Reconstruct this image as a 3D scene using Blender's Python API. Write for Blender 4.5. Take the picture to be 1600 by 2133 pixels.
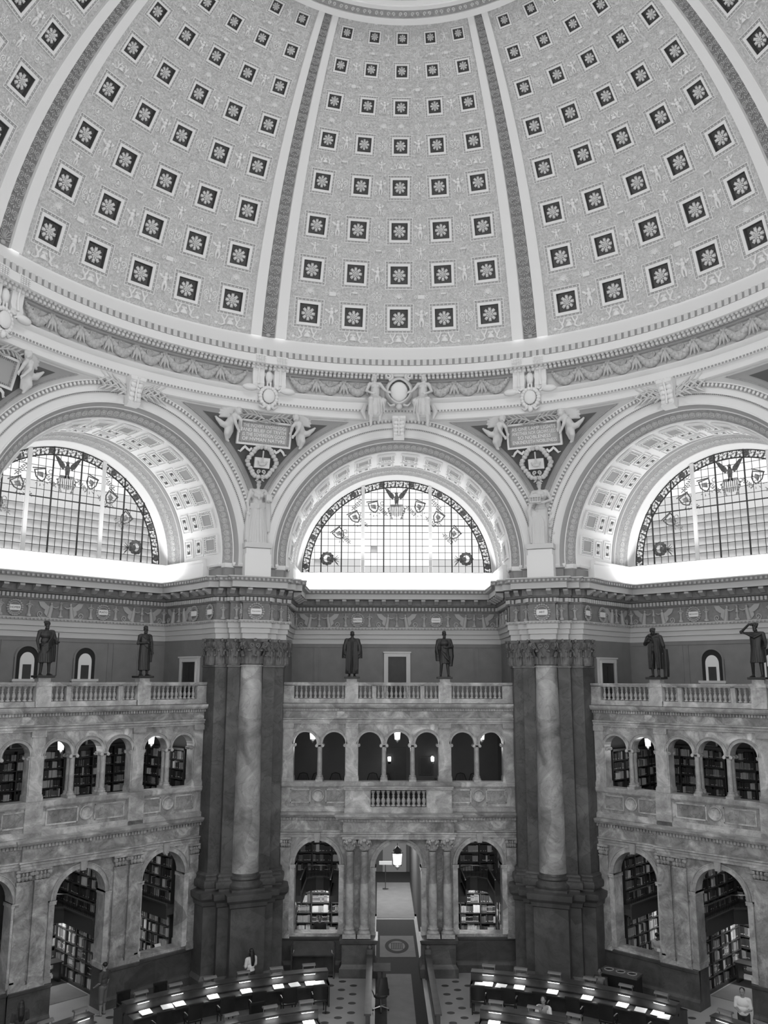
import bpy, math, random
from mathutils import Vector, Matrix, Euler
random.seed(7)
for o in list(bpy.data.objects): bpy.data.objects.remove(o)
COL = bpy.context.scene.collection
SC = bpy.context.scene
PI = math.pi
sin, cos, sqrt = math.sin, math.cos, math.sqrt
EYE = 12.1                     # eye height above the reading-room floor
def H(h): return h + EYE       # heights measured from eye level -> metres above floor
def rad(d): return d * PI / 180
def bay(t, u, w, z=0.0):       # (along wall, outward, up) in the bay that faces azimuth t
    a = rad(t)
    return Vector((u * cos(a) + w * sin(a), -u * sin(a) + w * cos(a), z))

# ------------------------------------------------------------------ camera
cam = bpy.data.cameras.new('camera'); camo = bpy.data.objects.new('camera', cam); COL.objects.link(camo)
F_PX, PITCH, YAW, ROLL = 1789.0, 0.191609, 0.0041296, 0.0026466
cam.sensor_fit = 'HORIZONTAL'; cam.sensor_width = 36.0; cam.lens = 36.0 * F_PX / 1600.0
cam.clip_start = 0.1; cam.clip_end = 300
fw = Vector((sin(YAW) * cos(PITCH), cos(YAW) * cos(PITCH), sin(PITCH)))
rt = Vector((cos(YAW), -sin(YAW), 0)); up = rt.cross(fw)
rt2 = rt * cos(ROLL) + up * sin(ROLL); up2 = up * cos(ROLL) - rt * sin(ROLL)
camo.matrix_world = Matrix(((rt2.x, up2.x, -fw.x, -0.8176), (rt2.y, up2.y, -fw.y, -22.21), (rt2.z, up2.z, -fw.z, EYE), (0, 0, 0, 1)))
SC.camera = camo

# ------------------------------------------------------------------ world, exposure
wd = bpy.data.worlds.new('world'); SC.world = wd; wd.use_nodes = True
wd.node_tree.nodes['Background'].inputs[0].default_value = (1, 1, 1, 1)
wd.node_tree.nodes['Background'].inputs[1].default_value = 0.9
vs = SC.view_settings
vs.view_transform = 'Standard'; vs.look = 'None'; vs.gamma = 1.0; vs.use_curve_mapping = False; vs.exposure = 1.45

# ------------------------------------------------------------------ large lamps of the room
def area(name, loc, rot, sx, sy, power):
    l = bpy.data.lights.new(name, 'AREA'); l.shape = 'RECTANGLE'; l.size = sx; l.size_y = sy; l.energy = power
    o = bpy.data.objects.new(name, l); COL.objects.link(o); o.location = loc; o.rotation_euler = rot
    return o
# tube lamps lying on the great cornice below each lunette, shining up (all eight bays have them)
for k in range(8):
    t = -135 + 45 * k
    p = bay(t, 0, 19.55, H(4.34))
    area('cornice_uplight', p, Euler((rad(180 - 6), 0, rad(-t)), 'XYZ'), 9.4, 0.35, 120)
# daylight falling from the lantern above the dome
area('lantern_daylight', (0, 0, H(27.5)), (0, 0, 0), 5.0, 5.0, 500)

# ------------------------------------------------------------------ materials (a black and white photograph: all greys)
MATS = {}
def nodes_of(name):
    m = bpy.data.materials.new(name); m.use_nodes = True; MATS[name] = m
    nt = m.node_tree; return m, nt, nt.nodes['Principled BSDF']
def g4(v): return (v, v, v, 1)
def mat(name, v, rough=0.6, v2=None, scale=4.0, bump=0.0, bscale=None, metal=0.0, detail=4, emis=0.0, spec=None, dist=0.0):
    m, nt, b = nodes_of(name)
    b.inputs['Base Color'].default_value = g4(v); b.inputs['Roughness'].default_value = rough; b.inputs['Metallic'].default_value = metal
    if spec is not None: b.inputs['Specular IOR Level'].default_value = spec
    if emis: b.inputs['Emission Color'].default_value = g4(1); b.inputs['Emission Strength'].default_value = emis
    if v2 is not None or bump:
        tc = nt.nodes.new('ShaderNodeTexCoord')
        if v2 is not None:
            n = nt.nodes.new('ShaderNodeTexNoise'); n.inputs['Scale'].default_value = scale; n.inputs['Detail'].default_value = detail; n.inputs['Distortion'].default_value = dist
            r = nt.nodes.new('ShaderNodeValToRGB'); r.color_ramp.elements[0].position = 0.35; r.color_ramp.elements[1].position = 0.68
            r.color_ramp.elements[0].color = g4(v); r.color_ramp.elements[1].color = g4(v2)
            nt.links.new(tc.outputs['Object'], n.inputs['Vector']); nt.links.new(n.outputs['Fac'], r.inputs['Fac']); nt.links.new(r.outputs['Color'], b.inputs['Base Color'])
        if bump:
            n = nt.nodes.new('ShaderNodeTexNoise'); n.inputs['Scale'].default_value = bscale or scale * 3; n.inputs['Detail'].default_value = 3
            bp = nt.nodes.new('ShaderNodeBump'); bp.inputs['Strength'].default_value = bump; bp.inputs['Distance'].default_value = 0.05
            nt.links.new(tc.outputs['Object'], n.inputs['Vector']); nt.links.new(n.outputs['Fac'], bp.inputs['Height']); nt.links.new(bp.outputs['Normal'], b.inputs['Normal'])
    return m
def marble(name, lo, mid, hi, scale=0.9, rough=0.35, vein=0.5, seed=0.0):
    m, nt, b = nodes_of(name); b.inputs['Roughness'].default_value = rough; b.inputs['Specular IOR Level'].default_value = 0.35
    N = nt.nodes.new; L = nt.links.new
    tc = N('ShaderNodeTexCoord'); mp = N('ShaderNodeMapping'); mp.inputs['Location'].default_value = (seed, seed * 1.7, seed * .6)
    L(tc.outputs['Object'], mp.inputs['Vector'])
    n = N('ShaderNodeTexNoise'); n.inputs['Scale'].default_value = scale; n.inputs['Detail'].default_value = 7; n.inputs['Roughness'].default_value = 0.62; n.inputs['Distortion'].default_value = 1.1
    L(mp.outputs['Vector'], n.inputs['Vector'])
    r = N('ShaderNodeValToRGB'); e = r.color_ramp.elements
    e[0].position = 0.33; e[0].color = g4(lo); e[1].position = 0.72; e[1].color = g4(hi)
    x = e.new(0.5); x.color = g4(mid)
    L(n.outputs['Fac'], r.inputs['Fac'])
    # slabs of slightly different tone, as cut blocks have
    v = N('ShaderNodeTexVoronoi'); v.inputs['Scale'].default_value = 0.7; L(mp.outputs['Vector'], v.inputs['Vector'])
    # dark veins
    n2 = N('ShaderNodeTexNoise'); n2.inputs['Scale'].default_value = scale * 1.3; n2.inputs['Detail'].default_value = 6; n2.inputs['Distortion'].default_value = 2.2
    L(mp.outputs['Vector'], n2.inputs['Vector'])
    r2 = N('ShaderNodeValToRGB'); e2 = r2.color_ramp.elements
    e2[0].position = 0.475; e2[0].color = g4(1); e2[1].position = 0.525; e2[1].color = g4(1); y = e2.new(0.5); y.color = g4(1 - vein)
    L(n2.outputs['Fac'], r2.inputs['Fac'])
    mx = N('ShaderNodeMixRGB'); mx.blend_type = 'MULTIPLY'; mx.inputs['Fac'].default_value = 1.0
    L(r.outputs['Color'], mx.inputs['Color1']); L(r2.outputs['Color'], mx.inputs['Color2'])
    mm = N('ShaderNodeMapRange'); mm.inputs['To Min'].default_value = 0.7; mm.inputs['To Max'].default_value = 1.3
    L(v.outputs['Color'], mm.inputs['Value'])
    m2 = N('ShaderNodeMixRGB'); m2.blend_type = 'MULTIPLY'; m2.inputs['Fac'].default_value = 1.0
    L(mx.outputs['Color'], m2.inputs['Color1']); L(mm.outputs['Result'], m2.inputs['Color2'])
    L(m2.outputs['Color'], b.inputs['Base Color'])
    return m
def emit(name, v, strength):
    m = bpy.data.materials.new(name); m.use_nodes = True; nt = m.node_tree; nt.nodes.clear(); MATS[name] = m
    e = nt.nodes.new('ShaderNodeEmission'); e.inputs[0].default_value = g4(v); e.inputs[1].default_value = strength
    o = nt.nodes.new('ShaderNodeOutputMaterial'); nt.links.new(e.outputs[0], o.inputs[0]); return m

mat('plaster', 0.70, 0.7)
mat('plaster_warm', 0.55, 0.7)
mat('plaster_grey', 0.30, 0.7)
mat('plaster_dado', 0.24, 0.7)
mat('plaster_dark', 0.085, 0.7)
mat('ornament', 0.50, 0.65, 0.40, 9.0, 0.3, 30)
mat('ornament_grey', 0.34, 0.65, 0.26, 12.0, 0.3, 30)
mat('dome_panel', 0.40, 0.7, 0.60, 5.5, 1.0, 9.0, detail=3, dist=2.6)
mat('dome_relief', 0.70, 0.65)
mat('dome_white', 0.72, 0.65)
mat('rib_dark', 0.17, 0.6, 0.23, 7.0, 0.4, 25)
mat('rib_scroll', 0.36, 0.55)
mat('coffer_edge', 0.33, 0.6, 0.42, 30.0, 0.2, 60)
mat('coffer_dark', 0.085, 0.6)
mat('rosette', 0.62, 0.55)
mat('frieze_ground', 0.16, 0.6, 0.2, 6.0, 0.3, 18)
mat('frieze_relief', 0.34, 0.6)
mat('fascia', 0.46, 0.6)
mat('upper_wall', 0.165, 0.7, 0.19, 2.0)
mat('upper_trim', 0.55, 0.6)
mat('bronze', 0.02, 0.45, metal=0.0, spec=0.4)
marble('marble', 0.15, 0.27, 0.55, 1.3, 0.38, 0.28)
marble('marble_light', 0.23, 0.34, 0.58, 1.4, 0.38, 0.2, 3.1)
marble('marble_panel', 0.14, 0.24, 0.40, 1.3, 0.35, 0.4, 5.2)
marble('marble_column', 0.16, 0.28, 0.46, 0.8, 0.38, 0.22, 8.4)
marble('marble_pier', 0.05, 0.072, 0.115, 0.8, 0.4, 0.35, 1.3)
marble('marble_dado', 0.045, 0.065, 0.095, 0.8, 0.4, 0.2, 2.2)
mat('capital', 0.10, 0.5, 0.15, 8.0)
mat('dark_gap', 0.012, 0.8)
mat('door_wood', 0.02, 0.5, 0.03, 3.0)
mat('wood', 0.028, 0.38, 0.05, 3.0)
mat('wood_shelf', 0.03, 0.5, 0.045, 3.0)
mat('chair_wood', 0.008, 0.45)
mat('leather', 0.02, 0.45)
mat('lead', 0.03, 0.7)
mat('glass_paint', 0.12, 0.6, 0.35, 6.0)
mat('glass_paint_dark', 0.05, 0.6, 0.14, 10.0)
mat('floor_stone', 0.27, 0.45, 0.33, 0.5)
mat('floor_inlay', 0.05, 0.45)
mat('carpet_dark', 0.016, 0.9, 0.02, 8.0)
mat('carpet_light', 0.14, 0.9, 0.165, 2.0)
mat('room_wall', 0.10, 0.8, 0.115, 1.0)
mat('slab', 0.045, 0.6)
mat('paper', 0.75, 0.7)
mat('black_plastic', 0.012, 0.4)
mat('steel', 0.35, 0.3, metal=1.0)
mat('brass', 0.3, 0.35, metal=1.0)
mat('lamp_hood', 0.13, 0.35)
mat('skin', 0.22, 0.6)
mat('skin_dark', 0.10, 0.6)
mat('hair', 0.008, 0.5)
mat('cloth_white', 0.6, 0.8)
mat('cloth_grey', 0.05, 0.8)
mat('cloth_dark', 0.03, 0.8)
mat('cloth_khaki', 0.11, 0.8)
mat('tablet_face', 0.36, 0.7)
mat('letter_white', 0.85, 0.6)
mat('statue_plaster', 0.56, 0.65)
for i, v in enumerate((0.02, 0.045, 0.08, 0.16, 0.30, 0.55)): mat('book%d' % i, v, 0.6)
emit('window_glow', 1.0, 0.42)
emit('window_glow_dim', 1.0, 0.27)
emit('lantern_glow', 1.0, 1.8)
emit('desk_bulb', 1.0, 5.0)
emit('sky_glass', 1.0, 3.0)

# ------------------------------------------------------------------ mesh builder
class MB:
    def __init__(s): s.v = []; s.f = []; s.mi = []
    def add(s, vs, fs, m=0, M=None):
        b = len(s.v)
        if M is not None: vs = [M @ Vector(q) for q in vs]
        s.v += [tuple(q) for q in vs]
        for f in fs: s.f.append(tuple(b + i for i in f)); s.mi.append(m)
        return s
    def box(s, x0, x1, y0, y1, z0, z1, m=0, M=None):
        vs = [(x, y, z) for z in (z0, z1) for y in (y0, y1) for x in (x0, x1)]
        return s.add(vs, [(0, 2, 3, 1), (4, 5, 7, 6), (0, 1, 5, 4), (2, 6, 7, 3), (0, 4, 6, 2), (1, 3, 7, 5)], m, M)
    def grid(s, P, m=0, cu=False, cv=False, M=None):          # P[i][j]
        nu, nv = len(P), len(P[0]); vs = [q for r in P for q in r]; fs = []
        for i in range(nu if cu else nu - 1):
            for j in range(nv if cv else nv - 1):
                a, b = i * nv + j, ((i + 1) % nu) * nv + j
                c, d = ((i + 1) % nu) * nv + (j + 1) % nv, i * nv + (j + 1) % nv
                fs.append((a, b, c, d))
        return s.add(vs, fs, m, M)
    def lathe(s, prof, n=16, c=(0, 0, 0), a0=0, a1=2 * PI, m=0, M=None, cap=True):   # prof (r,z)
        full = abs(a1 - a0 - 2 * PI) < 1e-6
        k = n if full else n + 1
        P = [[(c[0] + r * cos(a0 + (a1 - a0) * i / n), c[1] + r * sin(a0 + (a1 - a0) * i / n), c[2] + z) for r, z in prof] for i in range(k)]
        s.grid(P, m, cu=full, M=M)
        if full and cap:
            for idx in (0, -1):
                if prof[idx][0] > 1e-4:
                    s.add([P[i][idx] for i in range(k)], [tuple(range(k))], m, M)
        return s
    def arch(s, prof, zc, n=64, a0=0.0, a1=PI, m=0, umax=None, M=None, c=0.0):       # prof (R,w); section swept round an arch
        P = []
        for i in range(n + 1):
            a = a0 + (a1 - a0) * i / n; row = []
            for R, w in prof:
                u = R * cos(a)
                if umax is not None: u = max(-umax, min(umax, u))
                row.append((c + u, w, zc + R * sin(a)))
            P.append(row)
        return s.grid(P, m, M=M)
    def prism(s, poly, y0, y1, m=0, M=None):                   # poly in (x,z), extruded along y
        n = len(poly); vs = [(x, y0, z) for x, z in poly] + [(x, y1, z) for x, z in poly]
        fs = [tuple(range(n)), tuple(range(2 * n - 1, n - 1, -1))] + [(i, i + n, (i + 1) % n + n, (i + 1) % n) for i in range(n)]
        return s.add(vs, fs, m, M)
    def prismz(s, poly, z0, z1, m=0, M=None):                  # poly in (x,y), extruded up
        n = len(poly); vs = [(x, y, z0) for x, y in poly] + [(x, y, z1) for x, y in poly]
        fs = [tuple(range(n - 1, -1, -1)), tuple(range(n, 2 * n))] + [(i, (i + 1) % n, (i + 1) % n + n, i + n) for i in range(n)]
        return s.add(vs, fs, m, M)
    def tube(s, pts, rr, n=8, m=0, M=None, flat=1.0, caps=True):
        pts = [Vector(p) for p in pts]; k = len(pts)
        if not isinstance(rr, (list, tuple)): rr = [rr] * k
        rings = []; ref = None
        for i in range(k):
            d = (pts[min(i + 1, k - 1)] - pts[max(i - 1, 0)]); d = d.normalized() if d.length > 1e-9 else Vector((0, 0, 1))
            if ref is None: ref = Vector((0, 1, 0)) if abs(d.y) < 0.8 else Vector((1, 0, 0))
            a = ref - d * ref.dot(d); a = a.normalized() if a.length > 1e-6 else d.orthogonal().normalized()
            b = d.cross(a); ref = a
            rings.append([pts[i] + (a * cos(2 * PI * j / n) * flat + b * sin(2 * PI * j / n)) * rr[i] for j in range(n)])
        s.grid(rings, m, cv=True, M=M)
        if caps: s.add(rings[0], [tuple(range(n))], m, M); s.add(rings[-1], [tuple(range(n - 1, -1, -1))], m, M)
        return s
    def ell(s, c, r, nu=10, nv=7, m=0, M=None, R=None):
        if not isinstance(r, (list, tuple)): r = (r, r, r)
        vs = []; fs = []
        for j in range(1, nv):
            b = -PI / 2 + PI * j / nv
            for i in range(nu):
                a = 2 * PI * i / nu; vs.append(Vector((r[0] * cos(b) * cos(a), r[1] * cos(b) * sin(a), r[2] * sin(b))))
        vs += [Vector((0, 0, -r[2])), Vector((0, 0, r[2]))]; nb = (nv - 1) * nu
        for j in range(nv - 2):
            for i in range(nu): fs.append((j * nu + i, j * nu + (i + 1) % nu, (j + 1) * nu + (i + 1) % nu, (j + 1) * nu + i))
        for i in range(nu):
            fs.append((nb, (i + 1) % nu, i)); fs.append((nb + 1, (nv - 2) * nu + i, (nv - 2) * nu + (i + 1) % nu))
        if R is not None: vs = [R @ q for q in vs]
        vs = [q + Vector(c) for q in vs]
        return s.add(vs, fs, m, M)
    def sweep(s, path, prof, m=0, M=None, closed=False, caps=True):   # path (x,y), room on its right; prof (projection,z); mitred
        n = len(path); P = [Vector(p) for p in path]; nor = []
        for i in range(n - 1 if not closed else n):
            d = (P[(i + 1) % n] - P[i]).normalized(); nor.append(Vector((d.y, -d.x)))
        rows = []
        for i in range(n):
            if closed: a, b = nor[i - 1], nor[i]
            else: a, b = nor[max(i - 1, 0)], nor[min(i, n - 2)]
            mvec = a + b; L = mvec.length_squared
            mvec = mvec * (2.0 / L) if L > 1e-6 else a
            rows.append([(P[i].x + mvec.x * p, P[i].y + mvec.y * p, z) for p, z in prof])
        s.grid(rows, m, cu=closed, M=M)
        if caps and not closed:
            k = len(prof); s.add(rows[0], [tuple(range(k))], m, M); s.add(rows[-1], [tuple(range(k))], m, M)
        return s
    def mesh(s, name, mats, origin=(0, 0, 0), smooth=True, ang=40):
        me = bpy.data.meshes.new(name); o = origin
        me.from_pydata([(x - o[0], y - o[1], z - o[2]) for x, y, z in s.v], [], s.f)
        if isinstance(mats, str): mats = [mats]
        for q in mats: me.materials.append(MATS[q])
        if len(mats) > 1: me.polygons.foreach_set('material_index', s.mi)
        if smooth:
            me.polygons.foreach_set('use_smooth', [True] * len(me.polygons)); me.set_sharp_from_angle(angle=rad(ang))
        me.update(); return me
    def build(s, name, mats, parent=None, origin=(0, 0, 0), smooth=True, ang=40, kind=None, loc=None):
        return put(name, s.mesh(name, mats, origin, smooth, ang), parent, loc, kind=kind)
def put(name, me, parent=None, loc=None, rotz=None, kind=None, mtx=None, label=None, scale=None):
    o = bpy.data.objects.new(name, me); COL.objects.link(o)
    if parent is not None: o.parent = parent
    if mtx is not None: o.matrix_local = mtx
    else:
        if loc is not None: o.location = loc
        if rotz is not None: o.rotation_euler = (0, 0, rotz)
        if scale is not None: o.scale = scale if isinstance(scale, (tuple, list)) else (scale,) * 3
    if kind: o['kind'] = kind
    if label: o['label'] = label
    return o
def tag(o, label, cat, group=None):
    o['label'] = label; o['category'] = cat
    if group: o['group'] = group
    return o
def thing(name, label, cat, loc=(0, 0, 0), rotz=0.0, group=None):
    o = put(name, None, None, loc, rotz); o.empty_display_size = 0.2
    return tag(o, label, cat, group)
def struct(name, loc=(0, 0, 0), rotz=0.0, label=None):
    o = put(name, None, None, loc, rotz); o.empty_display_size = 0.2; o['kind'] = 'structure'
    if label: o['label'] = label
    return o
def dup(root, loc, rotz, label=None, name=None):
    def cp(o, par):
        c = o.copy(); COL.objects.link(c); c.parent = par
        for ch in kids.get(o.name, ()): cp(ch, c)
        return c
    kids = {}
    def walk(o):
        kids[o.name] = list(o.children)
        for ch in kids[o.name]: walk(ch)
    walk(root)
    r = cp(root, None); r.location = loc; r.rotation_euler = (0, 0, rotz)
    if label: r['label'] = label
    if name: r.name = name
    return r
def remesh(mb, name, mats, voxel, smooth_it=2):
    """fuse overlapping closed solids into one continuous skin"""
    me = mb.mesh(name, mats, smooth=False)
    o = bpy.data.objects.new(name, me); COL.objects.link(o)
    md = o.modifiers.new('r', 'REMESH'); md.mode = 'VOXEL'; md.voxel_size = voxel; md.use_smooth_shade = True
    if smooth_it:
        sm = o.modifiers.new('s', 'SMOOTH'); sm.factor = 0.5; sm.iterations = smooth_it
    dg = bpy.context.evaluated_depsgraph_get(); out = bpy.data.meshes.new_from_object(o.evaluated_get(dg))
    bpy.data.objects.remove(o); bpy.data.meshes.remove(me); out.name = name
    return out
def text_mesh(name, s, size, matname, depth=0.004, align='CENTER', lead=1.0):
    c = bpy.data.curves.new(name, 'FONT'); c.body = s; c.size = size; c.extrude = depth; c.align_x = align; c.align_y = 'CENTER'; c.space_line = lead; c.resolution_u = 2
    o = bpy.data.objects.new(name, c); COL.objects.link(o)
    dg = bpy.context.evaluated_depsgraph_get(); me = bpy.data.meshes.new_from_object(o.evaluated_get(dg))
    bpy.data.objects.remove(o); bpy.data.curves.remove(c)
    me.materials.clear(); me.materials.append(MATS[matname]); me.name = name
    return me
def spiral(c, r0, turns, dirx=1, n=22, yy=0.0, grow=0.0):       # flat spiral in (x,z)
    out = []
    for i in range(n + 1):
        k = i / n; a = -PI / 2 + turns * 2 * PI * k; r = r0 * (1 - 0.86 * k)
        out.append((c[0] + dirx * r * cos(a), c[1] + yy + grow * k, c[2] + r * sin(a)))
    return out
RX90 = Matrix.Rotation(PI / 2, 4, 'X')

# ================================================================== DOME (the ceiling)
RHO, ZD = 15.8, H(11.7)
def sph(th, al, off=0.0):
    r = (RHO - off); a, b = rad(al), rad(th)
    return (r * cos(a) * sin(b), r * cos(a) * cos(b), ZD + r * sin(a))
def sframe(th, al, off=0.0, sc=1.0, rot=0.0):      # x tangent, y up the meridian, z into the room
    a, b = rad(al), rad(th)
    x = Vector((cos(b), -sin(b), 0)); y = Vector((-sin(a) * sin(b), -sin(a) * cos(b), cos(a))); z = x.cross(y)
    M = Matrix(((x.x, y.x, z.x, 0), (x.y, y.y, z.y, 0), (x.z, y.z, z.z, 0), (0, 0, 0, 1)))
    return Matrix.Translation(sph(th, al, off)) @ M @ Matrix.Rotation(rot, 4, 'Z') @ Matrix.Scale(sc, 4)
ROWS = [17.1, 24.15, 31.1, 37.8, 44.0, 49.6, 54.7, 59.2]
DTH = 7.93
def csize(al): return 0.685 * (RHO * cos(rad(al)) / 15.25) ** 1.26
ceil = struct('ceiling', (0, 0, 0), 0, 'great coffered plaster dome with ribs rising to its oculus')
# panel skin with square holes for the coffers
sk = MB()
A0, A1, HW = 12.3, 61.6, 19.6
def patch(t0, t1, a0, a1):
    nt = max(1, int(math.ceil((t1 - t0) / 1.5))); na = max(1, int(math.ceil((a1 - a0) / 1.5)))
    sk.grid([[sph(t0 + (t1 - t0) * i / nt, a0 + (a1 - a0) * j / na) for j in range(na + 1)] for i in range(nt + 1)])
edge = A0
for al in ROWS:
    s = csize(al) * 0.965; da = math.degrees(s / RHO); dt = math.degrees(s / (RHO * cos(rad(al))))
    patch(-HW, HW, edge, al - da)
    xs = [-HW]
    for c in range(-2, 3): xs += [c * DTH - dt, c * DTH + dt]
    xs.append(HW)
    for i in range(0, len(xs), 2): patch(xs[i], xs[i + 1], al - da, al + da)
    edge = al + da
patch(-HW, HW, edge, A1)
PANELS = (-90, -45, 0, 45, 90)
me_skin = sk.mesh('dome_panel', 'dome_panel', ang=60)
for t in PANELS: put('dome_panel', me_skin, ceil, rotz=rad(-t))
# plain back of the dome on the camera's side
bk = MB()
bk.lathe([(RHO * cos(rad(a)), RHO * sin(rad(a))) for a in [12.3 + (61.6 - 12.3) * i / 16 for i in range(17)]], 30, (0, 0, ZD), rad(90 + 109.6), rad(90 + 360 - 109.6))
bk.build('dome_shell', 'dome_panel', ceil)
# a coffer: bead, egg band, white frame, dark well
cf = MB()
def sqring(mb, p, q, m):
    a = [(-p[0], -p[0], p[1]), (p[0], -p[0], p[1]), (p[0], p[0], p[1]), (-p[0], p[0], p[1])]
    b = [(-q[0], -q[0], q[1]), (q[0], -q[0], q[1]), (q[0], q[0], q[1]), (-q[0], q[0], q[1])]
    mb.add(a + b, [(i, (i + 1) % 4, 4 + (i + 1) % 4, 4 + i) for i in range(4)], m)
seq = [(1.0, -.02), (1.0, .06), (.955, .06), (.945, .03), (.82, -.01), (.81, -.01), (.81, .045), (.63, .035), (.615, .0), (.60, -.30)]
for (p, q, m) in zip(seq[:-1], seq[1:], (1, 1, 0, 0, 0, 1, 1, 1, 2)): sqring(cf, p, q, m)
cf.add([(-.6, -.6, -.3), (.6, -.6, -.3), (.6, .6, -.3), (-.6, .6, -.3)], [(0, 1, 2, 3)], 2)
for k in range(4):
    R = Matrix.Rotation(k * PI / 2, 4, 'Z')
    for i in range(7):
        x = -.78 + 1.56 * i / 6
        cf.box(x - .022, x + .022, .845, .93, .0, .035, 1, R)
me_cof = cf.mesh('coffer', ['coffer_edge', 'dome_white', 'coffer_dark'], smooth=False)
ro = MB()
for k in range(8):
    R = Matrix.Rotation(k * PI / 4, 4, 'Z')
    ro.ell((.32, 0, -.17), (.14, .108, .085), 8, 6, 0, R)
    ro.ell((.425, .05, -.16), (.05, .055, .05), 6, 4, 0, R); ro.ell((.425, -.05, -.16), (.05, .055, .05), 6, 4, 0, R)
    ro.ell((.17, 0, -.11), (.085, .06, .06), 6, 5, 0, Matrix.Rotation((k + .5) * PI / 4, 4, 'Z'))
ro.lathe([(.44, -.29), (.42, -.24), (.2, -.22), (0, -.22)], 16, m=1, cap=False)
ro.lathe([(.12, -.16), (.12, -.06), (.085, -.03), (.07, -.07), (.05, -.07), (.045, -.02), (0, .0)], 12, cap=False)
me_ros = ro.mesh('rosette', ['rosette', 'rib_dark'], ang=60)
# relief motifs (unit about 1 across, lying in xy, proud along z)
def m_shell():
    b = MB()
    for i in range(9):
        a = rad(18 + 144 * i / 8); b.ell((.26 * cos(a), .26 * sin(a) - .1, .0), (.27, .048, .06), 6, 5, R=Matrix.Rotation(a, 3, 'Z'))
    b.ell((0, -.12, 0), (.13, .09, .08), 8, 5)
    for s in (-1, 1): b.tube([(s * x, z - .18, .02) for x, _, z in spiral((.3, 0, 0), .14, 1.2, 1, 12)], .035, 5)
    return b
def m_cherub():
    b = MB()
    b.ell((0, .4, .03), (.12, .13, .1)); b.ell((0, .16, .03), (.15, .2, .1)); b.ell((0, -.06, .03), (.15, .14, .1))
    for s in (-1, 1):
        b.tube([(s * .12, .24, .03), (s * .24, .16, .03), (s * .2, .34 + .12 * s, .03)], [.065, .055, .04], 6)
        b.tube([(s * .08, -.1, .02), (s * .12, -.32, .04), (s * .07, -.55, .02)], [.1, .075, .05], 7)
        b.ell((s * .3, .3, .0), (.16, .09, .05), 8, 5, R=Matrix.Rotation(s * .6, 3, 'Z'))
        b.tube([(s * x, z - .42, .02) for x, _, z in spiral((.34, 0, 0), .16, 1.3, 1, 12)], .035, 5)
    return b
def m_griffins():
    b = MB()
    b.lathe([(.0, -.3), (.15, -.3), (.05, -.2), (.2, .0), (.24, .12), (.3, .16), (0, .17)], 10, cap=False, M=Matrix.Scale(.35, 4, (0, 0, 1)) @ RX90 @ Matrix.Identity(4))
    for s in (-1, 1):
        b.tube([(s * .3, .38, .03), (s * .36, .2, .04), (s * .5, .05, .04), (s * .42, -.15, .04), (s * .62, -.3, .03), (s * .85, -.25, .02), (s * .8, -.1, .02)], [.07, .07, .11, .1, .06, .05, .03], 7)
        b.ell((s * .28, .42, .04), (.09, .075, .06)); b.tube([(s * .48, .08, 0), (s * .66, .3, 0), (s * .62, .48, 0)], [.09, .08, .03], 6)
        b.ell((s * 1.02, -.2, 0), (.14, .12, .06)); b.ell((s * .12, .22, .02), (.1, .08, .06))
    return b
def m_shield():
    b = MB()
    p = [(-.26, .3), (-.28, .05), (-.18, -.22), (0, -.38), (.18, -.22), (.28, .05), (.26, .3)]
    b.prism(p, -.07, .0, 0, RX90); b.box(-.26, .26, .16, .3, .0, .1)
    for s in (-1, 1): b.tube([(s * .3, .3, .02), (s * .4, .1, .02), (s * .32, -.15, .02), (s * .42, -.35, .02)], [.05, .05, .04, .02], 6)
    return b
def m_tablet():
    b = MB(); b.box(-.3, .3, -.16, .16, 0, .08)
    for s in (-1, 1):
        b.tube([(s * x, z, .03) for x, _, z in spiral((.46, 0, 0), .16, 1.3, 1, 12)], .045, 5)
    return b
def m_wreath():
    b = MB()
    for i in range(14):
        a = 2 * PI * i / 14; b.ell((.3 * cos(a), .3 * sin(a), .02), (.085, .06, .06), 6, 4, R=Matrix.Rotation(a + .8, 3, 'Z'))
    b.ell((0, .05, .02), (.1, .15, .07)); b.ell((-.06, -.1, .02), (.1, .08, .06)); b.ell((.08, -.06, .02), (.06, .1, .06))
    for s in (-1, 1): b.tube([(s * x, z, .02) for x, _, z in spiral((.62, 0, 0), .17, 1.3, 1, 12)], .04, 5)
    return b
def m_scroll():
    b = MB()
    for s in (-1, 1):
        b.tube([(s * x, z, .02) for x, _, z in spiral((.25, 0, .1), .2, 1.5, 1, 16)], .04, 5)
        b.tube([(s * x, -z, .02) for x, _, z in spiral((.22, 0, .22), .15, 1.3, 1, 14)], .035, 5)
    b.ell((0, .28, .02), (.07, .16, .06)); b.ell((0, -.1, .02), (.06, .2, .06)); b.ell((0, -.42, .02), (.1, .08, .05))
    return b
MOT = {}
for n, f in (('shell_relief', m_shell), ('cherub_relief', m_cherub), ('griffin_relief', m_griffins), ('shield_relief', m_shield), ('tablet_relief', m_tablet), ('wreath_relief', m_wreath), ('scroll_relief', m_scroll)):
    MOT[n] = f().mesh(n, 'dome_relief', ang=60)
COLS = [c * DTH for c in range(-2, 3)]; MIDS = [(c - 1.5) * DTH for c in range(4)]
under = [None, ('shell_relief', 'shield_relief'), ('cherub_relief', 'wreath_relief'), ('wreath_relief', 'scroll_relief'), ('griffin_relief', 'shield_relief'), ('shell_relief', 'wreath_relief'), ('tablet_relief', 'shell_relief'), ('scroll_relief', 'tablet_relief')]
midm = [('tablet_relief', 'scroll_relief'), ('cherub_relief', 'shield_relief'), ('scroll_relief', 'cherub_relief'), ('shield_relief', 'cherub_relief'), ('scroll_relief', 'shell_relief'), ('tablet_relief', 'scroll_relief'), ('scroll_relief', 'tablet_relief')]
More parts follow.
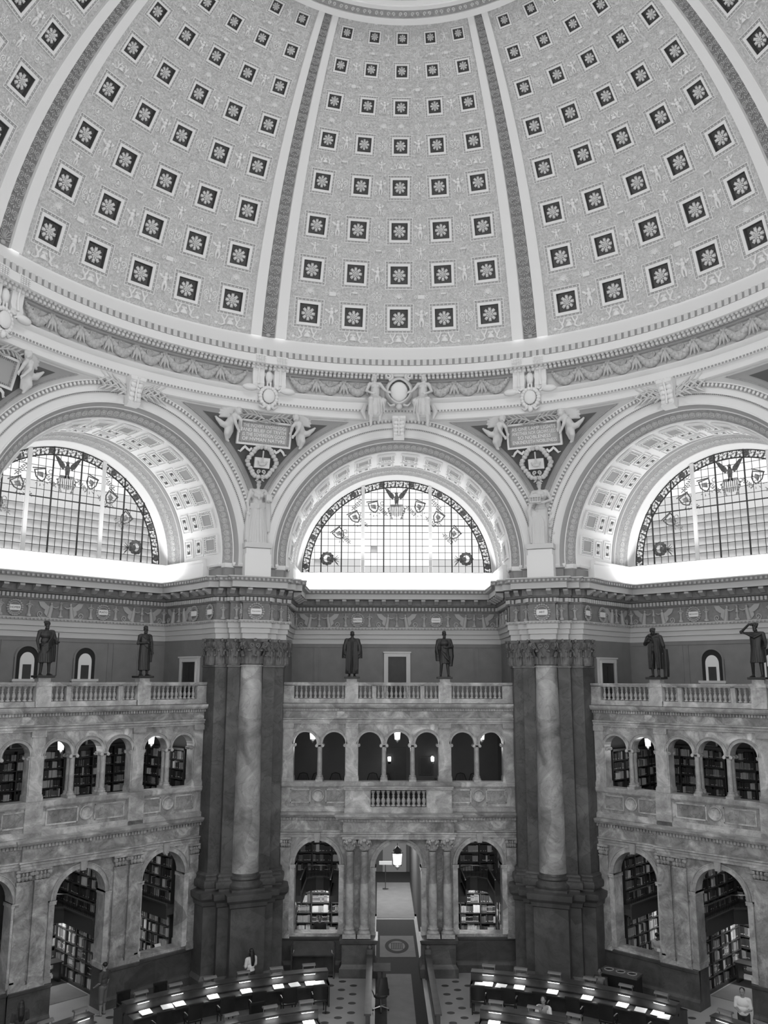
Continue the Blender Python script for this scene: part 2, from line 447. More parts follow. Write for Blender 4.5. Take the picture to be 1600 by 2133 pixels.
def motif(n, t, th, al, k=1.0):
    put(n, MOT[n], ceil, mtx=sframe(t + th, al, 0.0, csize(al) * 0.95 * k))
for t in PANELS:
    for i, al in enumerate(ROWS):
        for th in COLS:
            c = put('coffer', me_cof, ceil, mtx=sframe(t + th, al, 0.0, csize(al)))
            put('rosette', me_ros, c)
        for j, th in enumerate(MIDS):
            motif('cherub_relief' if (i + j) % 2 == 0 else 'scroll_relief', t, th, al, 1.12)
            if i:
                am = (ROWS[i - 1] + al) / 2
                motif(midm[i - 1][j % 2], t, th, am, .85)
        if i:
            am = (ROWS[i - 1] + al) / 2 + .05
            for j, th in enumerate(COLS): motif(under[i][j % 2], t, th, am, .78)
    for j, th in enumerate(COLS): motif('griffin_relief', t, th, 13.6, .95)
    for j, th in enumerate(MIDS): motif('shield_relief' if j % 2 else 'scroll_relief', t, th, 13.55, .7)
    for th in COLS: motif('shell_relief', t, th, 60.95, .6)
# ribs
rb = MB()
PR = [(-3.1, -.02), (-3.05, .1), (-1.2, .1), (-1.1, .0), (1.1, .0), (1.2, .1), (3.05, .1), (3.1, -.02)]
als = [A0 + (61.8 - A0) * i / 40 for i in range(41)]
for (p, q, m) in zip(PR[:-1], PR[1:], (0, 0, 0, 1, 0, 0, 0)):
    n = 3 if abs(q[0] - p[0]) > 1 else 1
    rb.grid([[sph(p[0] + (q[0] - p[0]) * j / n, a, p[1] + (q[1] - p[1]) * j / n) for j in range(n + 1)] for a in als], m)
me_rib = rb.mesh('rib', ['dome_white', 'rib_dark'], ang=30)
hs = MB()
for s in (-1, 1):
    hs.tube([(s * x, z, .02) for x, _, z in spiral((.24, 0, .05), .22, 1.6, 1, 18)], [.055 - .02 * i / 18 for i in range(19)], 5)
    hs.tube([(s * .05, -.2, .02), (s * .2, -.32, .02), (s * .36, -.25, .02), (s * .44, -.1, .02)], [.03, .05, .04, .02], 5)
    hs.ell((s * .24, .06, .03), .055, 6, 4)
hs.ell((0, .1, .03), (.06, .17, .06), 6, 5); hs.ell((0, -.36, .03), (.07, .09, .06), 6, 5); hs.ell((0, .38, .03), (.045, .07, .05), 6, 4)
me_hs = hs.mesh('scroll_ornament', 'rib_scroll', ang=60)
pal = MB()
for i in range(9):
    a = rad(10 + 160 * i / 8); pal.ell((.3 * cos(a), .42 * sin(a) - .1, .02), (.34, .04, .06), 6, 5, R=Matrix.Rotation(a, 3, 'Z'))
pal.ell((0, -.2, .03), (.2, .14, .08), 8, 5)
me_pal = pal.mesh('palmette', 'rib_scroll', ang=60)
for t in (-112.5, -67.5, -22.5, 22.5, 67.5, 112.5):
    r = put('rib', me_rib, ceil, rotz=rad(-t))
    a = 13.1; inv = Matrix.Rotation(rad(t), 4, 'Z')
    o = put('palmette', me_pal, r, mtx=inv @ sframe(t, a, 0, .62)); a += 1.75
    while a < 61.2:
        k = cos(rad(a)); put('scroll_ornament', me_hs, r, mtx=inv @ sframe(t, a, 0, .62 * k)); a += 1.78 * k
# mouldings round the oculus, collar and lantern
oc = MB()
def sl(lst, m, n=96): oc.lathe([((RHO - o) * cos(rad(a)), (RHO - o) * sin(rad(a))) for a, o in lst], n, (0, 0, ZD), m=m, cap=False)
sl([(61.2, 0), (61.25, .18), (62.1, .2), (62.15, .1)], 0)
sl([(62.15, .1), (63.3, .1)], 1)
sl([(63.3, .1), (63.35, .24), (63.9, .26), (63.95, .14), (64.5, .12)], 0)
sl([(64.5, .12), (67, .1), (69.5, .1)], 2); sl([(69.5, .1), (69.6, .4), (70.4, .42)], 0)
rc = 15.4 * cos(rad(70.4)); zc_ = 15.4 * sin(rad(70.4))
oc.lathe([(rc, zc_), (rc, zc_ + 5.5), (rc * .6, zc_ + 7.5), (0, zc_ + 8.2)], 48, (0, 0, ZD), m=0, cap=False)
oc.build('oculus_ring', ['dome_white', 'ornament_grey', 'dome_panel'], ceil, ang=30)
ob = MB()
for i in range(96):
    th = i * 3.75
    M = sframe(th, 62.7, .1, .3)
    for s in (-1, 1): ob.tube([(s * x, z, .02) for x, _, z in spiral((.28, 0, 0), .25, 1.2, 1, 9)], .06, 4, 0, M)
ob.build('oculus_scrollwork', 'dome_relief', ceil, kind='stuff')

# ================================================================== RING ENTABLATURE under the dome
ring = struct('trim_1', (0, 0, 0), 0, 'circular plaster entablature with festoons under the dome')
rg = MB()
def rl(lst, m): rg.lathe([(r, H(h)) for r, h in lst], 192, m=m, cap=False)
rl([(15.47, 15.12), (15.42, 14.98), (15.2, 14.62), (15.02, 14.32), (14.92, 14.27)], 0)
rl([(14.92, 14.27), (14.86, 14.24), (14.80, 13.92), (14.78, 13.9)], 1)
rl([(14.78, 13.9), (14.70, 13.9), (14.68, 13.55), (14.72, 13.53), (14.98, 13.53)], 0)
rl([(14.98, 13.53), (15.0, 13.34), (15.1, 13.32), (15.12, 13.26), (15.2, 13.22)], 1)
rl([(15.2, 13.22), (15.26, 13.15), (15.26, 12.55)], 2)
rl([(15.26, 12.55), (15.12, 12.50), (15.06, 12.42), (15.12, 12.32), (15.18, 12.28)], 0)
rl([(15.18, 12.28), (15.2, 11.96), (15.17, 11.95), (15.17, 11.86), (15.26, 11.84), (15.28, 11.55), (15.34, 11.5), (15.45, 11.48)], 0)
rg.build('entablature', ['plaster', 'plaster_grey', 'plaster_warm'], ring, ang=30)
# dentils, eggs and bead strings: far too many to count
def ringblocks(name, r0, r1, h0, h1, n, duty, matn, tmax=118):
    b = MB()
    for i in range(n):
        a = 360.0 * i / n
        if min(a, 360 - a) > tmax: continue
        d = 180.0 * duty / n
        vs = [(r * sin(rad(q)), r * cos(rad(q)), H(z)) for z in (h0, h1) for r in (r0, r1) for q in (a - d, a + d)]
        b.add(vs, [(0, 2, 3, 1), (4, 5, 7, 6), (0, 1, 5, 4), (2, 6, 7, 3), (0, 4, 6, 2), (1, 3, 7, 5)])
    b.build(name, matn, ring, smooth=False, kind='stuff')
ringblocks('dentil_row', 14.86, 15.0, 13.34, 13.5, 480, .6, 'plaster')
ringblocks('dark_dentil_row', 14.76, 14.9, 13.44, 13.535, 480, .55, 'plaster_warm')
ringblocks('egg_moulding', 14.76, 14.88, 13.95, 14.22, 320, .62, 'plaster_warm')
ringblocks('bead_string', 15.14, 15.18, 11.87, 11.94, 640, .5, 'plaster_grey')
# festoons
def swag_mesh():
    b = MB()
    for i in range(15):
        k = i / 14; x = -.56 + 1.12 * k; z = .24 - .46 * sin(PI * k); r = .085 + .12 * sin(PI * k)
        for q in range(3):
            a = q * 2.1 + i; b.ell((x, -.08 - .05 * sin(a), z + .05 * cos(a)), (r * .8, r * .8, r * .75), 6, 5)
    b.lathe([(.17, 0), (.17, .05), (.12, .07), (.1, .03), (.05, .03), (0, .08)], 12, cap=False, M=Matrix.Translation((0, -.0, .17)) @ RX90)
    b.tube([(-.56, -.06, .2), (-.6, -.05, .3)], [.05, .03], 5); b.tube([(.56, -.06, .2), (.6, -.05, .3)], [.05, .03], 5)
    return b
me_sw = swag_mesh().mesh('festoon', 'ornament', ang=60)
tz = MB()
tz.ell((0, -.06, .22), (.09, .08, .1)); 
for s in (-1, 0, 1): tz.tube([(0, -.08, .15), (s * .1, -.1, -.05), (s * .19, -.1, -.34)], [.06, .075, .025], 6)
tz.prism([(-.14, .2), (.14, .2), (.24, -.3), (.07, -.15), (0, -.38), (-.07, -.15), (-.24, -.3)], -.07, 0)
me_tz = tz.mesh('tassel', 'ornament', ang=60)
def rframe(th, r, h): return Matrix.Translation(bay(th, 0, r, H(h))) @ Matrix.Rotation(rad(-th), 4, 'Z')
BAYS5 = (-90, -45, 0, 45, 90)
for t in BAYS5:
    for i in range(8):
        th = (i - 3.5) * 4.75
        if t == 0 and abs(th) < 4: continue
        put('festoon', me_sw, ring, mtx=rframe(t + th, 15.24, 12.95))
        if i < 7 and not (t == 0 and abs(th + 2.37) < 3): put('tassel', me_tz, ring, mtx=rframe(t + th + 2.375, 15.22, 12.95))
# paired console brackets with eagle between and oval cartouche, over each pier
cb = MB()
prof = [(-.05, .72), (-.62, .72), (-.62, .5), (-.42, .4), (-.34, .1), (-.3, -.3), (-.36, -.5), (-.28, -.66), (-.12, -.7), (-.05, -.7)]
cb.add([(x, y, z) for x in (-.26, .26) for y, z in prof], [tuple(range(10)), tuple(range(19, 9, -1))] + [(i, i + 1, i + 11, i + 10) for i in range(9)])
for i in range(5):
    z = .66 - .07 * i
    for j in range(4): cb.box(-.22 + .115 * j, -.14 + .115 * j, -.66 + .0 * i, -.6, z - .03, z + .02)
cb.tube([(0, -.42, .3), (0, -.33, -.1), (0, -.38, -.55)], [.05, .04, .07], 6)
me_cb = cb.mesh('console_bracket', 'plaster', ang=40)
eg = MB()
eg.ell((0, -.14, .05), (.17, .14, .3)); eg.ell((.03, -.2, .42), (.09, .09, .1)); eg.tube([(.05, -.26, .42), (.1, -.32, .38)], [.04, .01], 5)
for s in (-1, 1):
    eg.tube([(s * .12, -.1, .2), (s * .28, -.08, .1), (s * .26, -.06, -.35)], [.08, .11, .03], 7, flat=.5); eg.tube([(s * .07, -.16, -.2), (s * .07, -.18, -.42)], [.06, .03], 6)
me_eg = eg.mesh('eagle', 'plaster', ang=60)
ct = MB()
ct.ell((0, -.16, 0), (.27, .1, .32), 16, 9)
for i in range(18):
    a = 2 * PI * i / 18; ct.ell((.36 * cos(a), -.08, .42 * sin(a)), (.1, .08, .1), 6, 5)
for s in (-1, 1):
    ct.tube([(s * .1, -.1, -.4), (s * .25, -.12, -.55), (s * .4, -.1, -.45)], [.08, .07, .03], 6)
    ct.tube([(s * x, -.1, z) for x, _, z in spiral((.42, 0, .45), .18, 1.3, 1, 12)], .055, 5)
    ct.ell((s * .85, -.14, .32), (.34, .14, .16), 10, 6)
ct.ell((0, -.12, -.52), (.12, .1, .16), 8, 5)
me_ct = ct.mesh('cartouche', 'plaster', ang=60)
for th in (-67.5, -22.5, 22.5, 67.5):
    for s in (-1, 1): put('console_bracket', me_cb, ring, mtx=rframe(th + s * 1.85, 15.3, 13.2))
    put('eagle', me_eg, ring, mtx=rframe(th, 15.2, 13.0))
    put('cartouche', me_ct, ring, mtx=rframe(th, 15.12, 12.15))

# ================================================================== PENDENTIVES
pend = struct('trim_2', (0, 0, 0), 0, 'curved pendentives between the great arches')
ZA = H(5.2)                    # centre of the arches
def rho_at(u): return sqrt(u * u + 15.4 * 15.4)
def pend_curve(Ro, h):         # half-span u on the arch of radius Ro at height h -> azimuth inside bay, radius
    d = h - 5.2; u = sqrt(max(Ro * Ro - d * d, 0.0)); u = min(u, 6.379)
    return math.degrees(math.atan2(u, 15.4)), rho_at(u)
def pend_patch(Ro, h0, h1, off, n=40, nt=14, topcap=None):
    P = []
    for i in range(n + 1):
        h = h0 + (h1 - h0) * i / n
        a, r0 = pend_curve(6.42, h); b, _ = pend_curve(Ro, h)
        half = 22.5 - b; row = []
        for j in range(nt + 1):
            th = -half + 2 * half * j / nt
            row.append(bay(th, 0, r0 - off, H(h)))
        P.append(row)
    return P
pb = MB(); pb.grid(pend_patch(6.42, 6.3, 11.6, 0.0))
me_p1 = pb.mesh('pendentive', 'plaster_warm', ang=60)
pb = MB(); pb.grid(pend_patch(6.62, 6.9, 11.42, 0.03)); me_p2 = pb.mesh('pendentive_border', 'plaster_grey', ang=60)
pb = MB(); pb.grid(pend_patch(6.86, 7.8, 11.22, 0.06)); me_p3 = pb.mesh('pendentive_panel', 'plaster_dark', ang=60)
pb = MB()
for s in (-1, 1):
    pts = []
    for i in range(41):
        h = 7.0 + 4.4 * i / 40; a, r0 = pend_curve(6.42, h); b, _ = pend_curve(6.64, h); pts.append(bay(s * (22.5 - b), 0, r0 - .05, H(h)))
    pb.tube(pts, .035, 5)
me_p4 = pb.mesh('pendentive_bead', 'ornament_grey', ang=60)
for th in (-67.5, -22.5, 22.5, 67.5):
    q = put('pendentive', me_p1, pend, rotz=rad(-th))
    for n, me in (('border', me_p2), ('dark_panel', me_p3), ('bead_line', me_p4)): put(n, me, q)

# ================================================================== GREAT ARCHES with coffered soffits (upper walls of the bays)
AR0, AR1 = rad(-4.2), PI + rad(4.2)
uw = struct('wall_back', bay(0, 0, 15.4, 0), 0, 'white plaster arch with coffered soffit over the entrance bay')
OR = (0, 15.4, 0)
b = MB()
b.arch([(6.46, 15.42), (6.44, 15.36), (6.40, 15.36)], ZA, 96, AR0, AR1, 0, 6.375)
b.arch([(6.40, 15.36), (6.36, 15.38), (6.24, 15.34), (6.22, 15.34)], ZA, 96, AR0, AR1, 1, 6.375)
b.arch([(6.22, 15.34), (6.20, 15.40), (5.99, 15.40), (5.97, 15.36), (5.91, 15.36), (5.89, 15.41), (5.60, 15.43), (5.57, 15.39), (5.53, 15.39)], ZA, 96, AR0, AR1, 0, 6.375)
b.arch([(5.53, 15.39), (5.48, 15.42), (5.43, 15.52), (5.41, 15.58)], ZA, 96, AR0, AR1, 1)
b.arch([(5.41, 15.58), (5.37, 15.60)], ZA, 96, AR0, AR1, 0)
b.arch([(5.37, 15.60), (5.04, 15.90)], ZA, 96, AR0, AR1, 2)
b.arch([(5.04, 15.90), (4.99, 15.92), (4.98, 17.22), (5.15, 17.25)], ZA, 96, AR0, AR1, 0)
b.arch([(5.15, 17.25), (5.15, 19.1)], ZA, 96, AR0, AR1, 0)
b.arch([(5.15, 19.1), (5.12, 19.12), (5.24, 19.25), (5.2, 19.45)], ZA, 96, AR0, AR1, 1)
b.arch([(5.2, 19.45), (5.17, 19.47)], ZA, 96, AR0, AR1, 0)
b.arch([(5.17, 19.47), (4.95, 20.2)], ZA, 96, AR0, AR1, 2)
b.arch([(4.95, 20.2), (4.92, 20.22), (4.80, 20.6), (4.76, 20.62), (4.74, 20.8)], ZA, 96, AR0, AR1, 0)
b.build('great_arch', ['plaster', 'plaster_grey', 'ornament_grey'], uw, OR, ang=35)
# egg and dart, bead strings, running rosettes
def polar(R, w, a): return (R * cos(a), w, ZA + R * sin(a))
def ringmat(R, w, a, tilt=0.0):       # local x along the arch, y radial outward, z toward the room
    c, s = cos(a), sin(a)
    M = Matrix(((-s, c, 0, 0), (0, 0, -1, 0), (c, s, 0, 0), (0, 0, 0, 1)))
    return Matrix.Translation(polar(R, w, a)) @ M @ Matrix.Rotation(tilt, 4, 'X')
e = MB()
for i in range(112):
    a = rad(4) + (PI - rad(8)) * (i + .5) / 112
    if abs(cos(a)) * 6.34 > 6.36: continue
    e.ell((0, 0, 0), (.06, .085, .05), 6, 4, 0, ringmat(6.31, 15.33, a))
e.build('egg_and_dart', 'plaster', uw, OR, kind='stuff')
e = MB()
for i in range(230):
    a = PI * (i + .5) / 230; M = ringmat(5.94, 15.35, a); e.box(-.028, .028, -.022, .022, -.02, .02, 0, M)
e.build('bead_string', 'plaster_dado', uw, OR, smooth=False, kind='stuff')
def rosrow(R, w, n, sc, tilt):
    e = MB()
    for i in range(n):
        a = rad(-2) + (PI + rad(4)) * (i + .5) / n
        M = ringmat(R, w, a, tilt) @ Matrix.Scale(sc, 4)
        e.lathe([(1, 0), (1, .16), (.8, .18), (.76, .05), (.45, .05), (.4, .25), (.18, .28), (0, .12)], 9, m=0, M=M, cap=False)
        for s in (-1, 1): e.ell((1.35, s * .55, .05), (.3, .22, .14), 5, 4, 0, M)
    return e
rosrow(5.205, 15.75, 62, .125, rad(48)).build('running_rosettes', 'ornament', uw, OR, kind='stuff')
rosrow(5.06, 19.84, 62, .125, rad(73)).build('inner_running_rosettes', 'ornament', uw, OR, kind='stuff')
# soffit coffers: frame proud of the vault
def sofm(R, w, a):                     # x along the arch, y toward the window, z to the arch centre
    c, s = cos(a), sin(a)
    M = Matrix(((-s, 0, -c, 0), (0, 1, 0, 0), (c, 0, -s, 0), (0, 0, 0, 1)))
    return Matrix.Translation(Vector(polar(R, w, a)) - Vector(OR)) @ M
def sqf(mb, hx, hy, z, k, hz, m):      # rectangular frame
    for (x0, x1, y0, y1) in ((-hx, hx, -hy, -hy + k), (-hx, hx, hy - k, hy), (-hx, -hx + k, -hy + k, hy - k), (hx - k, hx, -hy + k, hy - k)): mb.box(x0, x1, y0, y1, z, z + hz, m)
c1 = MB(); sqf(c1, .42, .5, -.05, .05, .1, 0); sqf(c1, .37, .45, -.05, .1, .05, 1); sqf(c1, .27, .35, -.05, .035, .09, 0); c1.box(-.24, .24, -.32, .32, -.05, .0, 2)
for i in range(7):
    for s in (-1, 1): c1.box(-.33 + .1 * i, -.29 + .1 * i, s * .41 - .035, s * .41 + .035, 0, .035, 0)
for i in range(8):
    for s in (-1, 1): c1.box(s * .325 - .035, s * .325 + .035, -.36 + .1 * i, -.32 + .1 * i, 0, .035, 0)
me_c1 = c1.mesh('soffit_coffer', ['plaster', 'ornament_grey', 'plaster_grey'], smooth=False)
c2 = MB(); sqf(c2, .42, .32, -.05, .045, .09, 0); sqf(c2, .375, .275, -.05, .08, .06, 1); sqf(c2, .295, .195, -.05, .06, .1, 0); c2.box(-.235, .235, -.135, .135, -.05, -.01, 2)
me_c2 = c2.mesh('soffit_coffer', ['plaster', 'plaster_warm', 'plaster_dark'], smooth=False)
bl = MB()
for k in range(6): bl.ell((.07, 0, .02), (.055, .04, .05), 6, 4, 0, Matrix.Rotation(k * PI / 3, 4, 'Z'))
bl.ell((0, 0, .05), .05, 8, 5)
me_bl = bl.mesh('boss', 'plaster', ang=60)
for i in range(14):
    a = PI * (i + .5) / 14
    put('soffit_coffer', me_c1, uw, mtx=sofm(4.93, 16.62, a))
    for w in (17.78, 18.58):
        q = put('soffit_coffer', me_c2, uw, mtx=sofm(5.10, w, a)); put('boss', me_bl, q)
# impost and jamb below the springing, dado blocks of the pier
jb, jd = MB(), MB()
for s in (-1, 1):
    def sw(mb, pts, prof): mb.sweep(pts if s > 0 else [(-x, y) for x, y in reversed(pts)], [(p, H(h)) for p, h in prof], 0, caps=False)
    top = [(-.02, 4.70), (.06, 4.72), (.1, 4.83), (.1, 4.9), (0, 4.92)]
    sw(jb, [(5.12, 20.3), (5.12, 17.0)], [(0, 4.2), (0, 4.72)]); sw(jb, [(5.12, 20.3), (5.12, 15.75), (6.2, 15.55)], top)
    sw(jd, [(5.12, 17.0), (5.12, 15.75), (6.2, 15.55)], [(0, 4.2), (0, 4.72)])
jb.build('impost', 'plaster', uw, OR, ang=30); jd.build('impost_dado', 'plaster_dado', uw, OR, smooth=False)
# white attic ledge beneath the lunette
lg = MB()
U = [(-5.1, 17.0), (-5.1, 20.35), (5.1, 20.35), (5.1, 17.0)]
lg.sweep(U, [(.42, H(4.2)), (.40, H(4.24)), (.30, H(4.26)), (.28, H(4.98)), (.34, H(5.02)), (.36, H(5.12)), (.30, H(5.16)), (-.5, H(5.2)), (-.5, H(4.2))], 0, caps=True)
lg.build('ledge', 'dome_white', uw, OR, ang=30)
BW = {0: uw}
for t, n, l in ((-45, 'wall_left', 'white plaster arch with coffered soffit over the left bay'), (45, 'wall_right', 'white plaster arch with coffered soffit over the right bay'),
                (-90, 'wall_far_left', 'white plaster arch over the far left bay'), (90, 'wall_far_right', 'white plaster arch over the far right bay')):
    BW[t] = dup(uw, bay(t, 0, 15.4, 0), rad(-t), l, n)
# carved keystones
def keystone():
    k = MB()
    pr = [(0, .55), (-.55, .5), (-.6, .35), (-.45, .22), (-.36, -.1), (-.3, -.4), (-.36, -.5), (-.2, -.6), (0, -.6)]
    for x0, x1, d in ((-.3, .3, 0),):
        k.add([(x0 * (1 if z > 0 else .8), y, z) for y, z in pr] + [(x1 * (1 if z > 0 else .8), y, z) for y, z in pr], [tuple(range(9)), tuple(range(17, 8, -1))] + [(i, i + 1, i + 10, i + 9) for i in range(8)])
    for s in (-1, 1):
        for i in range(5):
            k.ell((s * .13, -.5 + .045 * i, .36 - .18 * i), (.12, .08, .13), 7, 5, R=Matrix.Rotation(s * .5, 3, 'Y'))
    k.tube([(0, -.6, .45), (0, -.42, 0), (0, -.4, -.45)], [.05, .04, .05], 6)
    return k
me_key = keystone().mesh('keystone', 'plaster', ang=50)
def palm():
    p = MB()
    for s in (-1, 1):
        for r in range(2):
            base = [(s * (.2 + .28 * i), -.16, -.25 + r * .12 + (.16 + .06 * r) * i - .03 * i * i) for i in range(5)]
            p.tube(base, [.06, .06, .05, .04, .02], 6)
            for i in range(1, 5):
                for q in (-1, 1):
                    x, y, z = base[i]; p.tube([(x - s * .15, y, z), (x + s * .08, y - .03, z + q * .16), (x + s * .2, y - .02, z + q * .26)], [.045, .045, .01], 5)
    return p
me_palm = palm().mesh('palm_branch', 'plaster_warm', ang=60)
for t in BAYS5:
    if t == 0:
        q = put('keystone', me_key, BW[t], loc=(0, 0, H(11.15) - 0), scale=(1, 1, .9))
    else:
        q = put('keystone', me_key, BW[t], loc=(0, 0, H(11.3)), scale=(1.1, 1, 1.05)); put('palm_branch', me_palm, BW[t], loc=(0, 0, H(11.35)))

# ================================================================== LUNETTE WINDOWS
def noise_emit(name, lo, hi, scale):
    m = emit(name, 1, 1); nt = m.node_tree; e = nt.nodes['Emission']
    tc = nt.nodes.new('ShaderNodeTexCoord'); n = nt.nodes.new('ShaderNodeTexNoise'); n.inputs['Scale'].default_value = scale; n.inputs['Detail'].default_value = 2
    r = nt.nodes.new('ShaderNodeValToRGB'); r.color_ramp.elements[0].position = .42; r.color_ramp.elements[1].position = .58
    r.color_ramp.elements[0].color = g4(lo); r.color_ramp.elements[1].color = g4(hi)
    nt.links.new(tc.outputs['Object'], n.inputs['Vector']); nt.links.new(n.outputs['Fac'], r.inputs['Fac']); nt.links.new(r.outputs['Color'], e.inputs['Color'])
noise_emit('border_glass', 0.02, 0.3, 9.0)
noise_emit('window_glow_low', 0.14, 0.24, 1.2)
WW, WR, WB = 20.66, 4.76, 4.40
NZ = 13; PZ = WR / 13.9
US = {0: [k * .325 for k in range(-5, 6)]}
side = [1.79, 2.115, 2.445, 2.78, 3.12, 3.46, 3.8, 4.13, 4.46]
US[1] = side; US[-1] = [-x for x in reversed(side)]
full = {}
def pane_mesh(u0, u1, z0, z1, mname):
    g = .012; u0 += g; u1 -= g; z0 += g; z1 -= g
    rr = WB - .01
    top = []
    for i in range(5):
        u = u1 + (u0 - u1) * i / 4; d = rr * rr - u * u
        top.append((u, min(z1, sqrt(d) if d > 0 else -1)))
    if all(abs(z - z1) < 1e-6 for _, z in top): top = [top[0], top[-1]]
    top = [p for p in top if p[1] > z0 + .02]
    if len(top) < 2: return None
    key = None
    cu, cz = (u0 + u1) / 2, (z0 + z1) / 2
    if len(top) == 2 and abs(top[0][1] - z1) < 1e-6 and abs(top[1][0] - u0) < 1e-6:
        key = (round(u1 - u0, 3), mname)
        if key in full: return full[key], cu, cz
    if top[0][0] < u1 - 1e-6: u1 = top[0][0]
    poly = [(top[-1][0] - cu, z0 - cz), (u1 - cu, z0 - cz)] + [(u - cu, z - cz) for u, z in top]
    b = MB(); b.prism(poly, -.008, .008); me = b.mesh('pane', mname, smooth=False)
    if key: full[key] = me
    return me, cu, cz
def zc2(zx, zy):      # photo crop coordinates of the middle window -> (u, height above sill)
    return (zx * .3125 + 580 - 828) * .02417, (1193 - (940 + zy * .3125)) * .0243
def eagle_orn():
    b = MB(); y0, y1 = -.03, -.01
    b.prism([(-.09, .0), (.09, .0), (.12, .3), (.05, .46), (-.05, .46), (-.12, .3)], y0, y1)
    b.prism([(-.05, .42), (.05, .42), (.07, .56), (.0, .62), (-.1, .54)], y0, y1)
    for s in (-1, 1):
        b.prism([(s * .1, .34), (s * .2, .2), (s * .36, .34), (s * .5, .58), (s * .62, .8), (s * .45, .76), (s * .3, .62), (s * .16, .48)], y0, y1)
        b.prism([(s * .02, .02), (s * .08, .02), (s * .12, -.2), (s * .05, -.14)], y0, y1)
    return b
def shield_orn(w=.28, h=.62):
    b = MB(); p = [(-w, 0), (-w * .95, -h * .55), (-w * .5, -h * .85), (0, -h), (w * .5, -h * .85), (w * .95, -h * .55), (w, 0)]
    n = len(p)
    q = [(x * .8, z * .8 - h * .08) for x, z in p]
    for i in range(n):
        k = (i + 1) % n; b.prism([p[i], p[k], q[k], q[i]], -.03, -.01, 0)
    b.prism([(-w * .4, -h * .2), (w * .45, -h * .3), (w * .3, -h * .7), (-w * .1, -h * .6), (-w * .5, -h * .5)], -.03, -.01, 1)
    b.prism([(-w * 1.15, .1), (w * 1.1, .02), (w * 1.05, -.03), (-w * 1.2, .05)], -.035, -.015, 0)
    for k in range(5):
        a = rad(210 + 30 * k); b.prism([(0.8 * w * cos(a), -h * .6 + .5 * h * sin(a)), (1.5 * w * cos(a + .1), -h * .6 + .75 * h * sin(a + .1)), (1.3 * w * cos(a + .2), -h * .6 + .7 * h * sin(a + .2))], -.03, -.015, 1)
    return b
def stripe_orn():
    b = MB()
    for k in range(7):
        x = -.27 + .09 * k; d = .1 * (1 - (abs(x) / .3)) 
        b.prism([(x - .025, .0), (x + .025, .0), (x + .025, -.42 - d), (x - .025, -.42 - d)], -.03, -.01)
    b.prism([(-.32, .12), (.32, .12), (.3, .0), (-.3, .0)], -.03, -.01)
    for s in (-1, 1):
        b.tube([(s * .36, -.02, -.0), (s * .42, -.02, -.25), (s * .2, -.02, -.62)], .02, 5)
        for k in range(5): b.ell((s * (.42 - .04 * k), -.02, -.1 - .12 * k), (.06, .01, .05), 6, 4)
    return b
def wreath_orn():
    b = MB()
    for k in range(12):
        a = 2 * PI * k / 12; b.ell((.24 * cos(a), -.02, .24 * sin(a)), (.1, .012, .08), 6, 4)
    b.ell((.08, -.02, -.02), (.1, .012, .12), 8, 4)
    for k in range(6): b.tube([(.3, -.02, -.05), (.5 + .05 * (k % 2), -.02, .15 - .1 * k)], [.02, .01], 4)
    return b
def spray_orn():
    b = MB()
    b.tube([(-.3, -.02, -.3), (0, -.02, 0), (.25, -.02, .3)], [.025, .02, .012], 5)
    for k in range(6):
        x = -.2 + .08 * k; b.ell((x - .05, -.02, x + .06), (.06, .01, .03), 5, 4); b.ell((x + .06, -.02, x - .04), (.06, .01, .03), 5, 4)
    b.tube([(.02 + .1 * cos(2 * PI * k / 9), -.02, .42 + .1 * sin(2 * PI * k / 9)) for k in range(10)], .02, 4)
    return b
ORN = {'eagle': eagle_orn().mesh('glass_eagle', 'glass_paint_dark', smooth=False), 'shield': shield_orn().mesh('glass_shield', ['glass_paint_dark', 'glass_paint'], smooth=False),
       'stripes': stripe_orn().mesh('glass_striped_shield', 'glass_paint'), 'wreath': wreath_orn().mesh('glass_wreath', 'glass_paint_dark'), 'spray': spray_orn().mesh('glass_spray', 'glass_paint')}
lead = MB()
for sec in (-1, 0, 1):
    us = US[sec]; lo, hi = us[0], us[-1]
    for u in us[1:-1]:
        top = min(sqrt(max(WB * WB - u * u, 0)), WB); lead.box(u - .011, u + .011, -.02, .012, 0, top)
    for i in range(1, NZ):
        z = i * PZ; e = sqrt(max(WB * WB - z * z, 0)); a, c = max(lo, -e), min(hi, e)
        if c > a: lead.box(a, c, -.02, .012, z - .011, z + .011)
for R in (WB, WR - .02):
    lead.arch([(R - .03, -.03), (R + .03, -.03), (R + .03, .02), (R - .03, .02), (R - .03, -.03)], 0, 64)
me_lead = lead.mesh('lead_grid', 'lead', smooth=False)
mul = MB(); mul.box(-.085, .085, -.1, .04, 0, 1); me_mul = mul.mesh('mullion', 'dome_white', smooth=False)
gb = MB(); gb.box(-.03, .03, -.05, .03, 0, 1); me_gb = gb.mesh('glazing_bar', 'lead', smooth=False)
gh = MB(); gh.box(-1, 1, -.045, .03, -.025, .025); me_gh = gh.mesh('crossbar', 'lead', smooth=False)
bd = MB()
a = PI / 36
bd.arch([(WB + .02, -.008), (WR - .03, -.008), (WR - .03, .01), (WB + .02, .01)], 0, 4, 0, a * .97)
me_bd = bd.mesh('border_pane', 'border_glass', smooth=False)
rs = MB(); rs.lathe([(.15, 0), (.15, .02), (.1, .03), (.08, .01), (0, .03)], 10, cap=False, M=RX90); me_rs = rs.mesh('border_roundel', 'glass_paint_dark')
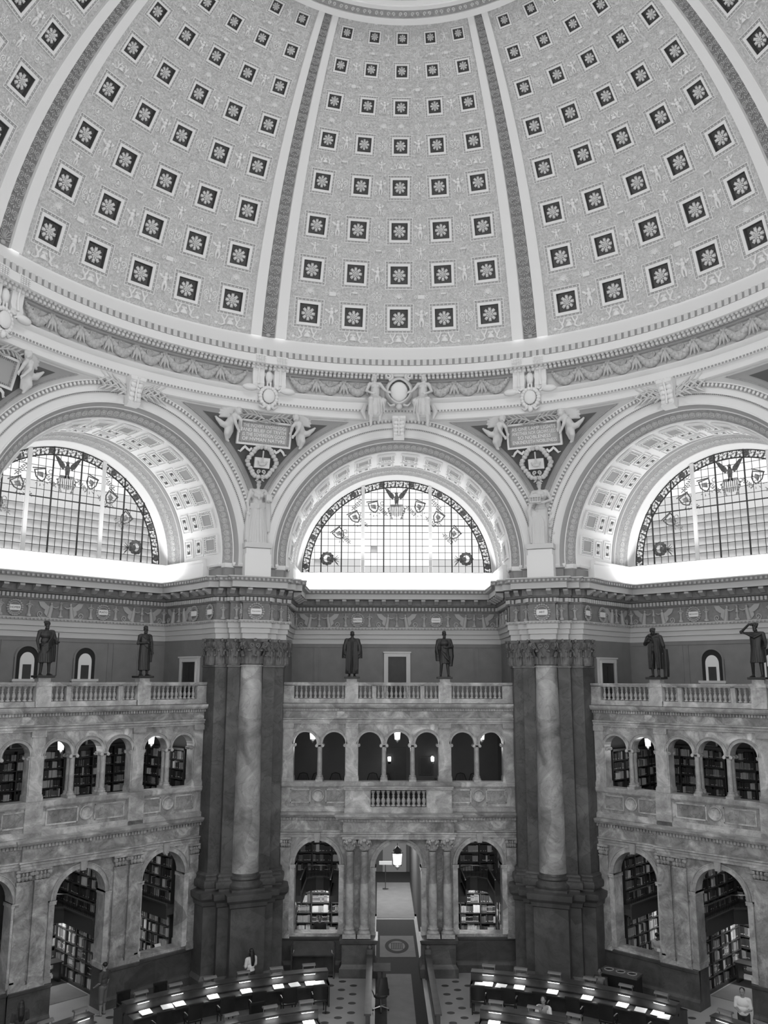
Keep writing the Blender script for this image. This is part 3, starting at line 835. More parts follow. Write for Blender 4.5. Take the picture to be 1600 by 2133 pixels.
def lunette(n, t, label, dim):
    w = struct('window_%d' % n, bay(t, 0, WW, ZA), rad(-t), label)
    cache = {}
    for sec in (-1, 0, 1):
        us = US[sec]
        for i in range(NZ):
            for k in range(len(us) - 1):
                lit = 'window_glow'
                if dim:
                    lit = 'window_glow' if i > 8 else ('window_glow_dim' if i > 5 else 'window_glow_low')
                elif i == 0 or (i == 1 and sec != 0): lit = 'window_glow_dim'
                if not dim and ((i == 3 and sec == 0 and k == 1) or (i == 1 and sec == -1 and k == 1) or (i == 3 and sec == 1 and k == len(us) - 2)): lit = 'window_glow_low'
                r = pane_mesh(us[k], us[k + 1], i * PZ, (i + 1) * PZ, lit)
                if r: put('pane', r[0], w, loc=(r[1], 0, r[2]))
    put('lead_grid', me_lead, w)
    for u in (-1.705, 1.705): put('mullion', me_mul, w, loc=(u, 0, 0), scale=(1, 1, sqrt(WR * WR - u * u)))
    for u in (-3.8, -2.78, -.65, .65, 2.78, 3.8): put('glazing_bar', me_gb, w, loc=(u, 0, 0), scale=(1, 1, sqrt(WR * WR - u * u)))
    for c, hw in ((-3.0, 1.22), (0, 1.62), (3.0, 1.22)): put('crossbar', me_gh, w, loc=(c, 0, 2.40), scale=(hw, 1, 1))
    for k in range(36): put('border_pane', me_bd, w, mtx=Matrix.Rotation(-k * a, 4, 'Y'))
    for k in range(10): put('border_roundel', me_rs, w, loc=(4.58 * cos(rad(4 + 172 * k / 9)), -.02, 4.58 * sin(rad(4 + 172 * k / 9))))
    put('glass_eagle', ORN['eagle'], w, loc=(.0, 0, 3.55)); put('glass_striped_shield', ORN['stripes'], w, loc=(0, 0, 3.38))
    for s in (-1, 1):
        for zx, zy, ro in ((632, 345, .25), (497, 420, .55), (385, 535, .75)):
            u, z = zc2(zx, zy); u = s * abs(u)
            put('glass_shield', ORN['shield'], w, mtx=Matrix.Translation((u, 0, z + .1)) @ Matrix.Rotation(s * ro, 4, 'Y') @ Matrix.Scale(.95, 4))
            put('glass_spray', ORN['spray'], w, mtx=Matrix.Translation((u - s * .5, 0, z - .35)) @ Matrix.Rotation(0 if s < 0 else PI / 2, 4, 'Y') @ Matrix.Scale(-1 if s < 0 else 1, 4, (1, 0, 0)) @ Matrix.Scale(.9, 4))
        u, z = zc2(330, 715); put('glass_wreath', ORN['wreath'], w, mtx=Matrix.Translation((s * abs(u), 0, z)) @ Matrix.Scale(-s, 4, (1, 0, 0)) @ Matrix.Scale(1.1, 4))
        u, z = zc2(530, 350); put('glass_spray', ORN['spray'], w, mtx=Matrix.Translation((s * abs(u), 0, z)) @ Matrix.Scale(-s, 4, (1, 0, 0)))
    return w
lunette(1, 0, 'arched leaded window with eagle and shields over the entrance bay', False)
lunette(2, -45, 'arched leaded window with eagle and shields over the left bay', True)
lunette(3, 45, 'arched leaded window with eagle and shields over the right bay', True)

# ================================================================== GREAT ENTABLATURE at the back of the bays
W_B = 20.35
ENT = [([(-.1, 1.66), (.02, 1.66), (.02, 1.88), (.08, 1.9), (.08, 2.10), (.14, 2.12), (.14, 2.32), (.17, 2.35), (.22, 2.42), (.22, 2.45), (.03, 2.46)], 0),
       ([(.03, 2.46), (.03, 3.18)], 1),
       ([(.03, 3.18), (.08, 3.2), (.08, 3.44), (.2, 3.46), (.24, 3.52), (.26, 3.53), (.26, 3.78), (.62, 3.79)], 2),
       ([(.62, 3.79), (.66, 3.79), (.66, 4.03), (.70, 4.04)], 0),
       ([(.70, 4.04), (.82, 4.2), (.86, 4.2)], 3),
       ([(.86, 4.2), (.86, 4.25), (-.3, 4.27)], 0)]
ENTM = ['fascia', 'frieze_ground', 'frieze_ground', 'frieze_relief']
def entab(mb, path):
    for prof, m in ENT: mb.sweep(path, [(p, H(h)) for p, h in prof], m, caps=False)
def along(path, step, p, skip=.12):      # points every step along the offset path, with direction
    n = len(path); P = [Vector(q) for q in path]; out = []
    off = []
    for i in range(n):
        a = (P[i] - P[max(i - 1, 0)]) if i else (P[1] - P[0]); b_ = (P[min(i + 1, n - 1)] - P[i]) if i < n - 1 else a
        a = a.normalized(); b_ = b_.normalized(); na, nb = Vector((a.y, -a.x)), Vector((b_.y, -b_.x)); mv = na + nb; mv = mv * (2 / mv.length_squared) if mv.length_squared > 1e-6 else na
        off.append(P[i] + mv * p)
    for i in range(n - 1):
        d = off[i + 1] - off[i]; L = d.length
        if L < step * .6: continue
        d0 = (P[i + 1] - P[i]).normalized()
        if d.normalized().dot(d0) < 0: continue
        k = max(1, int(L / step))
        for j in range(k): out.append((off[i] + d * ((j + .5) / k), d0, L / k))
    return out
def blocks(mb, path, step, p0, p1, h0, h1, duty=.55, m=0):
    for c, d, st in along(path, step, (p0 + p1) / 2):
        nrm = Vector((d.y, -d.x)); hw = st * duty / 2; hp = (p1 - p0) / 2
        vs = [(c.x + d.x * a + nrm.x * q, c.y + d.y * a + nrm.y * q, H(z)) for z in (h0, h1) for q in (-hp, hp) for a in (-hw, hw)]
        mb.add(vs, [(0, 2, 3, 1), (4, 5, 7, 6), (0, 1, 5, 4), (2, 6, 7, 3), (0, 4, 6, 2), (1, 3, 7, 5)], m)
UPATH = [(-5.12, 17.0), (-5.12, W_B), (5.12, W_B), (5.12, 17.0)]
OB = (0, W_B, 0)
bw = struct('wall_back_upper', bay(0, 0, W_B, 0), 0, 'dark plaster wall with entablature behind the entrance bay balcony')
e = MB(); entab(e, UPATH); e.build('entablature', ENTM, bw, OB, ang=30)
e = MB(); blocks(e, UPATH, .17, .08, .2, 3.26, 3.42, .58); e.build('dentil_row', 'fascia', bw, OB, smooth=False, kind='stuff')
e = MB(); blocks(e, UPATH, .16, .17, .235, 2.345, 2.415, .5); blocks(e, UPATH, .2, .7, .84, 4.07, 4.17, .5); e.build('leaf_moulding', 'frieze_relief', bw, OB, smooth=False, kind='stuff')
mo = MB()
mo.add([(x, y, z) for x in (-.1, .1) for y, z in ((0, .2), (-.34, .2), (-.34, .12), (-.22, .06), (-.1, -.02), (0, -.02))], [tuple(range(6)), tuple(range(11, 5, -1))] + [(i, i + 1, i + 7, i + 6) for i in range(5)])
me_mod = mo.mesh('modillion', 'frieze_relief', smooth=False)
def modillions(path, parent, origin, step, limit=99):
    for c, d, st in along(path, step, .3):
        ang = math.atan2(d.y, d.x)
        put('modillion', me_mod, parent, mtx=Matrix.Translation((c.x - origin[0], c.y - origin[1], H(3.57) - origin[2])) @ Matrix.Rotation(ang, 4, 'Z') )
modillions(UPATH, bw, OB, .62)
# the dark plaster wall itself: panels between flat strips
wl = MB()
wl.box(-5.4, 5.4, W_B, W_B + .25, H(-1.4), H(4.2))
for s in (-1, 1): wl.box(min(s * 5.12, s * 5.37), max(s * 5.12, s * 5.37), 16.9, W_B + .1, H(-1.4), H(4.2))
wl.build('plaster_wall', 'upper_wall', bw, OB, smooth=False)
st_ = MB()
for c in (-3.9, -1.9 - .55, 1.9 + .55, 3.9):
    for q in (-.16, .1): st_.box(c + q, c + q + .06, W_B - .03, W_B, H(-1.3), H(1.5))
st_.box(-5.1, 5.1, W_B - .03, W_B, H(1.5), H(1.56))
st_.build('wall_panel_moulding', 'upper_wall', bw, OB, smooth=False)
# frieze reliefs
def winged_pair():
    b = MB()
    b.lathe([(.12, -.34), (.12, -.28), (.05, -.24), (.04, -.05), (.09, 0), (.05, .06), (.04, .2), (.08, .24), (0, .34)], 8, cap=False, M=Matrix.Translation((0, -.03, 0)))
    for s in (-1, 1):
        b.ell((s * .42, -.06, .22), (.06, .05, .07), 7, 5)
        b.tube([(s * .42, -.05, .16), (s * .44, -.06, .0), (s * .46, -.05, -.15), (s * .5, -.04, -.36)], [.07, .085, .09, .12], 7)
        b.tube([(s * .4, -.06, .1), (s * .25, -.06, .06), (s * .12, -.06, .12)], [.04, .035, .025], 5)
        b.prism([(s * .46, .1), (s * .6, .16), (s * .75, .3), (s * .98, .3), (s * .9, .12), (s * .75, .0), (s * .58, -.05)], -.06, 0)
        b.prism([(s * .52, .0), (s * .68, .02), (s * .72, -.16), (s * .6, -.3), (s * .55, -.15)], -.05, 0)
        b.tube([(s * x, -.03, z) for x, _, z in spiral((.88, 0, -.22), .14, 1.4, 1, 14)], .03, 5)
        b.tube([(s * .55, -.03, -.34), (s * .75, -.03, -.36), (s * .9, -.03, -.3)], .03, 5)
    return b
me_wp = winged_pair().mesh('winged_figures_relief', 'frieze_relief', ang=60)
ur = MB(); ur.lathe([(.11, -.34), (.11, -.25), (.06, -.22), (.05, .0), (.1, .08), (.1, .12), (.03, .14), (.03, .28), (0, .34)], 8, cap=False, M=Matrix.Translation((0, -.03, 0)))
ur.tube([(-.14, -.03, .12), (0, -.04, .2), (.14, -.03, .12)], .025, 5)
me_ur = ur.mesh('candelabrum_relief', 'frieze_relief', ang=60)
md = MB()
for i in range(20):
    a = 2 * PI * i / 20; md.ell((.3 * cos(a), -.04, .31 * sin(a)), (.055, .04, .05), 6, 4)
md.lathe([(.25, 0), (.25, .03), (.22, .03)], 20, cap=False, M=RX90)
me_md = md.mesh('wreath', 'frieze_relief', ang=60)
pq = MB(); pq.prism([(-.22, -.07), (-.2, -.11), (.2, -.11), (.22, -.07), (.22, .07), (.2, .11), (-.2, .11), (-.22, .07)], -.05, 0); me_pq = pq.mesh('name_plaque', 'plaster', smooth=False)
def medallion(parent, mtx, txt=None):
    m = put('wreath', me_md, parent, mtx=mtx)
    p = put('name_plaque', me_pq, m)
    if txt:
        me = text_mesh('lettering', txt, min(.12, .6 / len(txt)), 'dark_gap', .003)
        put('lettering', me, m, mtx=Matrix.Translation((0, -.052, 0)) @ RX90, kind='stuff')
def bay_frieze(w, names):
    for u in (-3.82, 0, 3.82): put('winged_figures_relief', me_wp, w, loc=(u, -.03, H(2.82)))
    for u in (-2.52, -1.35, 1.35, 2.52, 4.95, -4.95): put('candelabrum_relief', me_ur, w, loc=(u, -.03, H(2.82)))
    for u, n in zip((-1.93, 1.93), names): medallion(w, Matrix.Translation((u, -.03, H(2.82))), n)
    for s in (-1, 1):     # returns on the side walls
        M = Matrix.Translation((s * 5.09, -1.2, H(2.82))) @ Matrix.Rotation(-s * PI / 2, 4, 'Z')
        put('winged_figures_relief', me_wp, w, mtx=M)
        medallion(w, Matrix.Translation((s * 5.09, -2.4, H(2.82))) @ Matrix.Rotation(-s * PI / 2, 4, 'Z'))
bwl = dup(bw, bay(-45, 0, W_B, 0), rad(45), 'dark plaster wall with entablature behind the left bay balcony', 'wall_left_upper')
bwr = dup(bw, bay(45, 0, W_B, 0), rad(-45), 'dark plaster wall with entablature behind the right bay balcony', 'wall_right_upper')
bay_frieze(bw, ('BACON', 'MICHELANGELO')); bay_frieze(bwl, ('HOMER', 'PLATO')); bay_frieze(bwr, ('BEETHOVEN', 'HERODOTUS'))
# doors on the balcony
def door(n, loc, rotz, hw, h, label):
    d = struct('door_%d' % n, loc, rotz, label)
    b = MB()
    for s in (-1, 1): b.box(min(s * hw, s * (hw + .2)), max(s * hw, s * (hw + .2)), -.1, .05, 0, h + .2); b.box(min(s * hw, s * (hw + .08)), max(s * hw, s * (hw + .08)), -.14, .05, 0, h + .08)
    b.box(-hw - .19, hw + .19, -.115, .05, h, h + .19); b.box(-hw - .24, hw + .24, -.16, .05, h + .18, h + .24)
    b.build('door_frame', 'upper_trim', d, smooth=False)
    b = MB(); b.box(-hw, hw, -.04, 0.02, 0, h)
    for z0, z1 in ((.15, .9), (1.05, h - .15)):
        for x0, x1 in ((-hw + .1, -.04), (.04, hw - .1)): b.box(x0, x1, -.06, -.03, z0, z1)
    q = b.build('door_leaf', 'door_wood', d, smooth=False)
    b = MB(); b.ell((-hw + .08, -.09, 1.0), .035, 8, 6); b.tube([(-hw + .08, -.09, 1), (-hw + .08, -.03, 1)], .012, 6); b.build('door_knob', 'brass', q)
door(1, bay(0, .02, W_B, H(-1.3)), 0, .44, 2.35, 'dark wooden door in white frame on the central balcony')
for n, t, s, lb in ((2, -45, 1, 'dark side door in white frame on the left balcony'), (3, 45, -1, 'dark side door in white frame on the right balcony')):
    door(n, bay(t, s * 5.12, 18.15, H(-1.3)), rad(-t) - s * PI / 2, .55, 2.0, lb)
# arched niche windows of the side balconies
def niche(n, t, u, label):
    w = struct('window_%d' % n, bay(t, u, W_B, H(-.05)), rad(-t), label); w.scale = (1.25, 1.0, 1.22)
    b = MB()
    b.arch([(.42, -.07), (.36, -.07), (.36, -.01)], .72, 16, 0, PI)
    b.box(-.42, -.36, -.07, 0, 0, .72); b.box(.36, .42, -.07, 0, 0, .72)
    b.build('niche_frame', 'upper_wall', w, smooth=False)
    pts = [(.36, 0), (.36, .72)] + [(.36 * cos(PI * i / 12), .72 + .36 * sin(PI * i / 12)) for i in range(1, 12)] + [(-.36, .72), (-.36, 0)]
    b = MB(); b.prism(pts, -.03, -.004); b.build('reveal', 'dark_gap', w, smooth=False)
    pts = [(x * .66, z * .82 + .0) for x, z in pts]
    b = MB(); b.prism(pts, -.06, -.03); b.build('white_surround', 'plaster', w, smooth=False)
    b = MB(); b.box(-.14, .14, -.075, -.06, .0, .48); b.build('window_pane', 'door_wood', w, smooth=False)
    b = MB(); b.box(-.48, .48, -.18, 0, -.08, 0); b.box(-.44, .44, -.12, 0, -.12, -.08); b.build('window_sill', 'upper_trim', w, smooth=False)
for i, (t, u, l) in enumerate(((-45, -1.25, 'arched niche window on left balcony beside the staff bearing statue'), (-45, 1.25, 'arched niche window on left balcony between two bronze statues, right one'),
                               (45, -1.25, 'arched niche window on right balcony nearer the pier'), (45, 1.25, 'arched niche window on right balcony behind the saluting statue'))): niche(4 + i, t, u, l)

# ================================================================== PIERS
def capital_mesh(name, r0, r1, h, flatten=False):
    b = MB()
    b.lathe([(r0 * 1.02, 0), (r0 * 1.02, .05), (r0 * .96, .08), (r0 * .95, h * .5), (r0 * 1.05, h * .75), (r0 * 1.2, h * .88)], 20)
    for row, (n, z0, hh, ph) in enumerate(((8, .06, h * .38, 0), (8, .06, h * .62, .5))):
        for i in range(n):
            a = 2 * PI * (i + ph) / n; M = Matrix.Rotation(a, 4, 'Z') @ Matrix.Translation((0, -r0, z0))
            w = r0 * .34
            P = []
            for k in range(6):
                q = k / 5; z = hh * (q if q < .85 else .85 - (q - .85) * .6); y = -.03 - .16 * r0 * (q ** 3) * 3.0; ww = w * (1 - .45 * q * q)
                P.append([(-ww, y + .04, z), (-ww * .5, y - .01, z), (0, y - .035, z), (ww * .5, y - .01, z), (ww, y + .04, z)])
            b.grid(P, 0, M=M)
            b.ell((0, -.03 - .5 * r0, hh * .8), (w * .5, .05, .05), 6, 4, 0, M)
    for i in range(4):
        a = PI / 4 + i * PI / 2; M = Matrix.Rotation(a, 4, 'Z')
        for s in (-1, 1):
            pts = [(s * (.04 + .01 * k / 6), -r0 * .9 - (r1 * 1.3 - r0 * .9) * (k / 6) ** 1.6, h * (.5 + .32 * (k / 6))) for k in range(7)]
            b.tube(pts, [.06] * 7, 5, 0, M)
        sp = spiral((0, 0, 0), h * .13, 1.7, 1, 20)
        for s in (-1, 1): b.tube([(s * .05, -r1 * 1.28 + x, h * .76 + z) for x, _, z in sp], .045, 5, 0, M)
        b.ell((0, -r1 * 1.28, h * .76), (.09, .06, .06), 6, 5, 0, M)
        M2 = Matrix.Rotation(i * PI / 2, 4, 'Z')
        for s in (-1, 1): b.tube([(s * x - s * .0, -r0 * 1.12, h * .74 + z) for x, _, z in spiral((.12, 0, 0), h * .1, 1.5, 1, 16)], .035, 5, 0, M2)
        b.ell((0, -r0 * 1.35, h * .94), (.1, .08, .09), 7, 5, 0, M2)
    P = []
    for zz, e in ((h * .88, 0), (h * .93, .03), (h, .06)):
        row = []
        for i in range(4):
            a = PI / 4 + i * PI / 2; a2 = a + PI / 2
            p = Vector((sin(a), -cos(a))) * (r1 * 1.36 + e); q = Vector((sin(a2), -cos(a2))) * (r1 * 1.36 + e)
            for k in range(6):
                f = k / 6; v = p.lerp(q, f); mid = (p + q).normalized(); v -= mid * .26 * r1 * sin(PI * f); row.append((v.x, v.y, zz))
        P.append(row)
    b.grid(P, 0, cv=True); b.add(P[-1], [tuple(range(24))]); b.add(P[0], [tuple(range(24))])
    return b
me_cap = capital_mesh('capital', .45, .55, 1.12).mesh('capital', 'capital', ang=45)
PPATH = [(-1.82, 17.75), (-1.55, 16.75), (-1.0, 16.75), (-1.0, 16.45), (-.54, 16.45), (-.54, 16.1), (.54, 16.1), (.54, 16.45), (1.0, 16.45), (1.0, 16.75), (1.55, 16.75), (1.82, 17.75)]
SPATH = [(-1.85, 17.8), (-1.5, 16.85), (-1.02, 16.85), (-1.02, 16.55), (-.5, 16.55), (-.4, 16.75), (.4, 16.75), (.5, 16.55), (1.02, 16.55), (1.02, 16.85), (1.5, 16.85), (1.85, 17.8)]
DPATH = [(-1.95, 17.8), (-1.66, 16.62), (-1.14, 16.62), (-1.14, 16.3), (-.7, 16.3), (-.7, 15.87), (.7, 15.87), (.7, 16.3), (1.14, 16.3), (1.14, 16.62), (1.66, 16.62), (1.95, 17.8)]
OP = (0, 16.6, 0)
pr = struct('wall_pier_left', bay(-22.5, 0, 16.6, 0), rad(22.5), 'dark marble pier with engaged column between left and central bays')
b = MB(); b.sweep(SPATH, [(0, H(-8.0)), (0, H(1.66))], 0, caps=False); b.build('pilasters', 'marble_pier', pr, OP, smooth=False)
b = MB(); b.sweep(SPATH, [(0, H(.46)), (.05, H(.48)), (.05, H(.53)), (0, H(.55))], 0, caps=False); b.build('astragal', 'capital', pr, OP, smooth=False)
b = MB(); b.sweep(SPATH, [(0, H(-8.35)), (.2, H(-8.35)), (.22, H(-8.22)), (.2, H(-8.1)), (.12, H(-8.05)), (.1, H(-7.97)), (.12, H(-7.9)), (.08, H(-7.84)), (0, H(-7.8))], 0, caps=False); b.build('pilaster_base', 'marble_pier', pr, OP, ang=30)
b = MB(); b.sweep(DPATH, [(0, H(-12.1)), (.12, H(-12.1)), (.12, H(-11.75)), (.04, H(-11.65)), (0, H(-11.6)), (0, H(-9.05)), (.06, H(-9.0)), (.08, H(-8.85)), (.2, H(-8.72)), (.22, H(-8.6)), (.22, H(-8.5)), (-.5, H(-8.36)), (-1.2, H(-8.34))], 0, caps=False)
b.build('pedestal', 'marble_dado', pr, OP, ang=30)
b = MB(); b.prismz([(-1.6, 17.8), (-1.3, 17.0), (-.3, 16.9), (.3, 16.9), (1.3, 17.0), (1.6, 17.8)], .05, H(1.66)); b.build('pier_core', 'marble_pier', pr, OP, smooth=False)
b = MB(); b.prismz([(x * .97, y + .04) for x, y in DPATH], H(-8.48), H(-8.365)); b.build('pedestal_slab', 'marble_dado', pr, OP, smooth=False)
b = MB()
prof = [(.0, -8.36), (.72, -8.36), (.74, -8.28), (.72, -8.2), (.64, -8.14), (.62, -8.06), (.66, -8.0), (.64, -7.92), (.58, -7.88), (.565, -7.8)]
b.lathe([(r, H(h)) for r, h in prof], 28, (0, 16.6, 0)); b.build('column_base', 'marble_pier', pr, OP, ang=40)
b = MB()
b.lathe([(.565 - .1 * (k / 12) ** 1.6, H(-7.8 + 8.3 * k / 12)) for k in range(13)] + [(.52, H(.5)), (.52, H(.55)), (.46, H(.57))], 28, (0, 16.6, 0)); b.build('column_shaft', 'marble_column', pr, OP, ang=40)
put('capital', me_cap, pr, loc=(0, 0, H(.55)))
for s in (-1, 1):
    for t_, r_ in ((.76, 16.55), (1.26, 16.85)):
        put('pilaster_capital', me_cap, pr, loc=(s * t_, r_ - 16.6 + .22, H(.55)), scale=(.62, .55, 1.0))
    put('pilaster_capital', me_cap, pr, mtx=Matrix.Translation((s * 1.62, 17.25 - 16.6, H(.55))) @ Matrix.Rotation(s * rad(75), 4, 'Z') @ Matrix.Diagonal((.6, .5, 1, 1)))
b = MB(); entab(b, PPATH); b.build('entablature_block', ENTM, pr, OP, ang=30)
b = MB(); blocks(b, PPATH, .17, .08, .2, 3.26, 3.42, .58); b.build('dentil_row', 'fascia', pr, OP, smooth=False, kind='stuff')
b = MB(); blocks(b, PPATH, .16, .17, .235, 2.345, 2.415, .5); blocks(b, PPATH, .18, .7, .84, 4.07, 4.17, .5); b.build('leaf_moulding', 'frieze_relief', pr, OP, smooth=False, kind='stuff')
modillions(PPATH, pr, OP, .6)
for s in (-1, 1):
    put('candelabrum_relief', me_ur, pr, loc=(s * .77, 16.42 - 16.6, H(2.82))); put('candelabrum_relief', me_ur, pr, loc=(s * 1.28, 16.72 - 16.6, H(2.82)))
# statue pedestal and dado blocks over the cornice
b = MB(); b.sweep([(-1.75, 17.6), (-1.5, 16.75), (-.9, 16.75), (-.9, 16.5), (.9, 16.5), (.9, 16.75), (1.5, 16.75), (1.75, 17.6)], [(0, H(4.25)), (0, H(4.72)), (.06, H(4.74)), (.1, H(4.83)), (.1, H(4.92)), (-.4, H(4.95))], 0, caps=False)
b.build('attic_block', 'plaster_dado', pr, OP, smooth=False)
b = MB(); b.sweep([(-1.76, 17.6), (-1.5, 16.75), (-.9, 16.75), (-.9, 16.5), (.9, 16.5), (.9, 16.75), (1.5, 16.75), (1.76, 17.6)], [(.02, H(4.76)), (.08, H(4.78)), (.12, H(4.86)), (.12, H(4.94)), (-.4, H(4.97))], 0, caps=False)
b.build('impost_moulding', 'plaster', pr, OP, smooth=False)
b = MB(); b.box(-.575, .575, 15.95, 17.0, H(4.25), H(5.3)); b.box(-.53, .53, 16.0, 16.95, H(5.3), H(5.55)); b.build('statue_plinth', 'plaster', pr, OP, smooth=False)
pier2 = dup(pr, bay(22.5, 0, 16.6, 0), rad(-22.5), 'dark marble pier with engaged column between central and right bays', 'wall_pier_right')
for q, nm in ((pr, 'PHILOSOPHY'), (pier2, 'ART')):
    medallion(q, Matrix.Translation((0, 16.07 - 16.6, H(2.82))) @ Matrix.Scale(1.08, 4), nm)
    for s in (-1, 1):
        medallion(q, Matrix.Translation((s * .57, 16.28 - 16.6, H(2.82))) @ Matrix.Rotation(s * PI / 2, 4, 'Z') @ Matrix.Diagonal((.5, 1, 1, 1)))
        medallion(q, Matrix.Translation((s * 1.72, 17.25 - 16.6, H(2.82))) @ Matrix.Rotation(s * rad(75), 4, 'Z'))

# ================================================================== MARBLE ARCADE SCREENS between the piers
W_S = 16.9; OS = (0, W_S, 0)
def arched_wall(mb, u0, u1, z0, z1, ops, w0, w1, m=0, mr=0, seg=14):
    """wall from u0 to u1 with arched openings (centre, half, springing); z0 is the foot of the wall; openings run from zb up"""
    cur = u0
    for c, hf, zs, zb in ops:
        if c - hf > cur + 1e-4: mb.box(cur, c - hf, w0, w1, z0, z1, m)
        if zb > z0 + 1e-4: mb.box(c - hf, c + hf, w0, w1, z0, zb, m)
        pts = [(c + hf * cos(PI - PI * i / seg), zs + hf * sin(PI * i / seg)) for i in range(seg + 1)]
        for w in (w0, w1):
            mb.grid([[(u, w, z), (u, w, z1)] for u, z in pts], m)
        mb.grid([[(u, w0, z), (u, w1, z)] for u, z in pts], mr)
        cur = c + hf
    if u1 > cur + 1e-4: mb.box(cur, u1, w0, w1, z0, z1, m)
    mb.add([(u0, w0, z1), (u1, w0, z1), (u1, w1, z1), (u0, w1, z1)], [(0, 1, 2, 3)], m)
def bal_mesh(h):
    b = MB(); r = .085 * (h / .52)
    prof = [(.95, 0), (.95, .08), (.55, .1), (.5, .14), (.9, .3), (.95, .36), (.7, .47), (.42, .55), (.42, .6), (.62, .63), (.62, .67), (.42, .7), (.5, .8), (.75, .86), (.6, .9), (.9, .92), (.9, 1.0)]
    b.lathe([(q * r, z * h) for q, z in prof], 10); return b.mesh('baluster', 'marble_light', ang=50)
me_bal = bal_mesh(.52); me_bal2 = bal_mesh(.64)
def colonnette(h, r=.105):
    b = MB(); b.box(-.16, .16, -.16, .16, 0, .09)
    b.lathe([(r * 1.5, .09), (r * 1.55, .13), (r * 1.3, .16), (r * 1.25, .19), (r * 1.35, .22), (r, .25), (r * .95, h * .5), (r * .86, h - .16), (r * 1.05, h - .15), (r * 1.05, h - .13), (r * .9, h - .12)], 14)
    b.box(-.15, .15, -.15, .15, h - .04, h)
    for s in (-1, 1):
        for y in (-.12, .12): b.lathe([(.065, -.03), (.065, .03), (.02, .04)], 10, M=Matrix.Translation((s * .13, y, h - .08)) @ RX90)
        b.tube([(s * .13, -.12, h - .08), (s * .13, .12, h - .08)], .05, 8)
    return b.mesh('colonnette', 'marble_light', ang=45)
me_coln = colonnette(1.60)
def archivolt(hf, wd=.14, key=False):
    b = MB(); b.arch([(hf, .0), (hf, -.06), (hf + wd * .5, -.06), (hf + wd * .55, -.04), (hf + wd * .8, -.04), (hf + wd * .85, -.08), (hf + wd, -.08), (hf + wd, 0)], 0, 24)
    if key: b.prism([(-.1, hf - .06), (.1, hf - .06), (.14, hf + wd + .14), (-.14, hf + wd + .14)], -.16, 0)
    return b.mesh('archivolt', 'marble_light', ang=40)
me_av1 = archivolt(.51); me_av2 = archivolt(.96, .2, True); me_av3 = archivolt(1.0, .22)
def roundel():
    b = MB(); b.lathe([(.27, 0), (.27, .05), (.24, .07), (.2, .04), (.19, .02), (.0, .02)], 24, cap=False, M=RX90); return b.mesh('roundel', 'marble_light', ang=40)
me_round = roundel()
def hband(mb, pts, prof, m=0): mb.sweep(pts, [(p, H(h)) for p, h in prof], m)
def corinth_column(h, r):
    b = MB(); b.box(-r * 1.5, r * 1.5, -r * 1.5, r * 1.5, 0, .14, 1)
    b.lathe([(r * 1.4, .14), (r * 1.45, .2), (r * 1.2, .25), (r * 1.15, .3), (r * 1.25, .34), (r * 1.02, .38), (r, .5)], 18, m=1)
    b.lathe([(r, .4), (r, h * .4), (r * .87, h - .5)], 18, m=0); return b
me_pcol = corinth_column(3.9, .185).mesh('column_shaft', ['marble_column', 'marble_light'], ang=45)
me_pcap = capital_mesh('column_capital', .165, .2, .45).mesh('column_capital', 'marble_light', ang=45)
SCREEN = {}
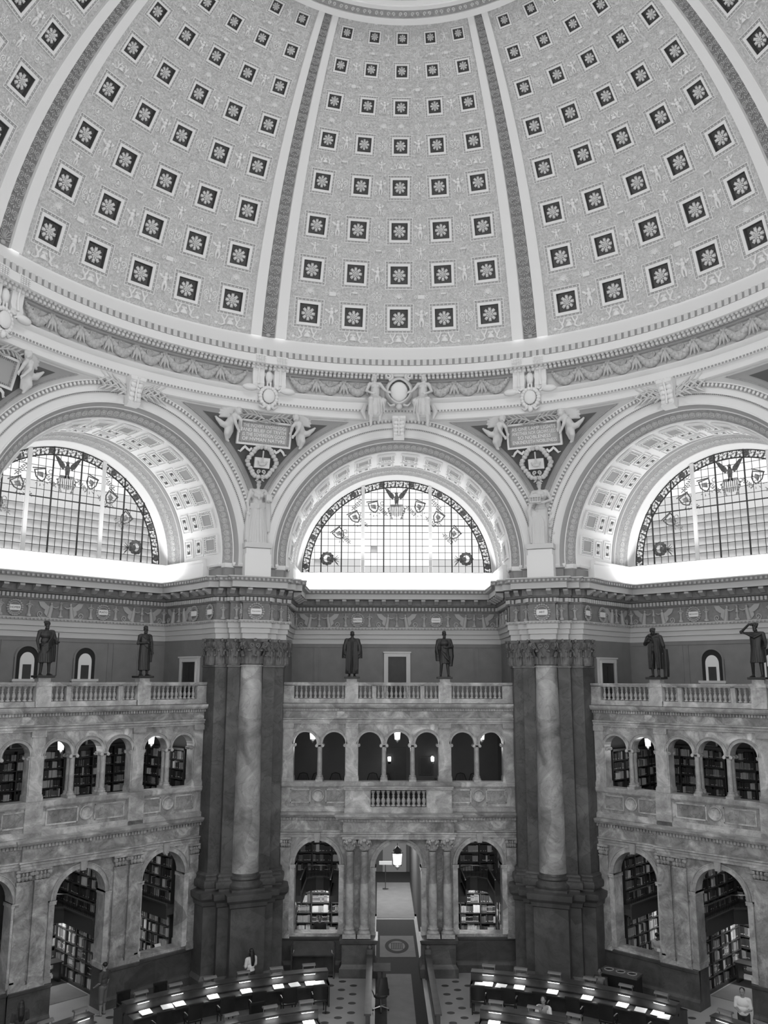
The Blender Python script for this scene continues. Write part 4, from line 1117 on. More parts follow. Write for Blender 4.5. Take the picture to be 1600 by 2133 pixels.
def screen(t, name, label, centre):
    s = struct(name, bay(t, 0, W_S, 0), rad(-t), label); SCREEN[t] = s
    J = .45
    # upper arcade wall
    b = MB()
    ZS, ZB, ZT = H(-2.83), H(-4.42), H(-1.95)
    # above springing: all seven arches
    ops = [(c, .51, ZS, ZS) for c in (-4.1, -2.83, -1.26, 0, 1.26, 2.83, 4.1)]
    arched_wall(b, -5.1, 5.1, ZS, ZT, ops, W_S, W_S + J, 0, 1)
    b.build('arcade_wall', ['marble', 'marble_light'], s, OS, smooth=False)
    for c0, c1 in ((-5.1, -4.61), (-2.33, -1.77), (1.77, 2.33), (4.61, 5.1)):
        p = MB(); p.box(c0, c1, W_S - .02, W_S + J, ZB, ZT - .001); p.box(c0 - .03, c1 + .03, W_S - .08, W_S + J + .03, ZB, ZB + .16); p.box(c0 - .02, c1 + .02, W_S - .05, W_S + J + .03, ZB + .16, ZB + .22)
        p.box(c0 + .04, c1 - .04, W_S - .06, W_S, ZB + .22, ZT - .2); p.box(c0 - .0, c1 + .0, W_S - .1, W_S, ZT - .2, ZT - .001)
        p.build('arcade_pier', 'marble_light', s, OS, smooth=False)
        for e_, sg in ((c0, -1), (c1, 1)):
            if abs(e_) > 5: continue
            q = MB()
            for w in (W_S + .06, W_S + J - .06):
                q.lathe([(.065, -.03), (.065, .03)], 10, M=Matrix.Translation((e_ + sg * .03, w, ZS - .07)) @ RX90)
            q.box(min(e_, e_ + sg * .07), max(e_, e_ + sg * .07), W_S - .02, W_S + J, ZS - .04, ZS)
            q.build('respond_capital', 'marble_light', s, OS, ang=40)
    for c in (-3.465, -.63, .63, 3.465):
        for w in (.09, J - .09): put('colonnette', me_coln, s, loc=(c, w, ZB), scale=(1, 1, (ZS - ZB) / 1.6))
    for c in (-4.1, -2.83, -1.26, 0, 1.26, 2.83, 4.1): put('archivolt', me_av1, s, loc=(c, 0, ZS))
    # upper entablature
    ln = [(-5.12, W_S), (5.12, W_S)]
    b = MB()
    hband(b, ln, [(-.4, -1.96), (.06, -1.96), (.06, -1.9), (.1, -1.88), (.1, -1.8), (.16, -1.76), (.16, -1.72), (.02, -1.71)], 0)
    hband(b, ln, [(.02, -1.71), (.02, -1.42), (.08, -1.41)], 1)
    hband(b, ln, [(.08, -1.41), (.08, -1.29), (.26, -1.28), (.32, -1.2), (.34, -1.12), (.34, -1.09), (-.45, -1.07)], 0)
    b.build('upper_cornice', ['marble_light', 'marble'], s, OS, smooth=False)
    b = MB(); blocks(b, ln, .115, .06, .14, -1.40, -1.30, .55); b.build('dentil_row', 'marble_light', s, OS, smooth=False, kind='stuff')
    # parapet under the arcade and middle entablature
    hw = 2.35
    jut = .55 if centre else .14
    mid = [(-5.12, W_S), (-hw, W_S), (-hw, W_S - jut), (hw, W_S - jut), (hw, W_S), (5.12, W_S)]
    b = MB()
    if centre:
        for a0, a1 in ((-5.1, -2.3), (2.3, 5.1)):
            b.box(a0, a1, W_S - .02, W_S + J, H(-5.65), H(-4.66), 1)
        hband(b, ln, [(-.45, -4.68), (.06, -4.66), (.1, -4.6), (.12, -4.46), (.06, -4.42), (-.45, -4.42)], 0)
    else:
        b.box(-5.1, 5.1, W_S - .02, W_S + J, H(-5.65), H(-4.66), 1)
        hband(b, ln, [(-.45, -4.68), (.06, -4.66), (.1, -4.6), (.12, -4.46), (.06, -4.42), (-.45, -4.42)], 0)
        for c in (-2.05, 2.05): b.box(c - .33, c + .33, W_S - .12, W_S, H(-5.65), H(-4.44), 0)
    hband(b, ln, [(0, -5.68), (.12, -5.66), (.12, -5.5), (.02, -5.44)], 0)
    b.build('parapet', ['marble_light', 'marble'], s, OS, smooth=False)
    for c in ((-3.5, 3.5) if centre else (-3.5, 0, 3.5)):
        put('roundel', me_round, s, loc=(c, -.02, H(-5.0)))
        for q in (-1, 1):
            p = MB(); x0, x1 = sorted((c + q * .34, c + q * (1.2 if c else 1.55))); f = .05
            p.box(x0, x1, W_S - .03, W_S, H(-5.28), H(-4.76), 0)
            for (a0, a1, z0, z1) in ((x0, x1, -5.31, -5.26), (x0, x1, -4.78, -4.73), (x0 - .02, x0 + .03, -5.31, -4.73), (x1 - .03, x1 + .02, -5.31, -4.73)): p.box(a0, a1, W_S - .06, W_S, H(z0), H(z1), 1)
            p.build('parapet_panel', ['marble_panel', 'marble_light'], s, OS, smooth=False)
    b = MB()
    hband(b, mid, [(-.4, -6.72), (.05, -6.72), (.05, -6.62), (.09, -6.6), (.09, -6.52), (.15, -6.48), (.15, -6.44), (.02, -6.43)], 0)
    hband(b, mid, [(.02, -6.43), (.02, -6.02), (.08, -6.01)], 1)
    hband(b, mid, [(.08, -6.01), (.08, -5.88), (.28, -5.86), (.36, -5.76), (.38, -5.68), (-.6, -5.64)], 0)
    b.build('middle_cornice', ['marble_light', 'marble'], s, OS, smooth=False)
    b = MB(); blocks(b, mid, .13, .06, .15, -6.0, -5.89, .55); b.build('dentil_row', 'marble_light', s, OS, smooth=False, kind='stuff')
    # lower arcade
    ZL = H(-6.7)
    b = MB()
    arched_wall(b, -5.1, 5.1, H(-12.1), ZL, [(-3.5, .96, H(-7.82), H(-10.6)), (0, 1.0, H(-7.95), H(-12.1)), (3.5, .96, H(-7.82), H(-10.6))], W_S, W_S + .6, 0, 1, 20)
    b.build('lower_wall', ['marble', 'marble_light'], s, OS, smooth=False)
    for c, me, z in ((-3.5, me_av2, -7.82), (3.5, me_av2, -7.82), (0, me_av3 if centre else me_av2, -7.95)): put('archivolt', me, s, loc=(c, 0, H(z)))
    for c, hf, zs, zb in ((-3.5, .96, -7.82, -10.6), (3.5, .96, -7.82, -10.6), (0, 1.0, -7.95, -10.7)):
        for q in (-1, 1):
            p = MB(); x0, x1 = sorted((c + q * (hf - .012), c + q * (hf + .2))); p.box(x0, x1, W_S - .05, W_S + .62, H(zb), H(zs)); p.box(x0 - .03, x1 + .03, W_S - .1, W_S + .64, H(zb), H(zb + .2))
            xa, xb = sorted((c + q * (hf - .05), c + q * (hf + .22))); p.box(xa, xb, W_S - .1, W_S + .62, H(zs - .14), H(zs)); p.box(xa, xb, W_S - .13, W_S + .62, H(zs - .05), H(zs))
            p.build('arch_jamb', 'marble_light', s, OS, smooth=False)
    # pilasters of the lower storey
    pil = [-4.86, 4.86] if centre else [-4.86, -2.2, -1.55, 1.55, 2.2, 4.86]
    for c in pil:
        p = MB(); k = .2 if abs(c) > 4 else .27
        p.box(c - k, c + k, W_S - .1, W_S, H(-10.5), H(-7.15)); p.box(c - k - .05, c + k + .05, W_S - .16, W_S, H(-10.75), H(-10.56)); p.box(c - k - .02, c + k + .02, W_S - .13, W_S, H(-10.56), H(-10.46))
        p.box(c - k - .02, c + k + .02, W_S - .12, W_S, H(-7.18), H(-7.13)); p.box(c - k - .06, c + k + .06, W_S - .17, W_S, H(-6.8), H(-6.72))
        for i in range(4):
            x = c - k + (i + .5) * k / 2
            p.ell((x, W_S - .12, H(-7.02)), (.075, .05, .1), 6, 5); p.ell((x, W_S - .13, H(-6.9)), (.05, .06, .08), 6, 5)
        for q in (-1, 1): p.lathe([(.07, -.03), (.07, .03)], 10, M=Matrix.Translation((c + q * k, W_S - .14, H(-6.88))) @ RX90)
        p.build('pilaster', 'marble', s, OS, ang=40)
    # dark dado below the sills
    dd = MB()
    rng = ((-5.1, -2.5), (-2.5, -.975), (.975, 2.5), (2.5, 5.1))
    for a0, a1 in rng:
        j2 = .02 if abs(a0 + a1) > 5 else (.02 if centre else .14)
        p0 = [(a0, W_S - j2), (a1, W_S - j2)]
        dd.sweep(p0, [(0, H(-12.1)), (.1, H(-12.1)), (.1, H(-11.8)), (.03, H(-11.7)), (.02, H(-11.65)), (.02, H(-10.85)), (.08, H(-10.82)), (.1, H(-10.72)), (-.5 if abs(a0 + a1) > 5 else -.1, H(-10.7))], 0)
        dd.box(a0, a1, W_S - j2 + .0, W_S + .64 if abs(a0 + a1) <= 5 else W_S + .3, H(-12.1), H(-10.72))
    dd.build('marble_dado', 'marble_dado', s, OS, smooth=False)
    if centre:
        wp = W_S - .6
        for c in (-1.45, -2.07, 1.45, 2.07):
            q = put('portal_column', me_pcol, s, loc=(c, -.42, H(-10.62))); put('column_capital', me_pcap, q, loc=(0, 0, 3.45))
            p = MB(); p.box(c - .2, c + .2, W_S - .08, W_S, H(-10.6), H(-6.75)); p.build('pilaster', 'marble', s, OS, smooth=False)
        for sg in (-1, 1):
            p = MB(); a0, a1 = sorted((sg * .97, sg * 2.37))
            p.sweep([(a0, W_S + .5), (a0, wp - .12), (a1, wp - .12), (a1, W_S)] if sg > 0 else [(a0, W_S), (a0, wp - .12), (a1, wp - .12), (a1, W_S + .5)],
                    [(0, H(-12.1)), (.1, H(-12.1)), (.1, H(-11.75)), (.03, H(-11.66)), (0, H(-11.6)), (0, H(-10.85)), (.06, H(-10.8)), (.1, H(-10.66)), (-.4, H(-10.62)), (-.72, H(-10.62))], 0, caps=False)
            p.build('column_pedestal', 'marble_dado', s, OS, smooth=False)
        # balcony parapet over the portal
        wb = W_S - .42
        b = MB()
        for sg in (-1, 1):
            a0, a1 = sorted((sg * 1.2, sg * 2.3))
            b.box(a0, a1, wb, wb + .28, H(-5.5), H(-4.72)); b.box(a0 - .03, a1 + .03, wb - .05, wb + .3, H(-5.66), H(-5.46))
            a0, a1 = sorted((sg * 2.02, sg * 2.3)); b.box(a0, a1, wb + .28, W_S + .1, H(-5.66), H(-4.72))
        b.box(-1.25, 1.25, wb - .04, wb + .3, H(-5.66), H(-5.42)); b.box(-2.35, 2.35, wb - .06, W_S + .05, H(-4.72), H(-4.6)); b.box(-2.38, 2.38, wb - .1, W_S + .05, H(-4.64), H(-4.58))
        b.build('portal_parapet', 'marble_light', s, OS, smooth=False)
        for i in range(11): put('baluster', me_bal2, s, loc=(-1.1 + .22 * i, wb + .13 - W_S, H(-5.4)))
        b = MB(); b.box(-2.3, 2.3, W_S - .55, W_S, H(-6.72), H(-6.69)); b.build('portal_ceiling', 'marble', s, OS, smooth=False)
    return s
screen(0, 'wall_back_screen', 'veined marble arcade with projecting column portal in the entrance bay', True)
screen(-45, 'wall_left_screen', 'veined marble arcade screen in the left bay', False)
screen(45, 'wall_right_screen', 'veined marble arcade screen in the right bay', False)
# ------------------------------------------------------------------ balustrades on the screens
def balustrade(t, label):
    s = thing('marble_balustrade', label, 'balustrade', bay(t, 0, W_S + .05, H(-1.07)), rad(-t), 'balustrades of the upper balconies')
    b = MB(); b.box(-5.08, 5.08, -.22, .16, 0, .2); b.box(-5.08, 5.08, -.25, .18, 0, .06); b.build('base_course', 'marble_light', s, smooth=False)
    b = MB(); b.box(-5.08, 5.08, -.2, .14, .76, .86); b.box(-5.08, 5.08, -.23, .17, .82, .9); b.build('handrail', 'marble_light', s, smooth=False)
    edges = [-5.08, -4.62, -2.36, -1.78, -1.16, -.98, .98, 1.16, 1.78, 2.36, 4.62, 5.08]
    for i in range(0, 12, 2):
        a0, a1 = edges[i], edges[i + 1]; b = MB(); big = a1 - a0 > .5
        b.box(a0, a1, -.2 - (.08 if big else 0), .14, .0, .78)
        if big: b.box(a0, a1, -.3, .16, .76, .92); b.box(a0, a1, -.32, .16, 0, .2); b.box(a0 + .06, a1 - .06, -.26, .1, .9, 1.06)
        b.build('balustrade_post', 'marble_light', s, smooth=False)
    for i in range(1, 11, 2):
        a0, a1 = edges[i], edges[i + 1]; n = max(2, int(round((a1 - a0) / .2)))
        for k in range(n): put('baluster', me_bal, s, loc=(a0 + (a1 - a0) * (k + .5) / n, -.03, .22), scale=(1, 1, 1.04))
    return s
balustrade(0, 'marble balustrade of the central balcony in front of the white framed door')
balustrade(-45, 'marble balustrade of the left balcony under two bronze statues')
balustrade(45, 'marble balustrade of the right balcony under two bronze statues')
# ------------------------------------------------------------------ floors and rooms behind
def plane_obj(mb, name, matn, parent=None, kind='structure'):
    o = mb.build(name, matn, parent, smooth=False)
    if parent is None: o['kind'] = kind
    return o
for t, nm in ((0, 'back'), (-45, 'left'), (45, 'right')):
    root = struct('wall_%s_rooms' % nm, bay(t, 0, 22.6, 0), rad(-t)); O2 = (0, 22.6, 0)
    b = MB(); b.box(-5.4, 5.4, W_S + .1, W_B + .1, H(-1.5), H(-1.28)); b.build('balcony_floor', 'marble_dado', root, O2, smooth=False)
    b = MB(); b.box(-5.4, 5.4, W_S + .46, 23.2, H(-1.95), H(-1.8)); b.build('gallery_ceiling', 'room_wall', root, O2, smooth=False)
    b = MB(); b.box(-5.4, 5.4, W_S + .3, 23.2, H(-6.2), H(-5.6)); b.build('gallery_floor', 'slab', root, O2, smooth=False)
    b = MB(); b.box(-5.4, 5.4, 22.6, 22.8, H(-6.2), H(-1.8)); b.build('gallery_wall', 'room_wall', root, O2, smooth=False)
    for s in (-1, 1):
        b = MB(); b.box(min(s * 5.15, s * 5.4), max(s * 5.15, s * 5.4), W_S, 23, H(-12.1), H(-1.4)); b.build('party_wall', 'room_wall', root, O2, smooth=False)
    if nm != 'back':
        b = MB(); b.box(-5.4, 5.4, 22.6, 22.8, H(-12.1), H(-6.2)); b.build('alcove_wall', 'room_wall', root, O2, smooth=False)
    else:
        for s in (-1, 1):
            b = MB(); b.box(min(s * 1.25, s * 5.4), max(s * 1.25, s * 5.4), 22.6, 22.8, H(-12.1), H(-6.2)); b.build('alcove_wall', 'room_wall', root, O2, smooth=False)
            b = MB(); b.box(min(s * 1.12, s * 1.3), max(s * 1.12, s * 1.3), W_S + .6, 36, H(-12.1), H(-6.2)); b.build('passage_wall', 'room_wall', root, O2, smooth=False)
fl = MB(); fl.prismz([(26 * cos(2 * PI * i / 48), 26 * sin(2 * PI * i / 48)) for i in range(48)], -.3, 0.0)
floor = fl.build('floor', 'floor_stone', smooth=False); floor['kind'] = 'structure'; floor['label'] = 'pale stone floor with staggered dark inlaid ovals'
fp = MB(); fp.box(-1.3, 1.3, 25.5, 37, -.3, 0.0); fp.build('passage_floor', 'carpet_dark', floor, smooth=False)

# lower walls of the four side bays outside the picture: they keep stray light from the floor
for t, nm in ((-90, 'wall_far_left_lower'), (90, 'wall_far_right_lower'), (-135, 'wall_near_left'), (135, 'wall_near_right')):
    b = MB(); b.box(-6.9, 6.9, -.0, .4, 0, H(1.7)); o = b.build(nm, 'marble', None, smooth=False); o.location = bay(t, 0, 16.9, 0); o.rotation_euler = (0, 0, rad(-t)); o['kind'] = 'structure'

# ================================================================== FIGURES
def loft(mb, secs, n=36, m=0):       # closed skin through elliptical sections (cx,cy,z,rx,ry,amp,folds,phase)
    P = []
    for cx, cy, z, rx, ry, amp, nf, ph in secs:
        row = []
        for i in range(n):
            a = 2 * PI * i / n; k = 1 + amp * (sin(nf * a + ph) + .5 * sin(nf * 1.7 * a + 2 * ph))
            row.append((cx + rx * k * cos(a), cy + ry * k * sin(a), z))
        P.append(row)
    mb.grid(P, m, cv=True); mb.add(P[0], [tuple(range(n - 1, -1, -1))], m); mb.add(P[-1], [tuple(range(n))], m)
def limb(mb, pts, rr, n=9, m=0):
    mb.tube(pts, rr, n, m)
    mb.ell(pts[0], rr[0], 9, 7, m); mb.ell(pts[-1], rr[-1], 9, 7, m)
    for p, r in zip(pts[1:-1], rr[1:-1]): mb.ell(p, r, 9, 7, m)
def hand(mb, w, d, side, curl=.5, m=0, s=1.0):          # palm, four fingers, thumb
    w = Vector(w); d = Vector(d).normalized(); a = Vector((0, -1, 0)) if abs(d.y) < .8 else Vector((0, 0, 1))
    b = d.cross(a).normalized(); a = b.cross(d).normalized()
    c = w + d * .05 * s
    mb.tube([w, w + d * .045 * s, w + d * .085 * s], [.026 * s, .036 * s, .034 * s], 8, m, flat=.6)
    for k in range(4):
        L = (.062, .075, .08, .068)[k] * s; o = w + d * .08 * s + b * (k - 1.5) * .019 * s
        p1 = o + d * L * .45 + a * curl * .01 * s; p2 = p1 + (d * (1 - curl * .6) + a * curl) .normalized() * L * .5
        mb.tube([o, p1, p2], [.0105 * s, .0098 * s, .008 * s], 6, m)
    o = w + d * .03 * s + b * side * .03 * s; mb.tube([o, o + (d + b * side * .9) .normalized() * .035 * s, o + (d * 1.2 + b * side * .5 + a * curl * .6).normalized() * .065 * s], [.013 * s, .012 * s, .009 * s], 6, m)
def head(mb, c, yaw=0.0, pitch=0.0, m=0, beard=0.0, hair=None, k=1.0, tilt=0.0):
    R = Matrix.Translation(c) @ Matrix.Rotation(yaw, 4, 'Z') @ Matrix.Rotation(tilt, 4, 'Y') @ Matrix.Rotation(pitch, 4, 'X') @ Matrix.Scale(k, 4)
    mb.ell((0, .012, .03), (.078, .095, .098), 14, 10, m, R); mb.ell((0, -.025, -.04), (.062, .068, .085), 12, 8, m, R)
    mb.ell((0, -.03, -.095), (.034, .038, .03), 8, 6, m, R)
    mb.tube([(0, -.086, .035), (0, -.104, -.005), (0, -.112, -.026)], [.011, .014, .016], 6, m, R); mb.ell((0, -.1, -.03), (.02, .014, .011), 7, 5, m, R)
    for s in (-1, 1):
        mb.ell((s * .033, -.078, .03), (.017, .012, .011), 7, 5, m, R); mb.ell((s * .033, -.084, .052), (.026, .011, .008), 7, 5, m, R)
        mb.ell((s * .08, .008, -.01), (.012, .024, .034), 7, 5, m, R); mb.ell((s * .045, -.058, -.03), (.022, .02, .022), 7, 5, m, R)
    mb.ell((0, -.086, -.057), (.026, .012, .007), 7, 5, m, R); mb.ell((0, -.084, -.07), (.022, .012, .007), 7, 5, m, R)
    if beard:
        mb.ell((0, -.05, -.105), (.062, .055, .06 * beard), 10, 7, m, R); mb.ell((0, -.055, -.15 * beard), (.042, .04, .06 * beard), 9, 6, m, R)
    if hair is not None:
        for h in hair: mb.ell(h[0], h[1], 12, 8, m, R)
CURLS = [((.075 * cos(a), .02 + .085 * sin(a), .06 + .03 * sin(3 * a)), (.035, .035, .04)) for a in [2 * PI * i / 11 for i in range(11)]] + [((0, .02, .1), (.075, .085, .045))]
SHORT = [((0, .03, .065), (.085, .092, .085))]
LONGH = SHORT + [((0, .085, -.04), (.085, .05, .12)), ((-.075, .04, -.05), (.03, .05, .09)), ((.075, .04, -.05), (.03, .05, .09))]
def torso(mb, lean=0.0, w=1.0, m=0, z=0.0):
    mb.ell((0, lean * .5, .98 + z), (.17 * w, .125, .14), 14, 9, m); mb.ell((0, lean * .8, 1.14 + z), (.155 * w, .115, .16), 14, 9, m)
    mb.ell((0, lean - .01, 1.33 + z), (.19 * w, .13, .17), 14, 9, m); limb(mb, [(-.16 * w, lean, 1.43 + z), (.16 * w, lean, 1.43 + z)], [.075, .075], 9, m)
    limb(mb, [(0, lean, 1.44 + z), (0, lean - .015, 1.55 + z)], [.068, .058], 9, m)
def leg(mb, s, kn, an, m=0, r=1.0, toe=None, hip=None):
    limb(mb, [hip or (s * .095, 0, .95), kn, an], [.098 * r, .062 * r, .042 * r], 10, m)
    k, a = Vector(kn), Vector(an); c = k.lerp(a, .3) + Vector((0, .02, 0)); mb.ell(c, (.055 * r, .06 * r, .12), 9, 7, m)
    t = toe or (an[0] + s * .03, an[1] - .17, .03); mb.tube([(an[0], an[1] + .06, .04), (an[0], an[1] - .03, .05), t], [.04, .045, .025], 8, m); mb.ell(t, (.04, .05, .025), 8, 6, m)
def folds(mb, lines, r=.022, m=0):
    for l in lines: mb.tube(l, [r * .6] + [r] * (len(l) - 2) + [r * .6], 6, m)
def skirt_folds(mb, z0, z1, r0, r1, n=13, r=.02, m=0, a0=PI, a1=2 * PI, cx=0):
    for i in range(n):
        a = a0 + (a1 - a0) * (i + .5) / n; w = .02 * sin(i * 2.3)
        mb.tube([(cx + r0 * cos(a), r0 * .8 * sin(a), z0), (cx + (r0 + r1) / 2 * cos(a + w), (r0 + r1) / 2 * .8 * sin(a + w), (z0 + z1) / 2), (cx + r1 * cos(a), r1 * .82 * sin(a), z1)], [r * .5, r, r * 1.2], 6, m)
def base_block(mb, hx=.3, hy=.25, h=.06): mb.box(-hx, hx, -hy, hy, -h, 0.015)
SIT = {}
def st_staff():          # robe over one shoulder, staff in the hand, laurelled bearded head
    b = MB(); base_block(b); torso(b, .0, 1.08)
    leg(b, -1, (-.1, -.05, .52), (-.1, .02, .09)); leg(b, 1, (.13, -.07, .52), (.16, -.02, .09))
    loft(b, [(.0, 0, .42, .2, .17, .06, 9, .5), (.0, 0, .6, .215, .18, .05, 9, .8), (0, 0, .85, .21, .17, .04, 8, 1.1), (0, 0, 1.05, .19, .15, .03, 8, 1.5)])
    skirt_folds(b, 1.0, .42, .19, .23, 11)
    for k in range(6): b.tube([(-.2 + .02 * k, -.1, .98 - .07 * k), (0, -.19, 1.06 - .05 * k), (.19, -.1, 1.32 - .06 * k), (.18, .02, 1.46 - .03 * k)], [.02, .028, .03, .02], 6)
    limb(b, [(-.22, 0, 1.42), (-.29, -.02, 1.14), (-.26, -.1, .9)], [.07, .052, .038]); hand(b, (-.26, -.1, .9), (.1, -.2, -1), 1)
    limb(b, [(.22, 0, 1.42), (.3, -.03, 1.17), (.29, -.2, 1.06)], [.08, .07, .05]); hand(b, (.29, -.2, 1.06), (.2, -1, .1), -1, 1.0)
    loft(b, [(.26, -.02, .45, .08, .1, .1, 6, 0), (.27, -.02, .8, .09, .1, .1, 6, .5), (.26, 0, 1.15, .08, .09, .06, 6, 1)], 20)
    b.tube([(.31, -.26, 0), (.31, -.24, 1.4)], [.018, .022], 8)
    head(b, (0, -.02, 1.66), .1, .05, beard=1.0, hair=CURLS)
    return b
def st_robe():           # long robe, arm folded across the chest
    b = MB(); base_block(b); torso(b, .0, 1.0)
    leg(b, -1, (-.09, -.03, .5), (-.09, .03, .08)); leg(b, 1, (.11, -.06, .5), (.13, -.02, .08))
    loft(b, [(0, 0, .2, .19, .16, .06, 9, .2), (0, 0, .5, .2, .165, .05, 9, .6), (0, 0, .85, .195, .16, .04, 9, 1.0), (0, 0, 1.15, .18, .145, .03, 8, 1.4), (0, 0, 1.3, .19, .13, .02, 8, 1.4)])
    skirt_folds(b, 1.05, .2, .18, .21, 12)
    for k in range(5): b.tube([(.2, -.06, .9 + .08 * k), (.03, -.18, 1.0 + .05 * k), (-.18, -.08, 1.2 + .05 * k)], .022, 6)
    limb(b, [(-.21, 0, 1.41), (-.29, -.04, 1.15), (-.08, -.19, 1.17)], [.07, .058, .04]); hand(b, (-.08, -.19, 1.17), (1, -.1, .1), -1)
    limb(b, [(.21, 0, 1.41), (.27, -.02, 1.13), (.24, -.12, .88)], [.075, .06, .042]); hand(b, (.24, -.12, .88), (0, -.3, -1), -1, .8)
    loft(b, [(.24, .0, .5, .07, .08, .08, 5, 0), (.25, 0, .85, .08, .09, .08, 5, .5), (.24, 0, 1.2, .07, .08, .05, 5, 1)], 18)
    head(b, (0, -.03, 1.65), -.2, .12, beard=.9, hair=SHORT)
    return b
def st_gown():           # open academic gown with hanging sleeves
    b = MB(); base_block(b); torso(b, .0, 1.1)
    leg(b, -1, (-.09, -.05, .5), (-.1, -.0, .08)); leg(b, 1, (.09, -.06, .5), (.1, -.02, .08))
    loft(b, [(0, .02, .12, .25, .19, .05, 11, .3), (0, .02, .5, .25, .18, .05, 11, .6), (0, .01, .95, .24, .17, .04, 10, 1.0), (0, 0, 1.3, .24, .15, .02, 10, 1.4), (0, 0, 1.45, .2, .12, .01, 8, 1)])
    for s in (-1, 1):
        limb(b, [(s * .22, 0, 1.42), (s * .3, -.01, 1.12), (s * .27, -.1, .88)], [.085, .09, .06]); hand(b, (s * .27, -.1, .88), (0, -.25, -1), -s, .5)
        loft(b, [(s * .3, .0, .72, .1, .12, .06, 5, 0), (s * .3, 0, .95, .1, .12, .05, 5, .5), (s * .28, 0, 1.25, .09, .1, .03, 5, 1)], 20)
        folds(b, [[(s * (.05 + .035 * k), -.17 + .01 * k, 1.38), (s * (.06 + .04 * k), -.2 + .012 * k, .8), (s * (.07 + .045 * k), -.2 + .014 * k, .12)] for k in range(5)], .022)
    b.tube([(0, -.19, 1.4), (0, -.2, .8), (0, -.19, .15)], .015, 6)
    b.lathe([(.11, 1.45), (.135, 1.48), (.1, 1.52)], 16); head(b, (0, -.03, 1.64), .05, .08, beard=1.1, hair=SHORT)
    return b
def st_apron():          # cape over shoulders, knee-length apron, bare legs
    b = MB(); base_block(b); torso(b, .0, 1.08)
    leg(b, -1, (-.12, -.06, .5), (-.15, .0, .09), r=1.1); leg(b, 1, (.12, -.03, .5), (.15, -.04, .09), r=1.1)
    loft(b, [(.02, 0, .52, .21, .16, .04, 8, .3), (.02, 0, .75, .2, .16, .04, 8, .6), (0, 0, 1.0, .18, .145, .02, 8, 1.0), (0, 0, 1.2, .18, .14, .01, 8, 1)])
    for k in range(6): b.tube([(-.15 + .03 * k, -.17, 1.02 - .02 * k), (.02 + .03 * k, -.2, .78 - .03 * k), (.22, -.12, .55 + .05 * k)], .022, 6)
    loft(b, [(.22, .05, .42, .1, .1, .08, 5, 0), (.25, .05, .8, .12, .11, .08, 5, .5), (.24, .03, 1.2, .11, .11, .05, 5, 1), (.2, .02, 1.42, .1, .1, .03, 5, 1)], 22)
    loft(b, [(-.24, .06, .62, .09, .1, .08, 5, 0), (-.27, .05, 1.0, .1, .1, .06, 5, .5), (-.22, .02, 1.43, .1, .1, .03, 5, 1)], 22)
    limb(b, [(-.22, 0, 1.42), (-.31, -.03, 1.14), (-.27, -.1, .9)], [.08, .065, .045]); hand(b, (-.27, -.1, .9), (.1, -.3, -1), 1, .6)
    limb(b, [(.22, 0, 1.42), (.3, -.08, 1.18), (.08, -.2, 1.14)], [.085, .07, .048]); hand(b, (.08, -.2, 1.14), (-1, -.1, 0), 1, .6)
    head(b, (0, -.03, 1.66), .15, .06, beard=1.0, hair=SHORT)
    return b
def st_coat():           # greatcoat, head bowed, hand raised to the collar
    b = MB(); base_block(b); torso(b, -.03, 1.1)
    leg(b, -1, (-.1, -.08, .5), (-.12, -.0, .08)); leg(b, 1, (.1, -.02, .5), (.13, -.05, .08))
    for s in (-1, 1):
        loft(b, [(s * .16, .03, .3, .1, .15, .06, 6, .3), (s * .15, .02, .7, .11, .16, .05, 6, .6), (s * .12, 0, 1.05, .12, .15, .03, 6, 1.0), (s * .1, -.02, 1.4, .13, .14, .02, 6, 1)], 24)
        folds(b, [[(s * (.06 + .05 * k), -.15, 1.35), (s * (.08 + .05 * k), -.16, .85), (s * (.1 + .05 * k), -.13, .32)] for k in range(3)], .024)
    limb(b, [(-.23, -.02, 1.42), (-.33, -.06, 1.2), (-.12, -.2, 1.28)], [.09, .08, .05]); hand(b, (-.12, -.2, 1.28), (.8, -.2, .5), -1, .7)
    limb(b, [(.23, -.02, 1.42), (.31, .02, 1.12), (.3, .1, .88)], [.09, .08, .05]); hand(b, (.3, .1, .88), (0, 0, -1), -1, .7)
    loft(b, [(.34, .1, .02, .09, .11, .08, 5, 0), (.36, .1, .5, .1, .12, .08, 5, 1), (.35, .1, 1.0, .08, .1, .05, 5, 1)], 22)
    b.tube([(-.2, -.05, 1.5), (0, -.14, 1.42), (.2, -.05, 1.5), (.12, .08, 1.54), (-.12, .08, 1.54), (-.2, -.05, 1.5)], .05, 7)
    head(b, (0, -.1, 1.62), .1, .35, hair=CURLS)
    return b
